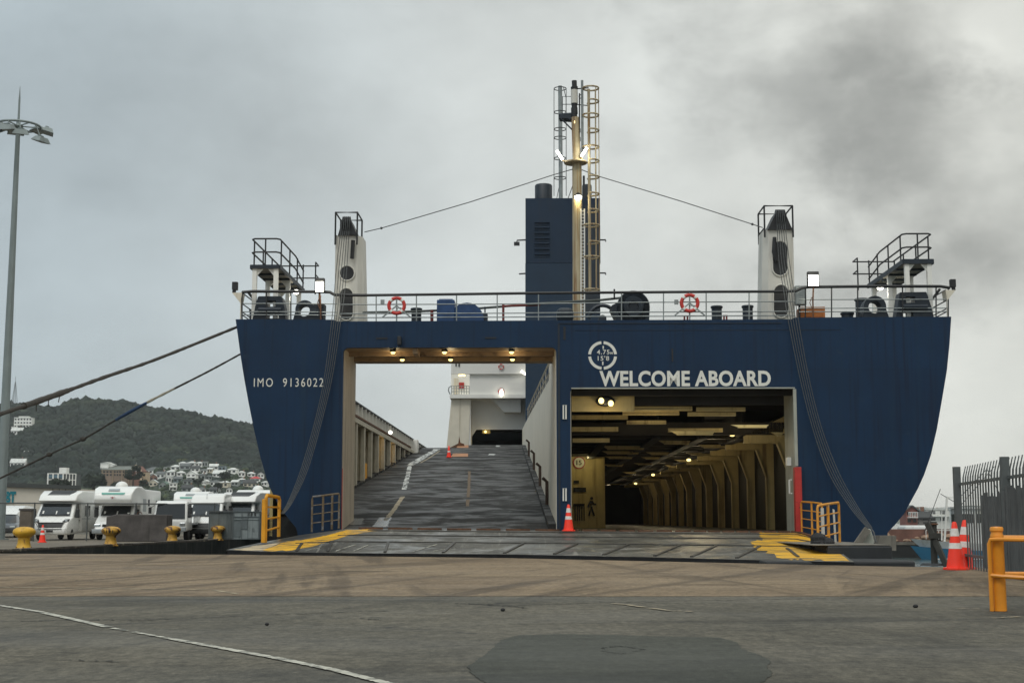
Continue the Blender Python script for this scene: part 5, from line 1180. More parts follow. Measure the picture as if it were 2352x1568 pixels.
gate([px(1842,1229,49.4), px(1866,1234,48.4), px(1890,1240,47.4)], [1.17,1.2,1.22], YW, 3, .03, [1])
gate([px(1880,1259,42.5), px(1904,1252,43.0), px(1929,1245,43.6)], [1.27,1.25,1.22], YW, 3, .04, [1])
mb = MB(); mb.prism([px(1889,1258,43.6), px(1896,1258,43.6), px(1892,1166,43.6), px(1886,1166,43.6)], (0,.1,0)); mb.prism([px(1918,1250,44), px(1922,1250,44), px(1917,1170,44), px(1913,1168,44)], (0,.06,0)); A(mb, 'rail_stay', PGREYW)
# dark fender pontoon under the starboard end with the lifting lug and wire end
PBL = mat('pontoon_black_paint', C(34,37,40), .6, var=.25, scale=1, bump=.2, streak=C(52,54,54), sscale=(1,1,.3))
mb = MB(); c0, c1 = px(1895,1252,39.5), px(2043,1252,39.5)
mb.box((c0.x, 39.2, -2.4), (c1.x, 45.5, .40)); mb.box((c0.x-2.2, 36.6, -2.4), (c1.x-.12, 39.2, .05)); A(mb, 'pontoon', PBL, bevel=.05)
mb = MB(); mb.prism([(c0.x-.4,39.22,.404),(c1.x-.05,39.22,.404),(c1.x-.05,45.4,.404),(c0.x-.4,45.4,.404)], (0,0,.02)); A(mb, 'pontoon_top', CONC)
mb = MB(); a = [px(x, y, 42.5) for x, y in ((1969,1256),(2003,1255),(2009,1244),(2001,1216),(1997,1213),(1990,1216))]; mb.prism(a, (0,.35,0)); A(mb, 'lifting_lug', PGREY, bevel=.02)
mb = MB(); mb.bar(px(1966,1253,42.4), px(1993,1214,42.4), .16, .2); A(mb, 'lug_edge', CONC)
mb = MB(); a = px(1992,1214,42.5); mb.tube([px(2001,1213,43.5), px(2007,1222,43.2), px(2012,1244,43)], .02, 5); A(mb, 'wire_end', ROPE)
mb = MB(); p = px(1897,1256,41)
for i in range(7): mb.ball(p+Vector((random.uniform(-.25,.3), random.uniform(-.2,.2), random.uniform(-.05,.25))), (random.uniform(.12,.24),.2,random.uniform(.1,.2)), 8, 5)
A(mb, 'rubber_buffer', RUBBER)

# ------------------------------------------------------------------ traffic cones
def cone(loc, h, label, group=None, rx=0.0, ry=0.0, bands=2, base=True, rz=0.2):
    o = empty('traffic_cone', loc, rz); o.rotation_euler = (rx, ry, rz); tag(o, label, 'traffic cone', group)
    r0, r1 = h*.20, h*.045; rr = lambda z: r0+(r1-r0)*z/h
    b = MB(); b.lathe([(rr(.05*h),.05*h),(rr(.3*h),.3*h),(rr(.6*h),.6*h),(rr(.97*h),.97*h),(rr(h)*.7,h),(.01,h)], n=24); b.build('body', ORANGE, o, smooth=True)
    s = h*.26; b = MB(); b.prism([(s*math.cos(R(a)), s*math.sin(R(a)), 0) for a in (22.5,67.5,112.5,157.5,202.5,247.5,292.5,337.5)], (0,0,.05*h)); b.build('base', ORANGE, o, bevel=.01)
    for z0, z1 in ((.44,.56),(.70,.86))[:bands]:
        b = MB(); b.lathe([(rr(z0*h)+.004,z0*h),(rr(z1*h)+.004,z1*h)], n=24); b.build('reflective_band', REFLECT, o, smooth=True)
    return o
p = pg(2196,1308,.004)
cone(p, 1.06*p.y/31.5, 'large orange cone with two white bands standing before the spiked fence end', 'cones by the fence')
p2 = pg(2214,1306,.004); cone(p2, 1.08*p2.y/31.5, 'orange cone leaning behind another cone against the spiked fence', 'cones by the fence', ry=R(3.5))
p = D(3.04, .93, .03); cone(Vector((px(1306,1218,p.y).x, p.y, p.z)), .93, 'slim orange cone standing on the ramp between the two ferry doors')
p = px(97,1243,70); cone(Vector((p.x,70,.004)), .86, 'orange cone on the parking quay in front of the first motorhome')
q = sp(1031,1048,fv-.6); cone(SHIP_M @ Vector((q.x, q.y, rw(fv-.6)+.01)), .80, 'distant orange cone at the top of the vehicle ramp inside the ferry', bands=1)

# ------------------------------------------------------------------ bollards
BOLY = mat('bollard_yellow', C(206,160,44), .5, var=.2, scale=3, spots=C(140,98,44), pscale=5, pthr=(.56,.66), bump=.5, bscale=14)
BOLR = mat('bollard_rusty_yellow', C(196,150,56), .55, var=.2, scale=3, spots=C(84,50,30), pscale=3.5, pthr=(.5,.6), bump=.3, bscale=14)
BOLB = mat('bollard_black_white', C(40,40,38), .6, var=.3, spots=C(170,166,150), pscale=5, pthr=(.55,.62))
def bollard(x, Y, h, m, label, grp='quay bollards', lettering=None):
    p = px(x, 1194+1.1*FP/Y, Y); o = empty('bollard', (p.x, Y, .004)); tag(o, label, 'bollard', grp); s = h/.85
    b = MB(); b.lathe([(.33*s,0),(.33*s,.04*s),(.27*s,.10*s),(.225*s,.28*s),(.225*s,.44*s)], n=24); b.build('shaft', m, o, smooth=True, ang=50)
    b = MB(); b.lathe([(.225*s,.44*s),(.30*s,.50*s),(.40*s,.58*s),(.42*s,.66*s),(.39*s,.75*s),(.28*s,.82*s),(.12*s,.85*s),(.0,.855*s)], n=24); b.build('cap', m, o, smooth=True, ang=60)
    b = MB()
    for i in range(6): b.cyl((.29*s*math.cos(i), .29*s*math.sin(i), .03), (.29*s*math.cos(i), .29*s*math.sin(i), .10), .03, n=6)
    b.build('base_bolts', RUST, o); return o
bollard(54, 53.2, .85, BOLY, 'clean bright yellow bollard, largest and leftmost on the quay edge')
o2 = bollard(254, 60.5, .83, BOLR, 'yellow bollard with dark painted strokes on its cap, in front of the concrete block')
mb = MB()
for a in (-.20, -.08, .03, .06, .17): mb.tube([(math.sin(a/.4)*.425, -math.cos(a/.4)*.425, .55), (math.sin(a/.4)*.425, -math.cos(a/.4)*.425, .68)], .02, 5)
mb.build('painted_strokes', SIGNB, o2)
bollard(395.5, 69.6, .82, BOLR, 'rust flecked yellow bollard at the right end of the concrete block')
bollard(500, 77, .80, BOLR, 'small brown and yellow bollard before the grey steel cabin')
bollard(652, 95, .8, BOLB, 'black quay bollard with a white cap, seen between the yellow gate and the hull')

# ------------------------------------------------------------------ quay fence, concrete pieces
f0, f1 = Vector((-30.5, 71.0, 0)), Vector((-16.3, 78.0, 0))
fence = empty('wire_fence', f0, 0); tag(fence, 'grey pipe and chain-link fence along the quay before the motorhomes', 'fence')
fd_ = f1-f0; fx = lambda t, z=0, off=0: fd_*t+Vector((0,off,z))
b = MB(); b.tube([fx(0,1.98), fx(1,1.98)], .035, 8); FNC = mat('weathered_fence_pipe', C(84,88,88), .6, .2, var=.15); b.build('top_rail', FNC, fence, smooth=True)
for t in (.03, .22, .39, .56, .72, .86, .99):
    b = MB(); b.tube([fx(t), fx(t,2.02)], .038, 8); b.build('post', FNC, fence, smooth=True)
for t in (.22, .39, .72):
    b = MB(); b.tube([fx(t,1.1), fx(t+.045,0,-.2)], .025, 6); b.build('brace', GALV, fence, smooth=True)
b = MB()
for k in (0.05, .65, 1.3, 1.9): b.tube([fx(0,k), fx(1,k)], .003, 4)
L_ = fd_.length; n = int(L_/.28)
for i in range(n):
    for s in (0, 1):
        x0 = i*.28; t0, t1 = x0/L_, min(1, (x0+1.9)/L_)
        b.bar(fx(t0, .05 if s else 1.95), fx(t1, 1.95 if s else .05), .0018)
b.build('wire_mesh', FNC, fence)
SHG = mat('grey_sheet_steel', C(128,134,134), .5, var=.15, scale=1.5, streak=C(96,100,100), sscale=(5,5,.3))
b = MB(); a_, c_ = px(478,1240,77.2)-f0, px(549,1174,77.2)-f0; n = 22
for i in range(n):
    x0, x1 = a_.x+(c_.x-a_.x)*i/n, a_.x+(c_.x-a_.x)*(i+1)/n; b.add([(x0,a_.y,.05),((x0+x1)/2,a_.y-.05,.05),((x0+x1)/2,a_.y-.05,c_.z),(x0,a_.y,c_.z),(x1,a_.y,.05),(x1,a_.y,c_.z)], [(0,1,2,3),(1,4,5,2)])
b.build('sheet_panel', SHG, fence); b = MB(); b.bar((a_.x,a_.y-.08,c_.z),(c_.x,a_.y-.08,c_.z), .07); b.bar((a_.x,a_.y-.08,.1),(c_.x,a_.y-.08,.1), .06); b.build('panel_frame', FNC, fence)
p0, p1 = px(238,1243,72.6), px(380,1243,72.6)
o = empty('concrete_block', ((p0.x+p1.x)/2, 72.9, .004)); tag(o, 'long dark weathered concrete block behind the fence on the quay', 'concrete block')
w = p1.x-p0.x; DCON = mat('dark_weathered_concrete', C(84,80,78), .9, var=.3, scale=1.2, bump=.5, bscale=20, streak=C(58,55,53), sscale=(2,2,.3))
b = MB(); b.prism([(-w/2,0,0),(w/2,0,0),(w/2,0,1.38),(-w*.33,0,1.40),(-w/2,0,1.28)], (0,1.1,0)); b.build('block', DCON, o, bevel=.05); b = MB(); b.torus((0,.5,1.4), .12, .02, 'y', 12, 5, 0, math.pi); b.build('lifting_eye', RUST, o)
p = px(66,1240,76.9); o = empty('concrete_pillar', (p.x, 76.2, .004)); tag(o, 'tall brownish concrete pillar standing left of the first motorhome', 'pillar')
b = MB(); b.box((-.32,0,0),(.32,.6,1.62)); b.build('pillar', mat('brown_concrete', C(104,96,86), .9, var=.25, scale=1.5, bump=.3), o, bevel=.03); b = MB(); b.box((-.36,-.04,1.62),(.36,.64,1.72)); b.build('cap', DCON, o)

# ------------------------------------------------------------------ vehicles (front towards -Y)
VW = mat('vehicle_white', C(228,228,224), .3, var=.03, scale=1.2, coat=.4, spots=C(206,204,196), pscale=1.5, pthr=(.6,.8)); VGREY = mat('vehicle_grey', C(150,156,158), .35, var=.08, coat=.4)
VWS = mat('vehicle_shaded_grey', C(176,178,176), .4, var=.05, coat=.2); PLAST = mat('bumper_plastic', C(44,46,47), .6, var=.15); CHROME = mat('lamp_lens', C(190,196,198), .12, .6, var=.1, scale=20); TEAL = mat('teal_decal', C(96,164,150), .4, var=.05)
SILV = mat('wheel_rim_silver', C(150,152,152), .35, .7, var=.1)
def wheel(root, x, y, r=.34, w=.22):
    b = MB(); b.lathe([(r*.55,-w/2),(r*.92,-w/2),(r,-w/2+.04),(r,w/2-.04),(r*.92,w/2),(r*.55,w/2)], (x,y,r), 24, 'x'); t = b.build('wheel', RUBBER, root, smooth=True)
    s = 1 if x > 0 else -1; b = MB(); b.lathe([(r*.56,-w*.4),(r*.56,w*.42),(r*.5,w*.3),(r*.2,w*.2),(.01,w*.3)], (x,y,r), 18, 'x') if s > 0 else b.lathe([(r*.56,w*.4),(r*.56,-w*.42),(r*.5,-w*.3),(r*.2,-w*.2),(.01,-w*.3)], (x,y,r), 18, 'x'); b.build('rim', SILV, t, smooth=True)
def side_prof(root, name, prof, x0, x1, m, bev=.08, seg=3, taper=None):
    b = MB(); n = len(prof); l = [(x0, y, z) for y, z in prof]; r = [(x1, y, z) for y, z in prof]
    if taper: l = [(x0+taper(y,z), y, z) for _, y, z in l]; r = [(x1-taper(y,z), y, z) for _, y, z in r]
    b.add(l+r, [tuple(range(n)), tuple(range(n,2*n))[::-1]]+[(i,(i+1)%n,n+(i+1)%n,n+i) for i in range(n)]); return b.build(name, m, root, smooth=True, bevel=bev, seg=seg, ang=50)
def panel(root, name, c4, m, th=.02, bev=.0):
    c4 = [Vector(p) for p in c4]; nrm = (c4[1]-c4[0]).cross(c4[3]-c4[0]).normalized()*th
    b = MB(); b.prism(c4, nrm); return b.build(name, m, root, bevel=bev)
def cab(root, w, m, hood, wsb, wst, roofy, doory, belt=1.18, top=2.15):
    """van cab: bumper, sloping bonnet, raked windscreen"""
    tp = lambda y, z: .10*max(0, (z-belt)/(top-belt)) + .12*max(0, (.5-y)/.5 if y < .5 else 0)
    prof = [(.0,.32),(-.03,.62),(hood[0],hood[1]),(wsb[0],wsb[1]),(wst[0],wst[1]),(roofy,top+.03),(doory,top+.03),(doory,.40),(.9,.32)]
    side_prof(root, 'cab', prof, -w/2, w/2, m, .07, 3, tp)
    a, c = Vector((0,)+wsb), Vector((0,)+wst); d = (c-a); g0, g1 = a+d*.06, a+d*.93; e = Vector((0,-.03,.02)); x0, x1 = w/2-.17, w/2-.23
    panel(root, 'windscreen', [(-x0,g0.y-.03,g0.z+.02),(x0,g0.y-.03,g0.z+.02),(x1,g1.y-.03,g1.z+.02),(-x1,g1.y-.03,g1.z+.02)], GLASSD, .015)
    for xs, zs, ww, hh in ((x0*.78,.10,.13,.12),(-x0*.82,.12,.09,.2),(x0*.05,.08,.07,.24)):
        p_ = g0+d*zs+Vector((xs,-.05,.035)); k_s = d.normalized()*hh; g = MB(); g.poly([p_, p_+Vector((ww,0,0)), p_+Vector((ww,0,0))+k_s, p_+k_s]); g.build('windscreen_sticker', WHITE, root)
    b = MB(); b.bar((-x0*.9,g0.y-.06,g0.z+.03),(x0*.1,g0.y-.03,g0.z+.14), .02); b.bar((x0*.1,g0.y-.06,g0.z+.03),(x0*.85,g0.y-.03,g0.z+.12), .02); b.build('wipers', PLAST, root)
    for s in (-1, 1):
        y0, y1 = wsb[0]+.22, doory-.12; yt = wst[0]+.06; X = lambda z: s*(w/2-.10*max(0,(z-belt)/(top-belt))+.004)
        pts = [(X(belt+.04),y0,belt+.06),(X(belt+.04),y1,belt+.06),(X(top-.15),y1,top-.17),(X(top-.15),yt+.12,top-.17)]
        b = MB(); b.prism(pts, (s*.012,0,0)); b.build('side_window', GLASSD, root)
        b = MB(); b.cbox((s*(w/2+.17), wsb[0]+.3, belt+.28), (.2,.14,.46)); b.bar((s*(w/2-.02), wsb[0]+.36, belt+.16),(s*(w/2+.12), wsb[0]+.33, belt+.2), .06); b.build('mirror', PLAST, root, bevel=.03)
        b = MB(); b.bar((s*(w/2+.006), y1+.06, .5),(s*(w/2+.006), y1+.06, belt), .01); b.cbox((s*(w/2+.015), y1-.12, belt-.1), (.03,.18,.05)); b.build('door_handle', PLAST, root)
def motorhome(loc, rz, kind, label, group='parked motorhomes', shade=False):
    root = empty('motorhome', loc, rz); tag(root, label, 'motorhome', group); W2 = 1.14; m = VWS if shade else VW
    if kind == 'low':
        cab(root, 2.04, m, (.13,.98), (.70,1.28), (1.42,2.08), 1.7, 2.3)
        side_prof(root, 'body', [(2.1,.42),(2.1,2.05),(1.25,2.10),(1.05,2.16),(1.45,2.52),(2.3,2.74),(6.8,2.80),(6.95,2.7),(6.95,.5),(6.7,.42)], -W2, W2, m, .09, 3, lambda y, z: .10 if y < 1.5 else 0)
        panel(root, 'roof_light', [(-.62,1.42,2.475),(.62,1.42,2.475),(.82,2.12,2.735),(-.52,2.12,2.735)], PLAST, .03)
        side_prof(root, 'front_bumper', [(-.06,.30),(-.10,.50),(-.06,.68),(.5,.70),(.5,.30)], -1.0, 1.0, m, .05, 2, lambda y, z: .18 if y < 0 else 0)
        panel(root, 'grille', [(-.62,-.03,.70),(.62,-.03,.70),(.70,.085,.94),(-.70,.085,.94)], PLAST, .03)
        b = MB(); b.cbox((0,-.11,.62),(1.3,.03,.03)); b.cbox((0,.06,.965),(1.5,.05,.03)); b.build('grille_trim', PLAST, root)
        for s in (-1, 1):
            pts = [(s*.62,.07,.99),(s*.92,.24,.99),(s*.95,.42,1.15),(s*.72,.26,1.12)]; b = MB(); b.prism(pts, (0,-.05,.02)); o = b.build('headlight', PLAST, root, bevel=.01); g = MB(); g.ball((s*.80,.19,1.05), (.10,.06,.05)); g.build('lens', CHROME, o, smooth=True)
        b = MB(); b.cbox((0,-.115,.50),(.36,.02,.11)); b.build('plate', PLAST, root)
        for s in (-1, 1):
            b = MB(); b.cbox((s*(W2+.004),2.9,1.62),(.012,.5,.6)); b.cbox((s*(W2+.004),3.65,1.62),(.012,.35,.6)); b.cbox((s*(W2+.004),5.3,1.65),(.012,.8,.55)); b.build('side_window', GLASSD, root)
            b = MB(); b.cbox((s*(W2+.003),4.5,1.18),(.01,4.8,.05)); b.build('side_stripe', VGREY, root)
    elif kind == 'alcove':
        cab(root, 1.98, m, (.30,1.02), (1.02,1.30), (1.62,1.95), 1.8, 2.4, 1.2, 2.0)
        side_prof(root, 'body', [(2.2,.45),(2.2,1.95),(.75,1.90),(.40,2.00),(.28,2.25),(.38,2.55),(.75,2.85),(1.5,3.0),(2.3,3.0),(3.2,2.86),(6.9,2.84),(7.0,2.75),(7.0,.5)], -W2, W2, m, .12, 4, lambda y, z: .10 if y < .6 else 0)
        panel(root, 'cap_window', [(-.32,.55,2.72),(.32,.55,2.72),(.30,.69,2.83),(-.30,.69,2.83)], VGREY, .02); panel(root, 'teal_stripe', [(-.62,.345,2.52),(.62,.345,2.52),(.66,.42,2.62),(-.66,.42,2.62)], TEAL, .012)
        b = MB(); b.prism([(-.16,.27,2.40),(0,.25,2.30),(.16,.27,2.40),(.04,.26,2.36),(0,.25,2.40),(-.04,.26,2.36)], (0,-.02,0)); b.build('red_badge', SIGNR, root)
        b = MB(); b.ball((.05,2.0,3.0), (.36,.42,.30)); b.build('satellite_dome', VW, root, smooth=True)
        b = MB(); b.box((-.5,3.4,2.84),(.5,4.2,2.98)); b.box((-.3,5.2,2.84),(.4,5.9,2.95)); b.build('roof_hatch', VGREY, root, bevel=.03)
        side_prof(root, 'front_bumper', [(-.08,.35),(-.10,.60),(.4,.62),(.4,.35)], -1.0, 1.0, VGREY, .04, 2)
        b = MB(); b.cbox((0,.05,.80),(.9,.06,.14)); b.build('grille', PLAST, root)
        for s in (-1, 1): b = MB(); b.cbox((s*.74,.08,.80),(.36,.08,.17)); b.build('headlight', CHROME, root, bevel=.03)
        for s in (-1, 1):
            b = MB(); b.cbox((s*(W2+.004),3.0,1.95),(.012,.62,.62)); b.cbox((s*(W2+.004),4.0,2.1),(.012,.4,.4)); b.cbox((s*(W2+.004),6.0,2.05),(.012,.5,.42)); b.build('side_window', GLASSD, root)
            b = MB(); b.cbox((s*(W2+.006),3.0,1.95),(.01,.72,.72)); b.build('window_frame', VGREY, root)
    for x, y in ((.85,1.0),(-.85,1.0),(.92,5.4),(-.92,5.4)): wheel(root, x, y)
    return root
def vloc(x, Y=77.0): p = px(x, 1194+1.1*FP/Y, Y); return Vector((p.x, Y, .006))
motorhome(vloc(114,77.5), R(2), 'low', 'white low-profile motorhome with a dark roof light, behind the small orange cone')
motorhome(vloc(252,78.5), R(1), 'alcove', 'white over-cab motorhome with a roof dome and teal stripe, behind the concrete block')
# flat-fronted light truck
def truck(loc, rz):
    root = empty('light_truck', loc, rz); tag(root, 'white flat-fronted light truck with wide windscreen between motorhome and van', 'truck')
    side_prof(root, 'cab', [(0,.5),(-.03,1.05),(.02,1.15),(.28,2.05),(.5,2.14),(1.55,2.16),(1.6,2.05),(1.6,.55)], -.92, .92, VW, .08, 3, lambda y, z: .07*max(0,(z-1.1)))
    panel(root, 'windscreen', [(-.80,-.005,1.17),(.80,-.005,1.17),(.74,.245,1.98),(-.74,.245,1.98)], GLASSD, .015)
    b = MB(); b.cbox((0,-.03,.60),(1.75,.12,.24)); b.build('front_bumper', VGREY, root, bevel=.03)
    for s in (-1, 1):
        b = MB(); b.cbox((s*.68,-.04,.88),(.30,.06,.16)); b.build('headlight', CHROME, root, bevel=.02)
        pts = [(s*.905,.25,1.22),(s*.905,1.35,1.22),(s*.865,1.35,1.95),(s*.865,.48,1.95)]; b = MB(); b.prism(pts, (s*.012,0,0)); b.build('side_window', GLASSD, root)
        b = MB(); b.cbox((s*1.1,.05,1.62),(.16,.08,.34)); b.bar((s*.88,.2,1.9),(s*1.1,.06,1.75), .03); b.build('mirror', PLAST, root, bevel=.02)
    b = MB(); b.box((-.95,1.75,.85),(.95,5.0,.95)); b.build('tray', VGREY, root); b = MB(); b.box((-.4,1.6,.5),(.4,5,.84)); b.build('chassis', PLAST, root)
    b = MB()
    for x in (-.95, .93): b.box((x,1.75,.95),(x+.02,5.0,1.35))
    b.build('dropside', VGREY, root)
    for x, y in ((.78,.75),(-.78,.75),(.78,4.0),(-.78,4.0)): wheel(root, x, y, .36, .24)
truck(vloc(389,76.5), R(2))
def van(loc, rz):
    root = empty('high_roof_van', loc, rz); tag(root, 'white high-roofed van with a raked windscreen to the right of the light truck', 'van')
    cab(root, 1.96, VW, (.18,1.02), (.72,1.26), (1.42,2.05), 1.7, 2.4, 1.2, 2.1)
    side_prof(root, 'body', [(2.3,.42),(2.3,2.05),(1.35,2.06),(1.75,2.50),(2.4,2.64),(5.6,2.62),(5.75,2.4),(5.75,.42)], -1.0, 1.0, VW, .10, 3, lambda y, z: .08 if z > 2.3 else 0)
    side_prof(root, 'front_bumper', [(-.06,.32),(-.09,.62),(.4,.66),(.4,.32)], -.95, .95, PLAST, .05, 2, lambda y, z: .14 if y < 0 else 0)
    panel(root, 'grille', [(-.6,-.04,.68),(.6,-.04,.68),(.62,.1,.92),(-.62,.1,.92)], PLAST, .03)
    for s in (-1, 1):
        pts = [(s*.64,.06,.86),(s*.90,.22,.90),(s*.92,.38,1.14),(s*.74,.24,1.08)]; b = MB(); b.prism(pts, (0,-.05,.02)); b.build('headlight', CHROME, root, bevel=.01)
        b = MB(); b.cbox((s*1.004,3.2,1.62),(.012,1.0,.6)); b.cbox((s*1.004,4.8,1.62),(.012,1.2,.6)); b.build('side_window', GLASSD, root)
    b = MB(); b.tube([(-.05,1.55,2.3),(-.03,1.5,2.6)], .01, 5); b.build('aerial', PLAST, root)
    for x, y in ((.85,.95),(-.85,.95),(.85,4.4),(-.85,4.4)): wheel(root, x, y)
van(vloc(462,79.5), R(1))
motorhome(vloc(534,82), R(-2), 'low', 'grey-white motorhome half hidden by the steel cabin beside the ferry', shade=False)
motorhome(vloc(575,88), R(0), 'alcove', 'white over-cab motorhome furthest back, its rounded roof against the ferry hull')
motorhome(vloc(430,93), R(1), 'alcove', 'white motorhome roof showing behind the truck and the van')
# tarpaulin covered boat and parked car at the left edge
p = vloc(34, 96); root = empty('covered_boat', p, R(8)); tag(root, 'grey motorboat with a white cover on a trailer behind the lamp mast', 'boat')
b = MB(); st = [(-2.4,.45,.95,1.05),(-1.6,.75,.62,1.1),(0,.98,.5,1.1),(2.6,1.0,.5,1.1)]; rows = []
for y, w, zb, zt in st: rows.append([(-w,y,zt),(-w*.85,y,zb+.25),(0,y,zb),(w*.85,y,zb+.25),(w,y,zt)])
rows.insert(0, [(0,-3.0,1.12)]*5); b.grid(rows); b.poly(rows[-1]); b.build('boat_hull', VGREY, root, smooth=True)
b = MB(); rows = [[(-w,y,1.08),(-w*.7,y,1.08+h),(w*.7,y,1.08+h),(w,y,1.08)] for y, w, h in ((-2.6,.4,.1),(-1.2,.86,.75),(0,1.0,1.0),(2.2,1.0,.95),(2.6,1.0,.3))]; b.grid(rows); b.build('cover', VW, root, smooth=True)
b = MB(); b.cbox((0,-.3,.42),(1.5,5.2,.1)); b.bar((0,-2.9,.42),(0,-4.0,.42), .1); b.build('trailer', GALV, root); wheel(root, .95, .8, .3); wheel(root, -.95, .8, .3)
def car(loc, rz, label, m):
    root = empty('parked_car', loc, rz); tag(root, label, 'car')
    side_prof(root, 'body', [(0,.3),(-.05,.6),(.15,.82),(1.1,.95),(3.6,.98),(4.2,.9),(4.3,.6),(4.2,.3)], -.88, .88, m, .08, 3)
    side_prof(root, 'cabin', [(1.0,.93),(1.75,1.42),(3.0,1.44),(3.9,.95)], -.74, .74, GLASSD, .06, 2, lambda y, z: .12 if z > 1.2 else 0)
    b = MB(); b.box((-.58,1.8,1.43),(.58,3.0,1.47)); b.build('roof', m, root, bevel=.02)
    for s in (-1, 1): b = MB(); b.cbox((s*.66,-.01,.68),(.34,.1,.14)); b.build('headlight', CHROME, root, bevel=.03)
    b = MB(); b.cbox((0,-.04,.5),(1.0,.06,.2)); b.build('grille', PLAST, root)
    for x, y in ((.78,.8),(-.78,.8),(.78,3.4),(-.78,3.4)): wheel(root, x, y, .32, .2)
car(vloc(2, 88), R(12), 'dark grey car cut off at the left edge behind the lamp mast', mat('car_dark_grey', C(70,74,78), .3, var=.05, coat=.5))
# grey steel cabin and boarding steps at the end of the quay
GSTEEL = mat('grey_painted_steel', C(142,150,150), .55, var=.12, scale=1.5, streak=C(92,98,98), sscale=(3,3,.3)); GST2 = mat('dark_grey_steel', C(104,112,113), .6, var=.15, scale=2)
p = px(583,1240,77); root = empty('steel_cabin', (p.x, 75.5, .006), R(4)); root.scale = (.44,.8,.68); tag(root, 'grey panelled steel cabin at the quay end between motorhomes and ferry', 'cabin')
b = MB(); b.box((-1.9,0,.1),(1.25,2.2,2.3)); b.build('cabin_body', GSTEEL, root, bevel=.03)
for x0, x1, z0, z1 in ((-1.8,-1.0,.3,1.5),(-.85,-.2,.9,1.75),(-.1,1.15,.2,1.75)): b = MB(); b.box((x0,-.04,z0),(x1,0,z1)); b.build('panel', GST2 if x0 < -.2 else GSTEEL, root, bevel=.01)
b = MB()
for z in (.12,1.62,1.86,2.26): b.box((-1.95,-.07,z),(1.3,-.0,z+.05))
for x in (-1.9,-.92,-.15,1.2): b.box((x,-.06,.1),(x+.06,0,2.3))
b.build('frame_bars', GST2, root); b = MB()
for x in (-.2,.15,.6): b.box((x,-.03,1.95),(x+.22,0,2.2))
b.build('window', GLASSD, root); b = MB(); b.torus((.5,-.1,.9), .12, .02, 'y', 14, 5); b.build('hook', GALV, root)
p = px(628,1238,74); root = empty('mooring_hook_stand', (p.x, 73, .006)); tag(root, 'brown rusty mooring hook stand behind the yellow gate by the hull', 'hook stand')
b = MB(); b.prism([(-.4,0,0),(.5,0,0),(.35,0,.9),(.1,0,1.5),(-.1,0,1.5),(-.25,0,.8)], (0,.5,0)); b.build('stand', RUST, root, bevel=.03); b = MB(); b.bar((-.1,-.1,.8),(.6,-.1,1.7), .1); b.bar((.6,-.1,1.7),(.3,-.1,1.9), .1); b.build('arm', STEELBLACK, root)
# loose rubber and stone
for x, y, r, lab in ((2103,1395,.03,'single black stone lying on asphalt below the orange cones'),(613,1436,.02,'dark pebble on the asphalt above the painted white line'),(1155,1403,.025,'dark broken asphalt lump on the road left of centre')):
    p = pg(x, y, 0); b = MB(); b.ball((0,0,r*.5), (r*1.2,r,r*.8), 8, 5); o = b.build('stone', RUBBER, smooth=False); o.location = (p.x,p.y,.006); tag(o, lab, 'stone')

# ------------------------------------------------------------------ mooring ropes
MR = mat('mooring_rope_fibre', C(58,54,49), .9, var=.35, scale=14, bump=.6, bscale=30, spots=C(50,46,42), pscale=10); MRB = mat('rope_sleeve_blue', C(30,56,88), .7, var=.2, scale=5); MRW = mat('frayed_pale_rope', C(150,146,130), .9, var=.4, scale=18)
def rope(name, pts, r, label, m):
    P_ = [px(x, y, Y) for x, y, Y in pts]; Q = []
    for i in range(len(P_)-1):
        p0, p1, p2, p3 = P_[max(i-1,0)], P_[i], P_[i+1], P_[min(i+2, len(P_)-1)]
        for k in range(14):
            t = k/14; Q.append(.5*((2*p1)+(p2-p0)*t+(2*p0-5*p1+4*p2-p3)*t*t+(3*p1-p0-3*p2+p3)*t**3))
    Q.append(P_[-1]); root = empty(name, Q[0]); tag(root, label, 'mooring rope', 'mooring ropes from the ferry'); return root, [q-Q[0] for q in Q]
root, Q = rope('mooring_rope', [(549,749,51),(430,797,46),(340,832,42.5),(240,866,38),(130,906,33.5),(0,951,29),(-70,975,27),(-400,1100,21)], .06, 'thick brown mooring rope, the upper of the two, running off left from the stern', MR)
b = MB(); b.tube(Q, [.052*random.uniform(.86,1.14) for _ in Q], 8); b.build('rope', MR, root, smooth=True)
b = MB(); i = len(Q)//2+4; b.tube(Q[i:i+12], [.075*random.uniform(.9,1.15) for _ in range(12)], 8)
for q in Q[i+2:i+10:3]: b.tube([q, q+Vector((random.uniform(-.06,.06),0,-.22))], .012, 5)
b.build('chafe_wrapping', MR, root)
root, Q = rope('mooring_rope', [(552,813,51),(480,852,51),(403,891,51),(338,924,51.2),(271,961,51.5),(200,1003,51.8),(129,1036,52),(0,1098,52.5),(-80,1138,53),(-200,1196,53.5)], .05, 'thinner mooring rope, the lower of the two, with a blue sleeve before the hill', MR)
b = MB(); b.tube(Q, [.036*random.uniform(.88,1.12) for _ in Q], 8); b.build('rope', MR, root, smooth=True)
b = MB(); b.tube(Q[42:58], [.048+.018*math.sin(math.pi*i/16) for i in range(16)], 8); b.build('blue_sleeve', MRB, root, smooth=True)
b = MB(); b.tube(Q[28:43], [.042*random.uniform(.9,1.35) for _ in range(15)], 7); b.build('frayed_section', MRW, root)
for i in (72, 86): b = MB(); b.ball(Q[i], (.12,.08,.09), 8, 6); b.build('splice', MR, root)

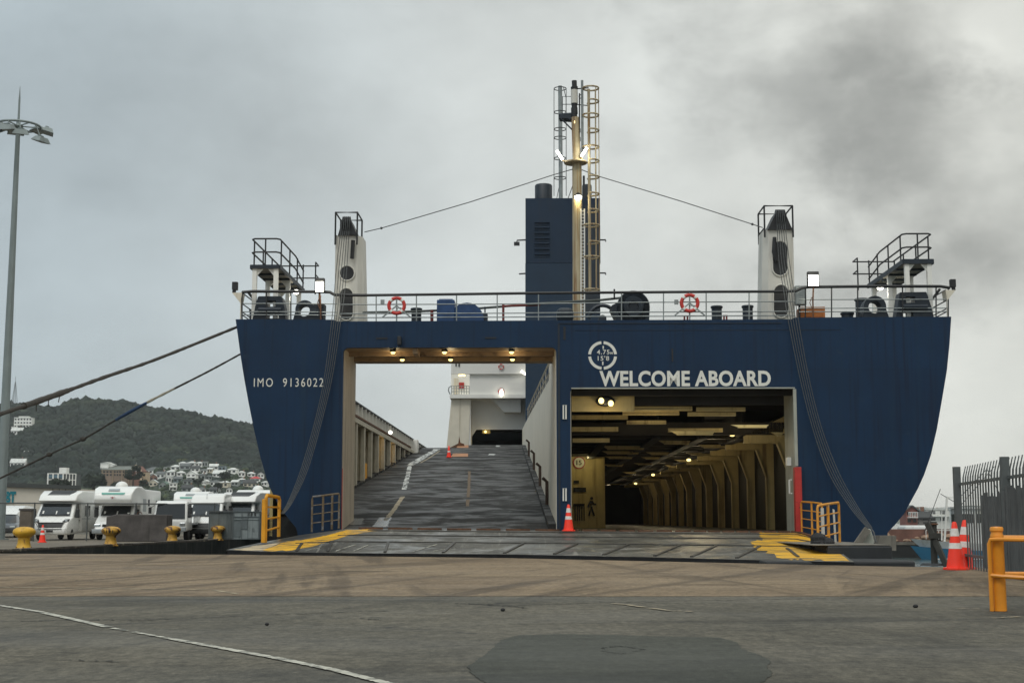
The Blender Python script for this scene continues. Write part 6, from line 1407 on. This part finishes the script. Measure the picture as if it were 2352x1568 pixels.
# ------------------------------------------------------------------ tall lamp mast
LY = 80.0; base = px(-1.5,1194+1.1*FP/LY,LY); root = empty('lamp_mast', (base.x, LY, 0)); tag(root, 'very tall tapered grey lamp mast with a ring of floodlights at the left edge', 'lamp mast'); o_ = Vector((base.x, LY, 0))
zt = px(47,278,LY).z; zs = px(50,198,LY).z; zr = px(46,290,LY).z; MG = mat('mast_galvanised', C(128,138,138), .55, .2, var=.1, scale=.6, streak=C(104,112,112), sscale=(1.5,1.5,.08))
b = MB(); b.tube([(0,0,0),(0,0,zr*.5),(0,0,zt)], [.30,.22,.125], 12); b.build('pole', MG, root, smooth=True, ang=20); b = MB(); b.tube([(0,0,zt),(0,0,zs-.8),(0,0,zs)], [.07,.06,.01], 8); b.build('lightning_spike', MG, root, smooth=True); b = MB(); b.cyl((0,0,0),(0,0,.06), .5); b.build('base_flange', MG, root)
RR = 50/FP*LY; b = MB(); b.torus((0,0,zr), RR, .07, 'z', 40, 6); b.torus((0,0,zr), .22, .08, 'z', 16, 6)
for i in range(6): a = R(60*i+20); b.bar((.15*math.cos(a),.15*math.sin(a),zr),(RR*math.cos(a),RR*math.sin(a),zr), .06)
b.build('head_ring', MG, root)
for i, (a, low) in enumerate(((45,.0),(115,.0),(165,.0),(232,.6),(292,.7),(338,.95),(190,.8),(20,.15),(265,.45))):
    a = R(a); c = Vector(((RR+(.45 if low else 0))*math.cos(a), (RR+(.2 if low else 0))*math.sin(a), zr-(low if low else -.06)))
    M_ = Matrix.Translation(c) @ Matrix.Rotation(a+R(90), 4, 'Z') @ Matrix.Rotation(R(14), 4, 'X'); b = MB(); b.M = M_; b.add([(-.48,-.34,-.14),(.48,-.34,-.14),(.48,.34,-.14),(-.48,.34,-.14),(-.30,-.2,.14),(.30,-.2,.14),(.30,.2,.14),(-.30,.2,.14)], [(0,3,2,1),(4,5,6,7),(0,1,5,4),(1,2,6,5),(2,3,7,6),(3,0,4,7)]); b.cbox((0,.1,.16), (.3,.2,.14)); f = b.build('floodlight', MG, root)
    g = MB(); g.M = M_; g.box((-.42,-.28,-.16),(.42,.28,-.141)); g.build('lamp_glass', GALV, f); g = MB(); g.bar(c+Vector((0,0,.05)), Vector((RR*math.cos(a),RR*math.sin(a),zr)), .05); g.build('bracket', MG, f)

# ------------------------------------------------------------------ sheds, tower, church, big house, lattice mast on the left
SY = 150.0; a, c = px(-260,1105,SY), px(128,1118,SY); root = empty('warehouse', (0, SY, 0)); tag(root, 'long low cream warehouse with dark eaves and teal letters behind the lamp mast', 'warehouse')
CRW = mat('warehouse_cream', C(206,200,188), .7, var=.06, scale=.4, streak=C(186,178,164), sscale=(.6,.6,.1))
b = MB(); b.add([(a.x,0,0),(c.x,8,0),(c.x,8,c.z),(a.x,0,a.z),(a.x,30,0),(c.x,38,0),(c.x,38,c.z),(a.x,30,a.z)], [(0,1,2,3),(1,5,6,2),(3,2,6,7),(4,7,6,5),(0,3,7,4)]); b.build('wall', CRW, root)
b = MB(); b.prism([(a.x,-.3,a.z-.1),(c.x+.2,7.7,c.z-.1),(c.x+.2,7.7,c.z+.35),(a.x,-.3,a.z+.35)], (0,.6,0)); b.build('fascia', mat('warehouse_fascia', C(70,74,74), .7, var=.1), root)
b = MB()
for i in range(4):
    f = .86+i*.035; b.cbox((a.x+(c.x-a.x)*f, 8*f-.05, c.z*.5), (.06,.08,c.z))
b.build('wall_joints', CONC, root)
pa, pc_ = px(8,1156,SY+5.5), px(39,1128,SY+5.5); vs, fs = text_mesh('PBT', pc_.x-pa.x, pc_.z-pa.z, .05, .05); f = 8/(c.x-a.x)
b = MB(); b.add([(pa.x+x, (pa.x+x-a.x)*f-.06-z, pa.z+y) for x, y, z in vs], fs); b.build('sign_lettering', mat('teal_sign_paint', C(24,122,138), .5, var=.05), root)
# apartment tower
TY = 640.0; a, c = px(109,1140,TY), px(167,1087,TY); root = empty('apartment_tower', ((a.x+c.x)/2, TY, 0)); tag(root, 'white framed apartment tower with a roof house, standing alone below the hill', 'apartment block'); w = c.x-a.x; h = c.z; fw = w*.62
TWIN = mat('tower_window', C(96,124,140), .2, var=.35, scale=.25); TDARK = mat('tower_recess', C(70,78,78), .7, var=.2, scale=.5)
b = MB(); b.box((-w/2,0,0),(-w/2+fw,w*.9,h)); b.add([(-w/2+fw,0,0),(w/2,5,0),(w/2,5+w*.7,0),(-w/2+fw,w*.9,0),(-w/2+fw,0,h),(w/2,5,h),(w/2,5+w*.7,h),(-w/2+fw,w*.9,h)], [(0,1,5,4),(1,2,6,5),(2,3,7,6),(4,5,6,7)]); b.build('wall', TDARK, root)
b = MB(); nf = 8
for i in range(nf+1): z = h*i/nf; b.cbox((-w/2+fw/2,-.25,z), (fw+.3,.5,.35)); b.bar((-w/2+fw,-.2,z),(w/2,4.8,z), .4, .35)
for i in range(4): b.cbox((-w/2+fw*i/3,-.35,h/2), (.5,.6,h+.3))
for i in range(1,5): p = Vector((-w/2+fw,-.25,0)).lerp(Vector((w/2,4.7,0)), i/4); b.bar(p, p+Vector((0,0,h)), .35)
b.build('frame', HW[0], root)
for i in range(nf):
    for j in range(3):
        if rng.random() < .75: g = MB(); g.cbox((-w/2+fw*(j+.5)/3,-.1,h*(i+.55)/nf), (fw/3*.72,.1,h/nf*.5)); g.build('window', TWIN, root)
b = MB(); b.box((-w/2+w*.38,2,h),(-w/2+w*.68,6,h+px(0,1073,TY).z-h)); b.build('roof_house', HW[0], root)
# brick monastery with gabled chapel
KY = 900.0; root_p = px(290,1105,KY); root = empty('monastery', root_p); tag(root, 'long brick monastery with a gabled chapel front and white cross on the slope', 'church'); k = lambda X, Y_, d=0: px((220+X/4.9)/1.0884, (1120+Y_/4.9)/1.0884, KY+d)-root_p
BR = mat('monastery_brick', C(126,88,74), .9, var=.15, scale=.25); BRL = mat('monastery_stone', C(196,176,148), .8, var=.08, scale=.3); RFG = mat('monastery_roof', C(112,116,110), .7, var=.1, scale=.3); WG = mat('monastery_wing_wall', C(134,116,100), .85, var=.15, scale=.25)
def kbox(m_, X0, Y0, X1, Y1, d0, d1): p, q = k(X0,Y1,d0), k(X1,Y0,d0); return m_.box((p.x,d0,p.z),(q.x,d1,q.z))
b = MB(); kbox(b,160,262,560,460,0,14); b.build('wing_wall', WG, root)
b = MB(); p0, p1, p2, p3 = k(150,262,-.6), k(575,262,-.6), k(575,214,6), k(250,214,6); b.prism([p0,p1,p2,p3], (0,.8,.3)); b.prism([k(150,262,14.6),k(575,262,14.6),p2,p3], (0,-.8,.3)); b.build('wing_roof', RFG, root)
for X0, X1 in ((175,295),(310,405),(420,490)):
    for r_ in range(2):
        for i in range(3): g = MB(); x = X0+(X1-X0)*(i+.3)/3; kbox(g, x, 278+r_*36, x+(X1-X0)*.18, 300+r_*36, -.15, .05); g.build('window', WIN, root)
b = MB()
for X in (165,298,410,492): kbox(b, X, 262, X+8, 440, -.6, 0)
kbox(b,160,270,560,274,-.3,0); kbox(b,160,306,560,310,-.3,0); b.build('stone_bands', BRL, root)
b = MB(); kbox(b,150,180,248,242,2,10); b.build('white_block', HW[0], root); b = MB(); q = [k(150,182,1.5),k(248,182,1.5),k(238,166,1.5),k(178,176,1.5)]; b.prism(q, (0,9,0)); q = [k(248,170,4),k(325,200,4),k(325,214,4),k(248,242,4)]; b.prism(q, (0,6,0)); b.build('block_roof', HR[0], root)
b = MB(); b.prism([k(540,460,-3),k(645,460,-3),k(645,275,-3),k(593,212,-3),k(540,268,-3)], (0,16,0)); b.build('chapel_front', BR, root)
b = MB(); b.bar(k(538,272,-3.5), k(593,208,-3.5), 1.2, 1.2); b.bar(k(593,208,-3.5), k(648,280,-3.5), 1.2, 1.2); b.bar(k(646,280,-3.4), k(650,400,-3.4), 1.0); b.build('gable_coping', BRL, root)
b = MB(); kbox(b,586,252,592,322,-3.4,-3); kbox(b,578,272,600,279,-3.4,-3); b.build('white_cross', HW[0], root); b = MB(); b.cyl(k(594,208,-2), k(594,170,-2), .5, .1, 8); b.build('statue', RFG, root)
b = MB(); kbox(b,650,290,714,408,0,10); b.build('annex', BRL, root); b = MB(); kbox(b,648,284,716,292,-.4,10.4); b.build('annex_roof', BR, root); b = MB(); kbox(b,665,310,680,334,-.15,.05); kbox(b,690,310,702,334,-.15,.05); kbox(b,664,368,676,388,-.15,.05); b.build('window', WIN, root)
# big white house and terrace on the hill, lattice mast on the ridge
def hy(x, y): t = min(1, max(0.01, ((1172-y)/(1172-interp(RIDGE, x)))**(1/.85))); return 1060+440*t
Yh = hy(52, 985)-6; p = px(52,983,Yh); s = Yh/FP; o = house(p, 40*s, 10, 24*s, 3, HW[0], HR[0], 'flat', R(4), 'hill_mansion'); tag(o, 'large white flat-roofed house alone high on the hill left of the ridge', 'house')
b = MB(); b.box((-24*s,-3,-2),(24*s,0,1.2)); b.build('terrace', HW[0], o); b = MB(); b.box((-10*s,0,24*s),(12*s,8,27.5*s)); b.build('top_storey', HW[0], o)
for x, y, w_, lab in ((38,994,26,'low white terrace building below the large house on the hill'),(40,1068,34,'low pale building half hidden in bush low on the hill'),(58,1042,6,'tiny white cottage in dark bush on the lower hill')):
    Yq = hy(x, y+3)-5; s = Yq/FP; o = house(px(x, y+3, Yq), w_*s, 6, 4.5*s+1.5, 1, HW[0], HR[0], 'side', 0, 'hillside_building'); tag(o, lab, 'building')
Ym = hy(33, 932); p = px(33,934,Ym); o = empty('lattice_mast', p); tag(o, 'thin lattice radio mast on the ridge at the far left', 'radio mast'); hM = px(33,877,Ym).z-p.z; b = MB()
for sx, sy in ((-1,-1),(1,-1),(1,1),(-1,1)): b.bar((sx*2.6,sy*2.6,0),(sx*.25,sy*.25,hM), .35)
for i in range(9):
    w0, w1 = 2.6-2.35*i/9, 2.6-2.35*(i+1)/9
    for s in (-1, 1): b.bar((-s*w0,-w0,hM*i/9),(s*w1,-w1,hM*(i+1)/9), .2)
    b.bar((-w0,-w0,hM*i/9),(w0,-w0,hM*i/9), .2)
b.build('lattice', mat('far_mast_grey', C(110,116,118), .7, var=0), o); b = MB(); b.cyl((0,0,hM),(0,0,hM+6), .25, n=6); b.build('aerial', GALV, o)
# trees one can tell apart near the buildings
TRK = mat('tree_trunk', C(70,60,50), .9, var=.2); LF1 = mat('tree_leaves_dark', C(52,60,50), .9, var=.4, scale=.4, spots=C(74,82,60), pscale=.7, spec=.15); LF2 = mat('tree_leaves_olive', C(86,92,66), .9, var=.4, scale=.4, spots=C(112,116,82), pscale=.7, spec=.15)
def tree(loc, w, h, m, label, seed):
    r_ = random.Random(seed); o = empty('broadleaf_tree', loc); tag(o, label, 'tree', 'trees among the hillside buildings'); b = MB(); b.tube([(0,0,-2),(0,0,h*.3),(w*.04,0,h*.6)], [w*.06,w*.045,w*.02], 7)
    for i in range(5): a = r_.uniform(0,6.28); b.tube([(0,0,h*.3),(w*.2*math.cos(a),w*.2*math.sin(a),h*.5),(w*.34*math.cos(a),w*.34*math.sin(a),h*r_.uniform(.55,.8))], [w*.03,w*.02,w*.008], 5)
    b.build('trunk', TRK, o); b = MB(); g = np.random.default_rng(seed); vs, fs = [], []
    cl = [(r_.uniform(-.36,.36)*w, r_.uniform(-.36,.36)*w, h*r_.uniform(.3,.86), r_.uniform(.12,.24)*w) for _ in range(16)]
    for cx, cy, cz, cr in cl:
        for _ in range(90):
            d = g.normal(size=3); d /= np.linalg.norm(d); p = np.array([cx,cy,cz])+d*cr*g.uniform(.6,1.05)*np.array([1,1,.8]); t1 = np.cross(d, g.normal(size=3)); t1 /= np.linalg.norm(t1)+1e-9; t2 = np.cross(d+g.normal(size=3)*.5, t1); t2 /= np.linalg.norm(t2)+1e-9; s = w*.035*g.uniform(.6,1.4); n0 = len(vs); vs += [p-t1*s-t2*s, p+t1*s-t2*s, p+t1*s+t2*s, p-t1*s+t2*s]; fs.append((n0,n0+1,n0+2,n0+3))
    b.add([tuple(v) for v in vs], fs); b.build('crown', m, o, fix=False)
for i, (x, yb, w, h, m, Yt, lab) in enumerate(((306,1110,38,42,LF1,830,'dark round tree covering the foot of the brick monastery'),(330,1120,22,20,LF1,820,'small dark tree right of the monastery tree'),(140,1128,50,26,LF1,600,'spreading dark tree at the foot of the white apartment tower'),(215,1120,60,30,LF1,780,'wide dark tree between the apartment tower and the monastery'),(270,1128,30,24,LF1,800,'dark bushy tree left of the monastery tree'),
    (517,1100,26,16,LF1,880,'dark tree clump among the houses under the top row on the right'),(455,1116,24,18,LF1,860,'dark tree in the middle of the hillside houses'),(500,1122,20,14,LF1,855,'dark round tree before the lower houses, right of centre'),(420,1064,30,9,LF2,1045,'olive scrub knoll crowning the top row of houses'))):
    p = px(x, yb, Yt); s = Yt/FP; tree(p, w*s, h*s, m, lab, 40+i)

# ------------------------------------------------------------------ starboard side: fence, guard rail, harbour
FA, FB_ = Vector((10.3, 32.4, 0)), Vector((8.28, 17.4, 0)); dF = FB_-FA; LF = dF.length; dF.normalize(); nF = Vector((-dF.y, dF.x, 0)); FZ = .004
pal = empty('palisade_fence', FA); tag(pal, 'dark grey spiked steel palisade fence along the right quay edge', 'fence')
FG = mat('palisade_grey', C(88,93,93), .6, .1, var=.15, scale=3, streak=C(70,74,74), sscale=(4,4,.3)); FG2 = mat('weathered_board', C(84,86,86), .85, var=.25, scale=2, streak=C(60,62,62), sscale=(8,8,.2))
pf = lambda s, z, off=0: dF*s+nF*off+Vector((0,0,z))
for i in range(3): b = MB(); s = i*5.2; b.bar(pf(s,FZ,-.05), pf(s,2.32,-.05), .15, .12, (0,1,0)); b.build('post', FG, pal)
for z in (.32, 1.92): b = MB(); b.bar(pf(-.05,z), pf(LF,z), .05, .06); b.build('rail', FG, pal)
b = MB(); n = int(LF/.29)
for i in range(n):
    s = .22+i*.29
    if (s % 5.2) < .12: continue
    z0 = .02; w = .052; pts = [(z0,0),(1.85,0),(2.08,.015),(2.2,.045),(2.32,.075)]; prev = None
    for (za, oa), (zb, ob) in zip(pts[:-1], pts[1:]): b.bar(pf(s,za,.04+oa), pf(s,zb,.04+ob), w*2*(1 if zb < 2.1 else .7 if zb < 2.25 else .4), .016, nF)
b.build('pales', FG, pal)
for k_i, (s0, s1, h) in enumerate(((3.3,5.05,1.62),(5.4,10.2,1.72),(10.6,LF,1.7))):
    b = MB(); s = s0
    while s < s1: w = random.uniform(.13,.2); b.bar(pf(s,.12,-.13), pf(s,h+random.uniform(-.06,.05),-.13), w, .02, nF); s += w+random.choice((.012,.02,.09,.03))
    b.build('board_panel', FG2, pal)
# orange-yellow guard rail with a bollard post
gp = pg(2297,1402,.004); root = empty('guard_rail', gp); tag(root, 'orange-yellow tube guard rail fixed to a stout round post at the right edge', 'guard rail')
YO = mat('orange_yellow_rail', C(224,142,30), .45, var=.1, scale=3, spots=C(176,104,30), pscale=7, pthr=(.62,.74), coat=.2)
b = MB(); b.lathe([(.082,0),(.078,.88),(.08,.885),(.08,.91),(.07,.93),(.07,.955),(.08,.965),(.08,1.0),(.07,1.015),(.0,1.02)], n=24); b.build('bollard_post', YO, root, smooth=True, ang=40)
b = MB(); z0, z1 = .86, .43
b.tube([(-.115,-.05,0),(-.12,-.06,z0-.05),(-.105,-.08,z0),(-.04,-.12,z0+.005),(.9,-.35,z0-.01),(2.6,-.7,z0-.03)], .026, 8); b.tube([(-.115,-.06,z1),(.0,-.13,z1-.01),(.9,-.36,z1-.06),(2.6,-.72,z1-.1)], .026, 8); b.tube([(.13,.35,0),(.15,.35,z0),(.2,.35,z0+.02),(2.6,.0,z0)], .03, 8); b.tube([(.13,.35,z1),(2.6,0,z1)], .03, 8); b.build('rail_tubes', YO, root, smooth=True)
b = MB(); b.tube([(2.6,-.7,0),(2.6,-.7,z0-.03)], .03, 8); b.build('end_post', YO, root, smooth=True)
# mooring posts at the quay edge right of the ferry
DP = mat('dark_timber_post', C(58,58,54), .85, var=.3, scale=2, streak=C(36,36,34), sscale=(6,6,.4))
p = pg(2147,1298,.004); o = empty('dolphin_post', p); tag(o, 'dark upright timber post at the quay edge left of the spiked fence', 'post'); b = MB(); b.tube([(0,0,-.02),(0,.02,.55),(.01,0,1.06)], [.085,.08,.08], 12); b.build('post', DP, o, smooth=True); b = MB(); b.cyl((0,0,0),(0,0,.05), .35, .3, 14); b.build('foot', PBL, o); b = MB(); b.torus((0,0,1.0), .1, .02, 'z', 14, 5); b.build('band', RUST, o)
p = pg(2172,1299,.004); o = empty('leaning_prop', p); tag(o, 'dark timber prop leaning left beside the upright quay post', 'post'); b = MB(); b.bar((.02,0,0),(-.33,.25,1.02), .12); b.build('timber', DP, o); b = MB(); b.cbox((-.2,.12,.72),(.28,.1,.14)); b.build('cleat', DP, o)

# far wharf, fishing boat and buildings across the water
WY = 118.0; a, c = px(1990,1250,WY), px(2190,1250,WY); root = empty('wharf', ((a.x+c.x)/2, WY, -2)); tag(root, 'dark wharf wall with rubble and rusty steel on top across the water', 'wharf')
wt = px(2090,1244,WY).z; w = 44.0; b = MB(); b.box((-w/2,0,-1),(w/2,40,wt+2)); b.build('wharf_wall', mat('wharf_dark_face', C(48,50,50), .85, var=.3, scale=.5, streak=C(28,29,29), sscale=(.8,.8,.2)), root)
b = MB(); b.box((-w/2,-.06,wt+1.75),(w/2,.0,wt+2.0)); b.build('capping', CONC, root)
RB = mat('wharf_rubble', C(150,124,104), .9, var=.45, scale=1.2); b = MB()
for i in range(150): x = random.uniform(-w/2+5, 6); r = random.uniform(.12,.4); b.ball((x, random.uniform(.5,2.5), wt+2+random.uniform(0,.55)), (r*1.6,r,r*.8), 6, 4)
b.build('rubble', RB, root); b = MB(); b.box((-3.4,1.4,wt+2),(3.8,2.4,wt+3.05)); b.build('rusty_barge_side', mat('rusty_plate', C(116,84,74), .85, var=.3, scale=.8), root)
b = MB()
for i in range(3): z = wt+2+.9+i*.85; b.bar((-12,6,z),(-3.6-i*.3,6,z), .15)
for i in range(5): b.bar((-11+i*1.6,6,wt+2),(-11+i*1.6,6,wt+5.2), .18)
b.build('pipe_rails', HOUSEW, root)
a, c = px(2078,1233,124), px(2141,1206,124); root = empty('covered_cargo', ((a.x+c.x)/2, 124, a.z)); tag(root, 'white tarpaulin covered load with rounded corners on the far wharf', 'covered load'); w, h = c.x-a.x, c.z-a.z; b = MB(); b.box((-w/2,0,0),(w/2,2.6,h)); b.build('tarpaulin', mat('white_tarpaulin', C(206,208,206), .6, var=.08, scale=.6, streak=C(176,180,180), sscale=(1.5,1.5,.4)), root, bevel=.28, seg=3, smooth=True); b = MB(); b.box((-w/2+.05,-.03,-.12),(w/2-.05,2.5,.04)); b.build('pallet', DP, root)
BY = 112.0; p = px(2140,1277,BY); root = empty('fishing_boat', (p.x, BY, -2.0)); tag(root, 'white and blue fishing boat moored across the water beyond the cones', 'boat'); S = BY/FP
pb = lambda x, y, d=0: px(x, y, BY+d)-Vector((p.x, BY, -2.0)); BW = mat('boat_white', C(212,214,212), .45, var=.06, scale=.6, streak=C(180,176,166), sscale=(1,1,.2)); BB = mat('boat_blue', C(58,118,152), .5, var=.12, scale=.8)
def hull(z0, z1, f0, f1, m, name):
    b = MB(); rows = []
    for i in range(9):
        t = i/8; x = 0.2+t*8.2; hw = 1.7*min(1, (t*1.8)**.7+.02); x0, x1 = x-(1-t)*.0, x-(1-t)*.9
        rows.append([(x0, 1.7-hw*f0, z0+(1-t)**2*.25), (x1, 1.7-hw*f1, z1+(1-t)**2*.45), (x1, 1.7+hw*f1, z1+(1-t)**2*.45), (x0, 1.7+hw*f0, z0+(1-t)**2*.25)])
    b.grid(rows); b.grid([[r[1] for r in rows], [r[2] for r in rows]]); b.build(name, m, root, smooth=True, ang=40)
hx = pb(2126,1277).x 
for m_, z0, z1, f0, f1, nm in ((BB,-.3,.62,.8,.93,'lower_hull'),(BW,.625,1.18,.93,1.0,'upper_hull')):
    hull(z0, z1, f0, f1, m_, nm); o = root.children[-1]; o.location = (hx, 0, 0)
b = MB(); b.box((0,.0,.02),(8.0,.04,.1)); o = b.build('boot_stripe', BW, root); o.location = (hx+.6, -.02, .0)
b = MB(); b.box((hx+3.0,.5,1.1),(hx+6.6,2.9,4.0)); b.build('wheelhouse', BW, root, bevel=.08); b = MB(); b.box((hx+2.8,.35,4.0),(hx+6.9,3.05,4.14)); b.build('wheelhouse_roof', BW, root); b = MB()
for i in range(3): b.box((hx+3.2+i*1.15,.46,2.9),(hx+4.1+i*1.15,.5,3.6))
b.box((hx+2.96,.8,2.9),(hx+3.0,2.6,3.6)); b.build('window', GLASSD, root)
mx = pb(2143,1200).x; b = MB(); b.cyl((mx+1.1,1.5,1.5),(mx+1.2,1.5,pb(0,1170).z), .07, .03, 8); b.bar((hx+2.0,1.5,1.4),(hx+2.35,1.5,5.0), .14); b.bar((hx+2.35,1.5,4.9),(hx+7.5,1.5,4.9), .1); b.build('mast', HOUSEW, root); b = MB()
for q_, r_ in (((hx+.4,1.7,2.0),(mx+1.15,1.5,5.6)),((mx+1.15,1.5,5.2),(hx+8,1.7,1.6)),((mx+2.2,1.6,4.4),(mx+5.0,1.6,7.2)),((mx+5.0,1.6,7.2),(mx+6.5,1.6,4)),((mx+2.6,1.6,4.1),(mx+5.6,1.6,7.4))): b.bar(q_, r_, .045)
b.build('rigging', STEELBLACK, root); b = MB()
for i in range(8): b.bar((hx+.2+i*.5,.35,1.6),(hx+.2+i*.5,.35,2.3), .04)
b.bar((hx+.2,.35,2.3),(hx+3.8,.35,2.3), .05); b.build('bow_railing', HOUSEW, root); b = MB()
for i in range(6): b.ball((hx+6.8+random.uniform(-.5,1.2),1+random.random(),1.7+random.random()*.8), (.35,.3,.3), 7, 5)
b.build('deck_gear', DP, root)
BGL = [(2082,2106,1151,1204,300,'brick','brick red harbour building with a pointed gable beyond the white covered load'),(2092,2138,1180,1204,320,'dark','dark pitched-roof building between the brick building and the boat mast'),(2128,2180,1168,1200,420,'white','long white harbour building behind the boat mast'),(2185,2260,1166,1200,440,'white','white block seen through the gaps of the spiked fence'),(2270,2352,1160,1200,460,'grey','grey block far behind the boards of the spiked fence')]
for x0, x1, y0, y1, Yb, kd, lab in BGL:
    p, q = px(x0, y1, Yb), px(x1, y0, Yb); w, h = q.x-p.x, q.z-p.z; o = house(((p.x+q.x)/2, Yb, p.z), w, 5, h*(.62 if kd in ('brick','dark') else .95), 2, mat('harbour_'+kd, {'brick': C(140,92,84), 'dark': C(120,116,112), 'white': C(206,206,200), 'grey': C(140,146,146)}[kd], .8, var=.12, scale=.3), HR[{'brick':1,'dark':2,'white':0,'grey':1}[kd]], {'brick':'gable','dark':'side','white':'flat','grey':'flat'}[kd], 0, 'harbour_building'); tag(o, lab, 'building')
for i, (x, y, Yb) in enumerate(((2112,1172,700),(2126,1174,720),(2156,1172,760),(2170,1175,740),(2098,1176,690))):
    p = px(x, y+6, Yb); s = Yb/FP; o = house(p, 13*s, 10, 6*s, 2, HW[i%3], HR[i%3], 'hip', 0, 'far_shore_house'); tag(o, f'tiny {HWN[i%3]} far shore house with {HRN[i%3]} roof, {("third","fourth",None,"fifth",None)[i] or ""}'.strip(', ') if False else f'tiny {HWN[i%3]} house with {HRN[i%3]} roof on the far shore, {ORD[[1,2,3,4,0][i]]} from left', 'house', 'tiny houses on the far shore')

# ------------------------------------------------------------------ damp air between here and the hills
HZ = bpy.data.materials.new('haze_air'); HZ.use_nodes = True; nt = HZ.node_tree; nt.nodes.clear()
_o = nt.nodes.new('ShaderNodeOutputMaterial'); _v = nt.nodes.new('ShaderNodeVolumePrincipled'); _v.inputs['Color'].default_value = (.86,.9,.92,1); _v.inputs['Density'].default_value = 0.00010; _v.inputs['Anisotropy'].default_value = 0.2; nt.links.new(_v.outputs[0], _o.inputs['Volume'])
b = MB(); b.box((-2400,-400,-9),(2900,2500,190)); o = b.build('haze', HZ); tag(o, kind='stuff')
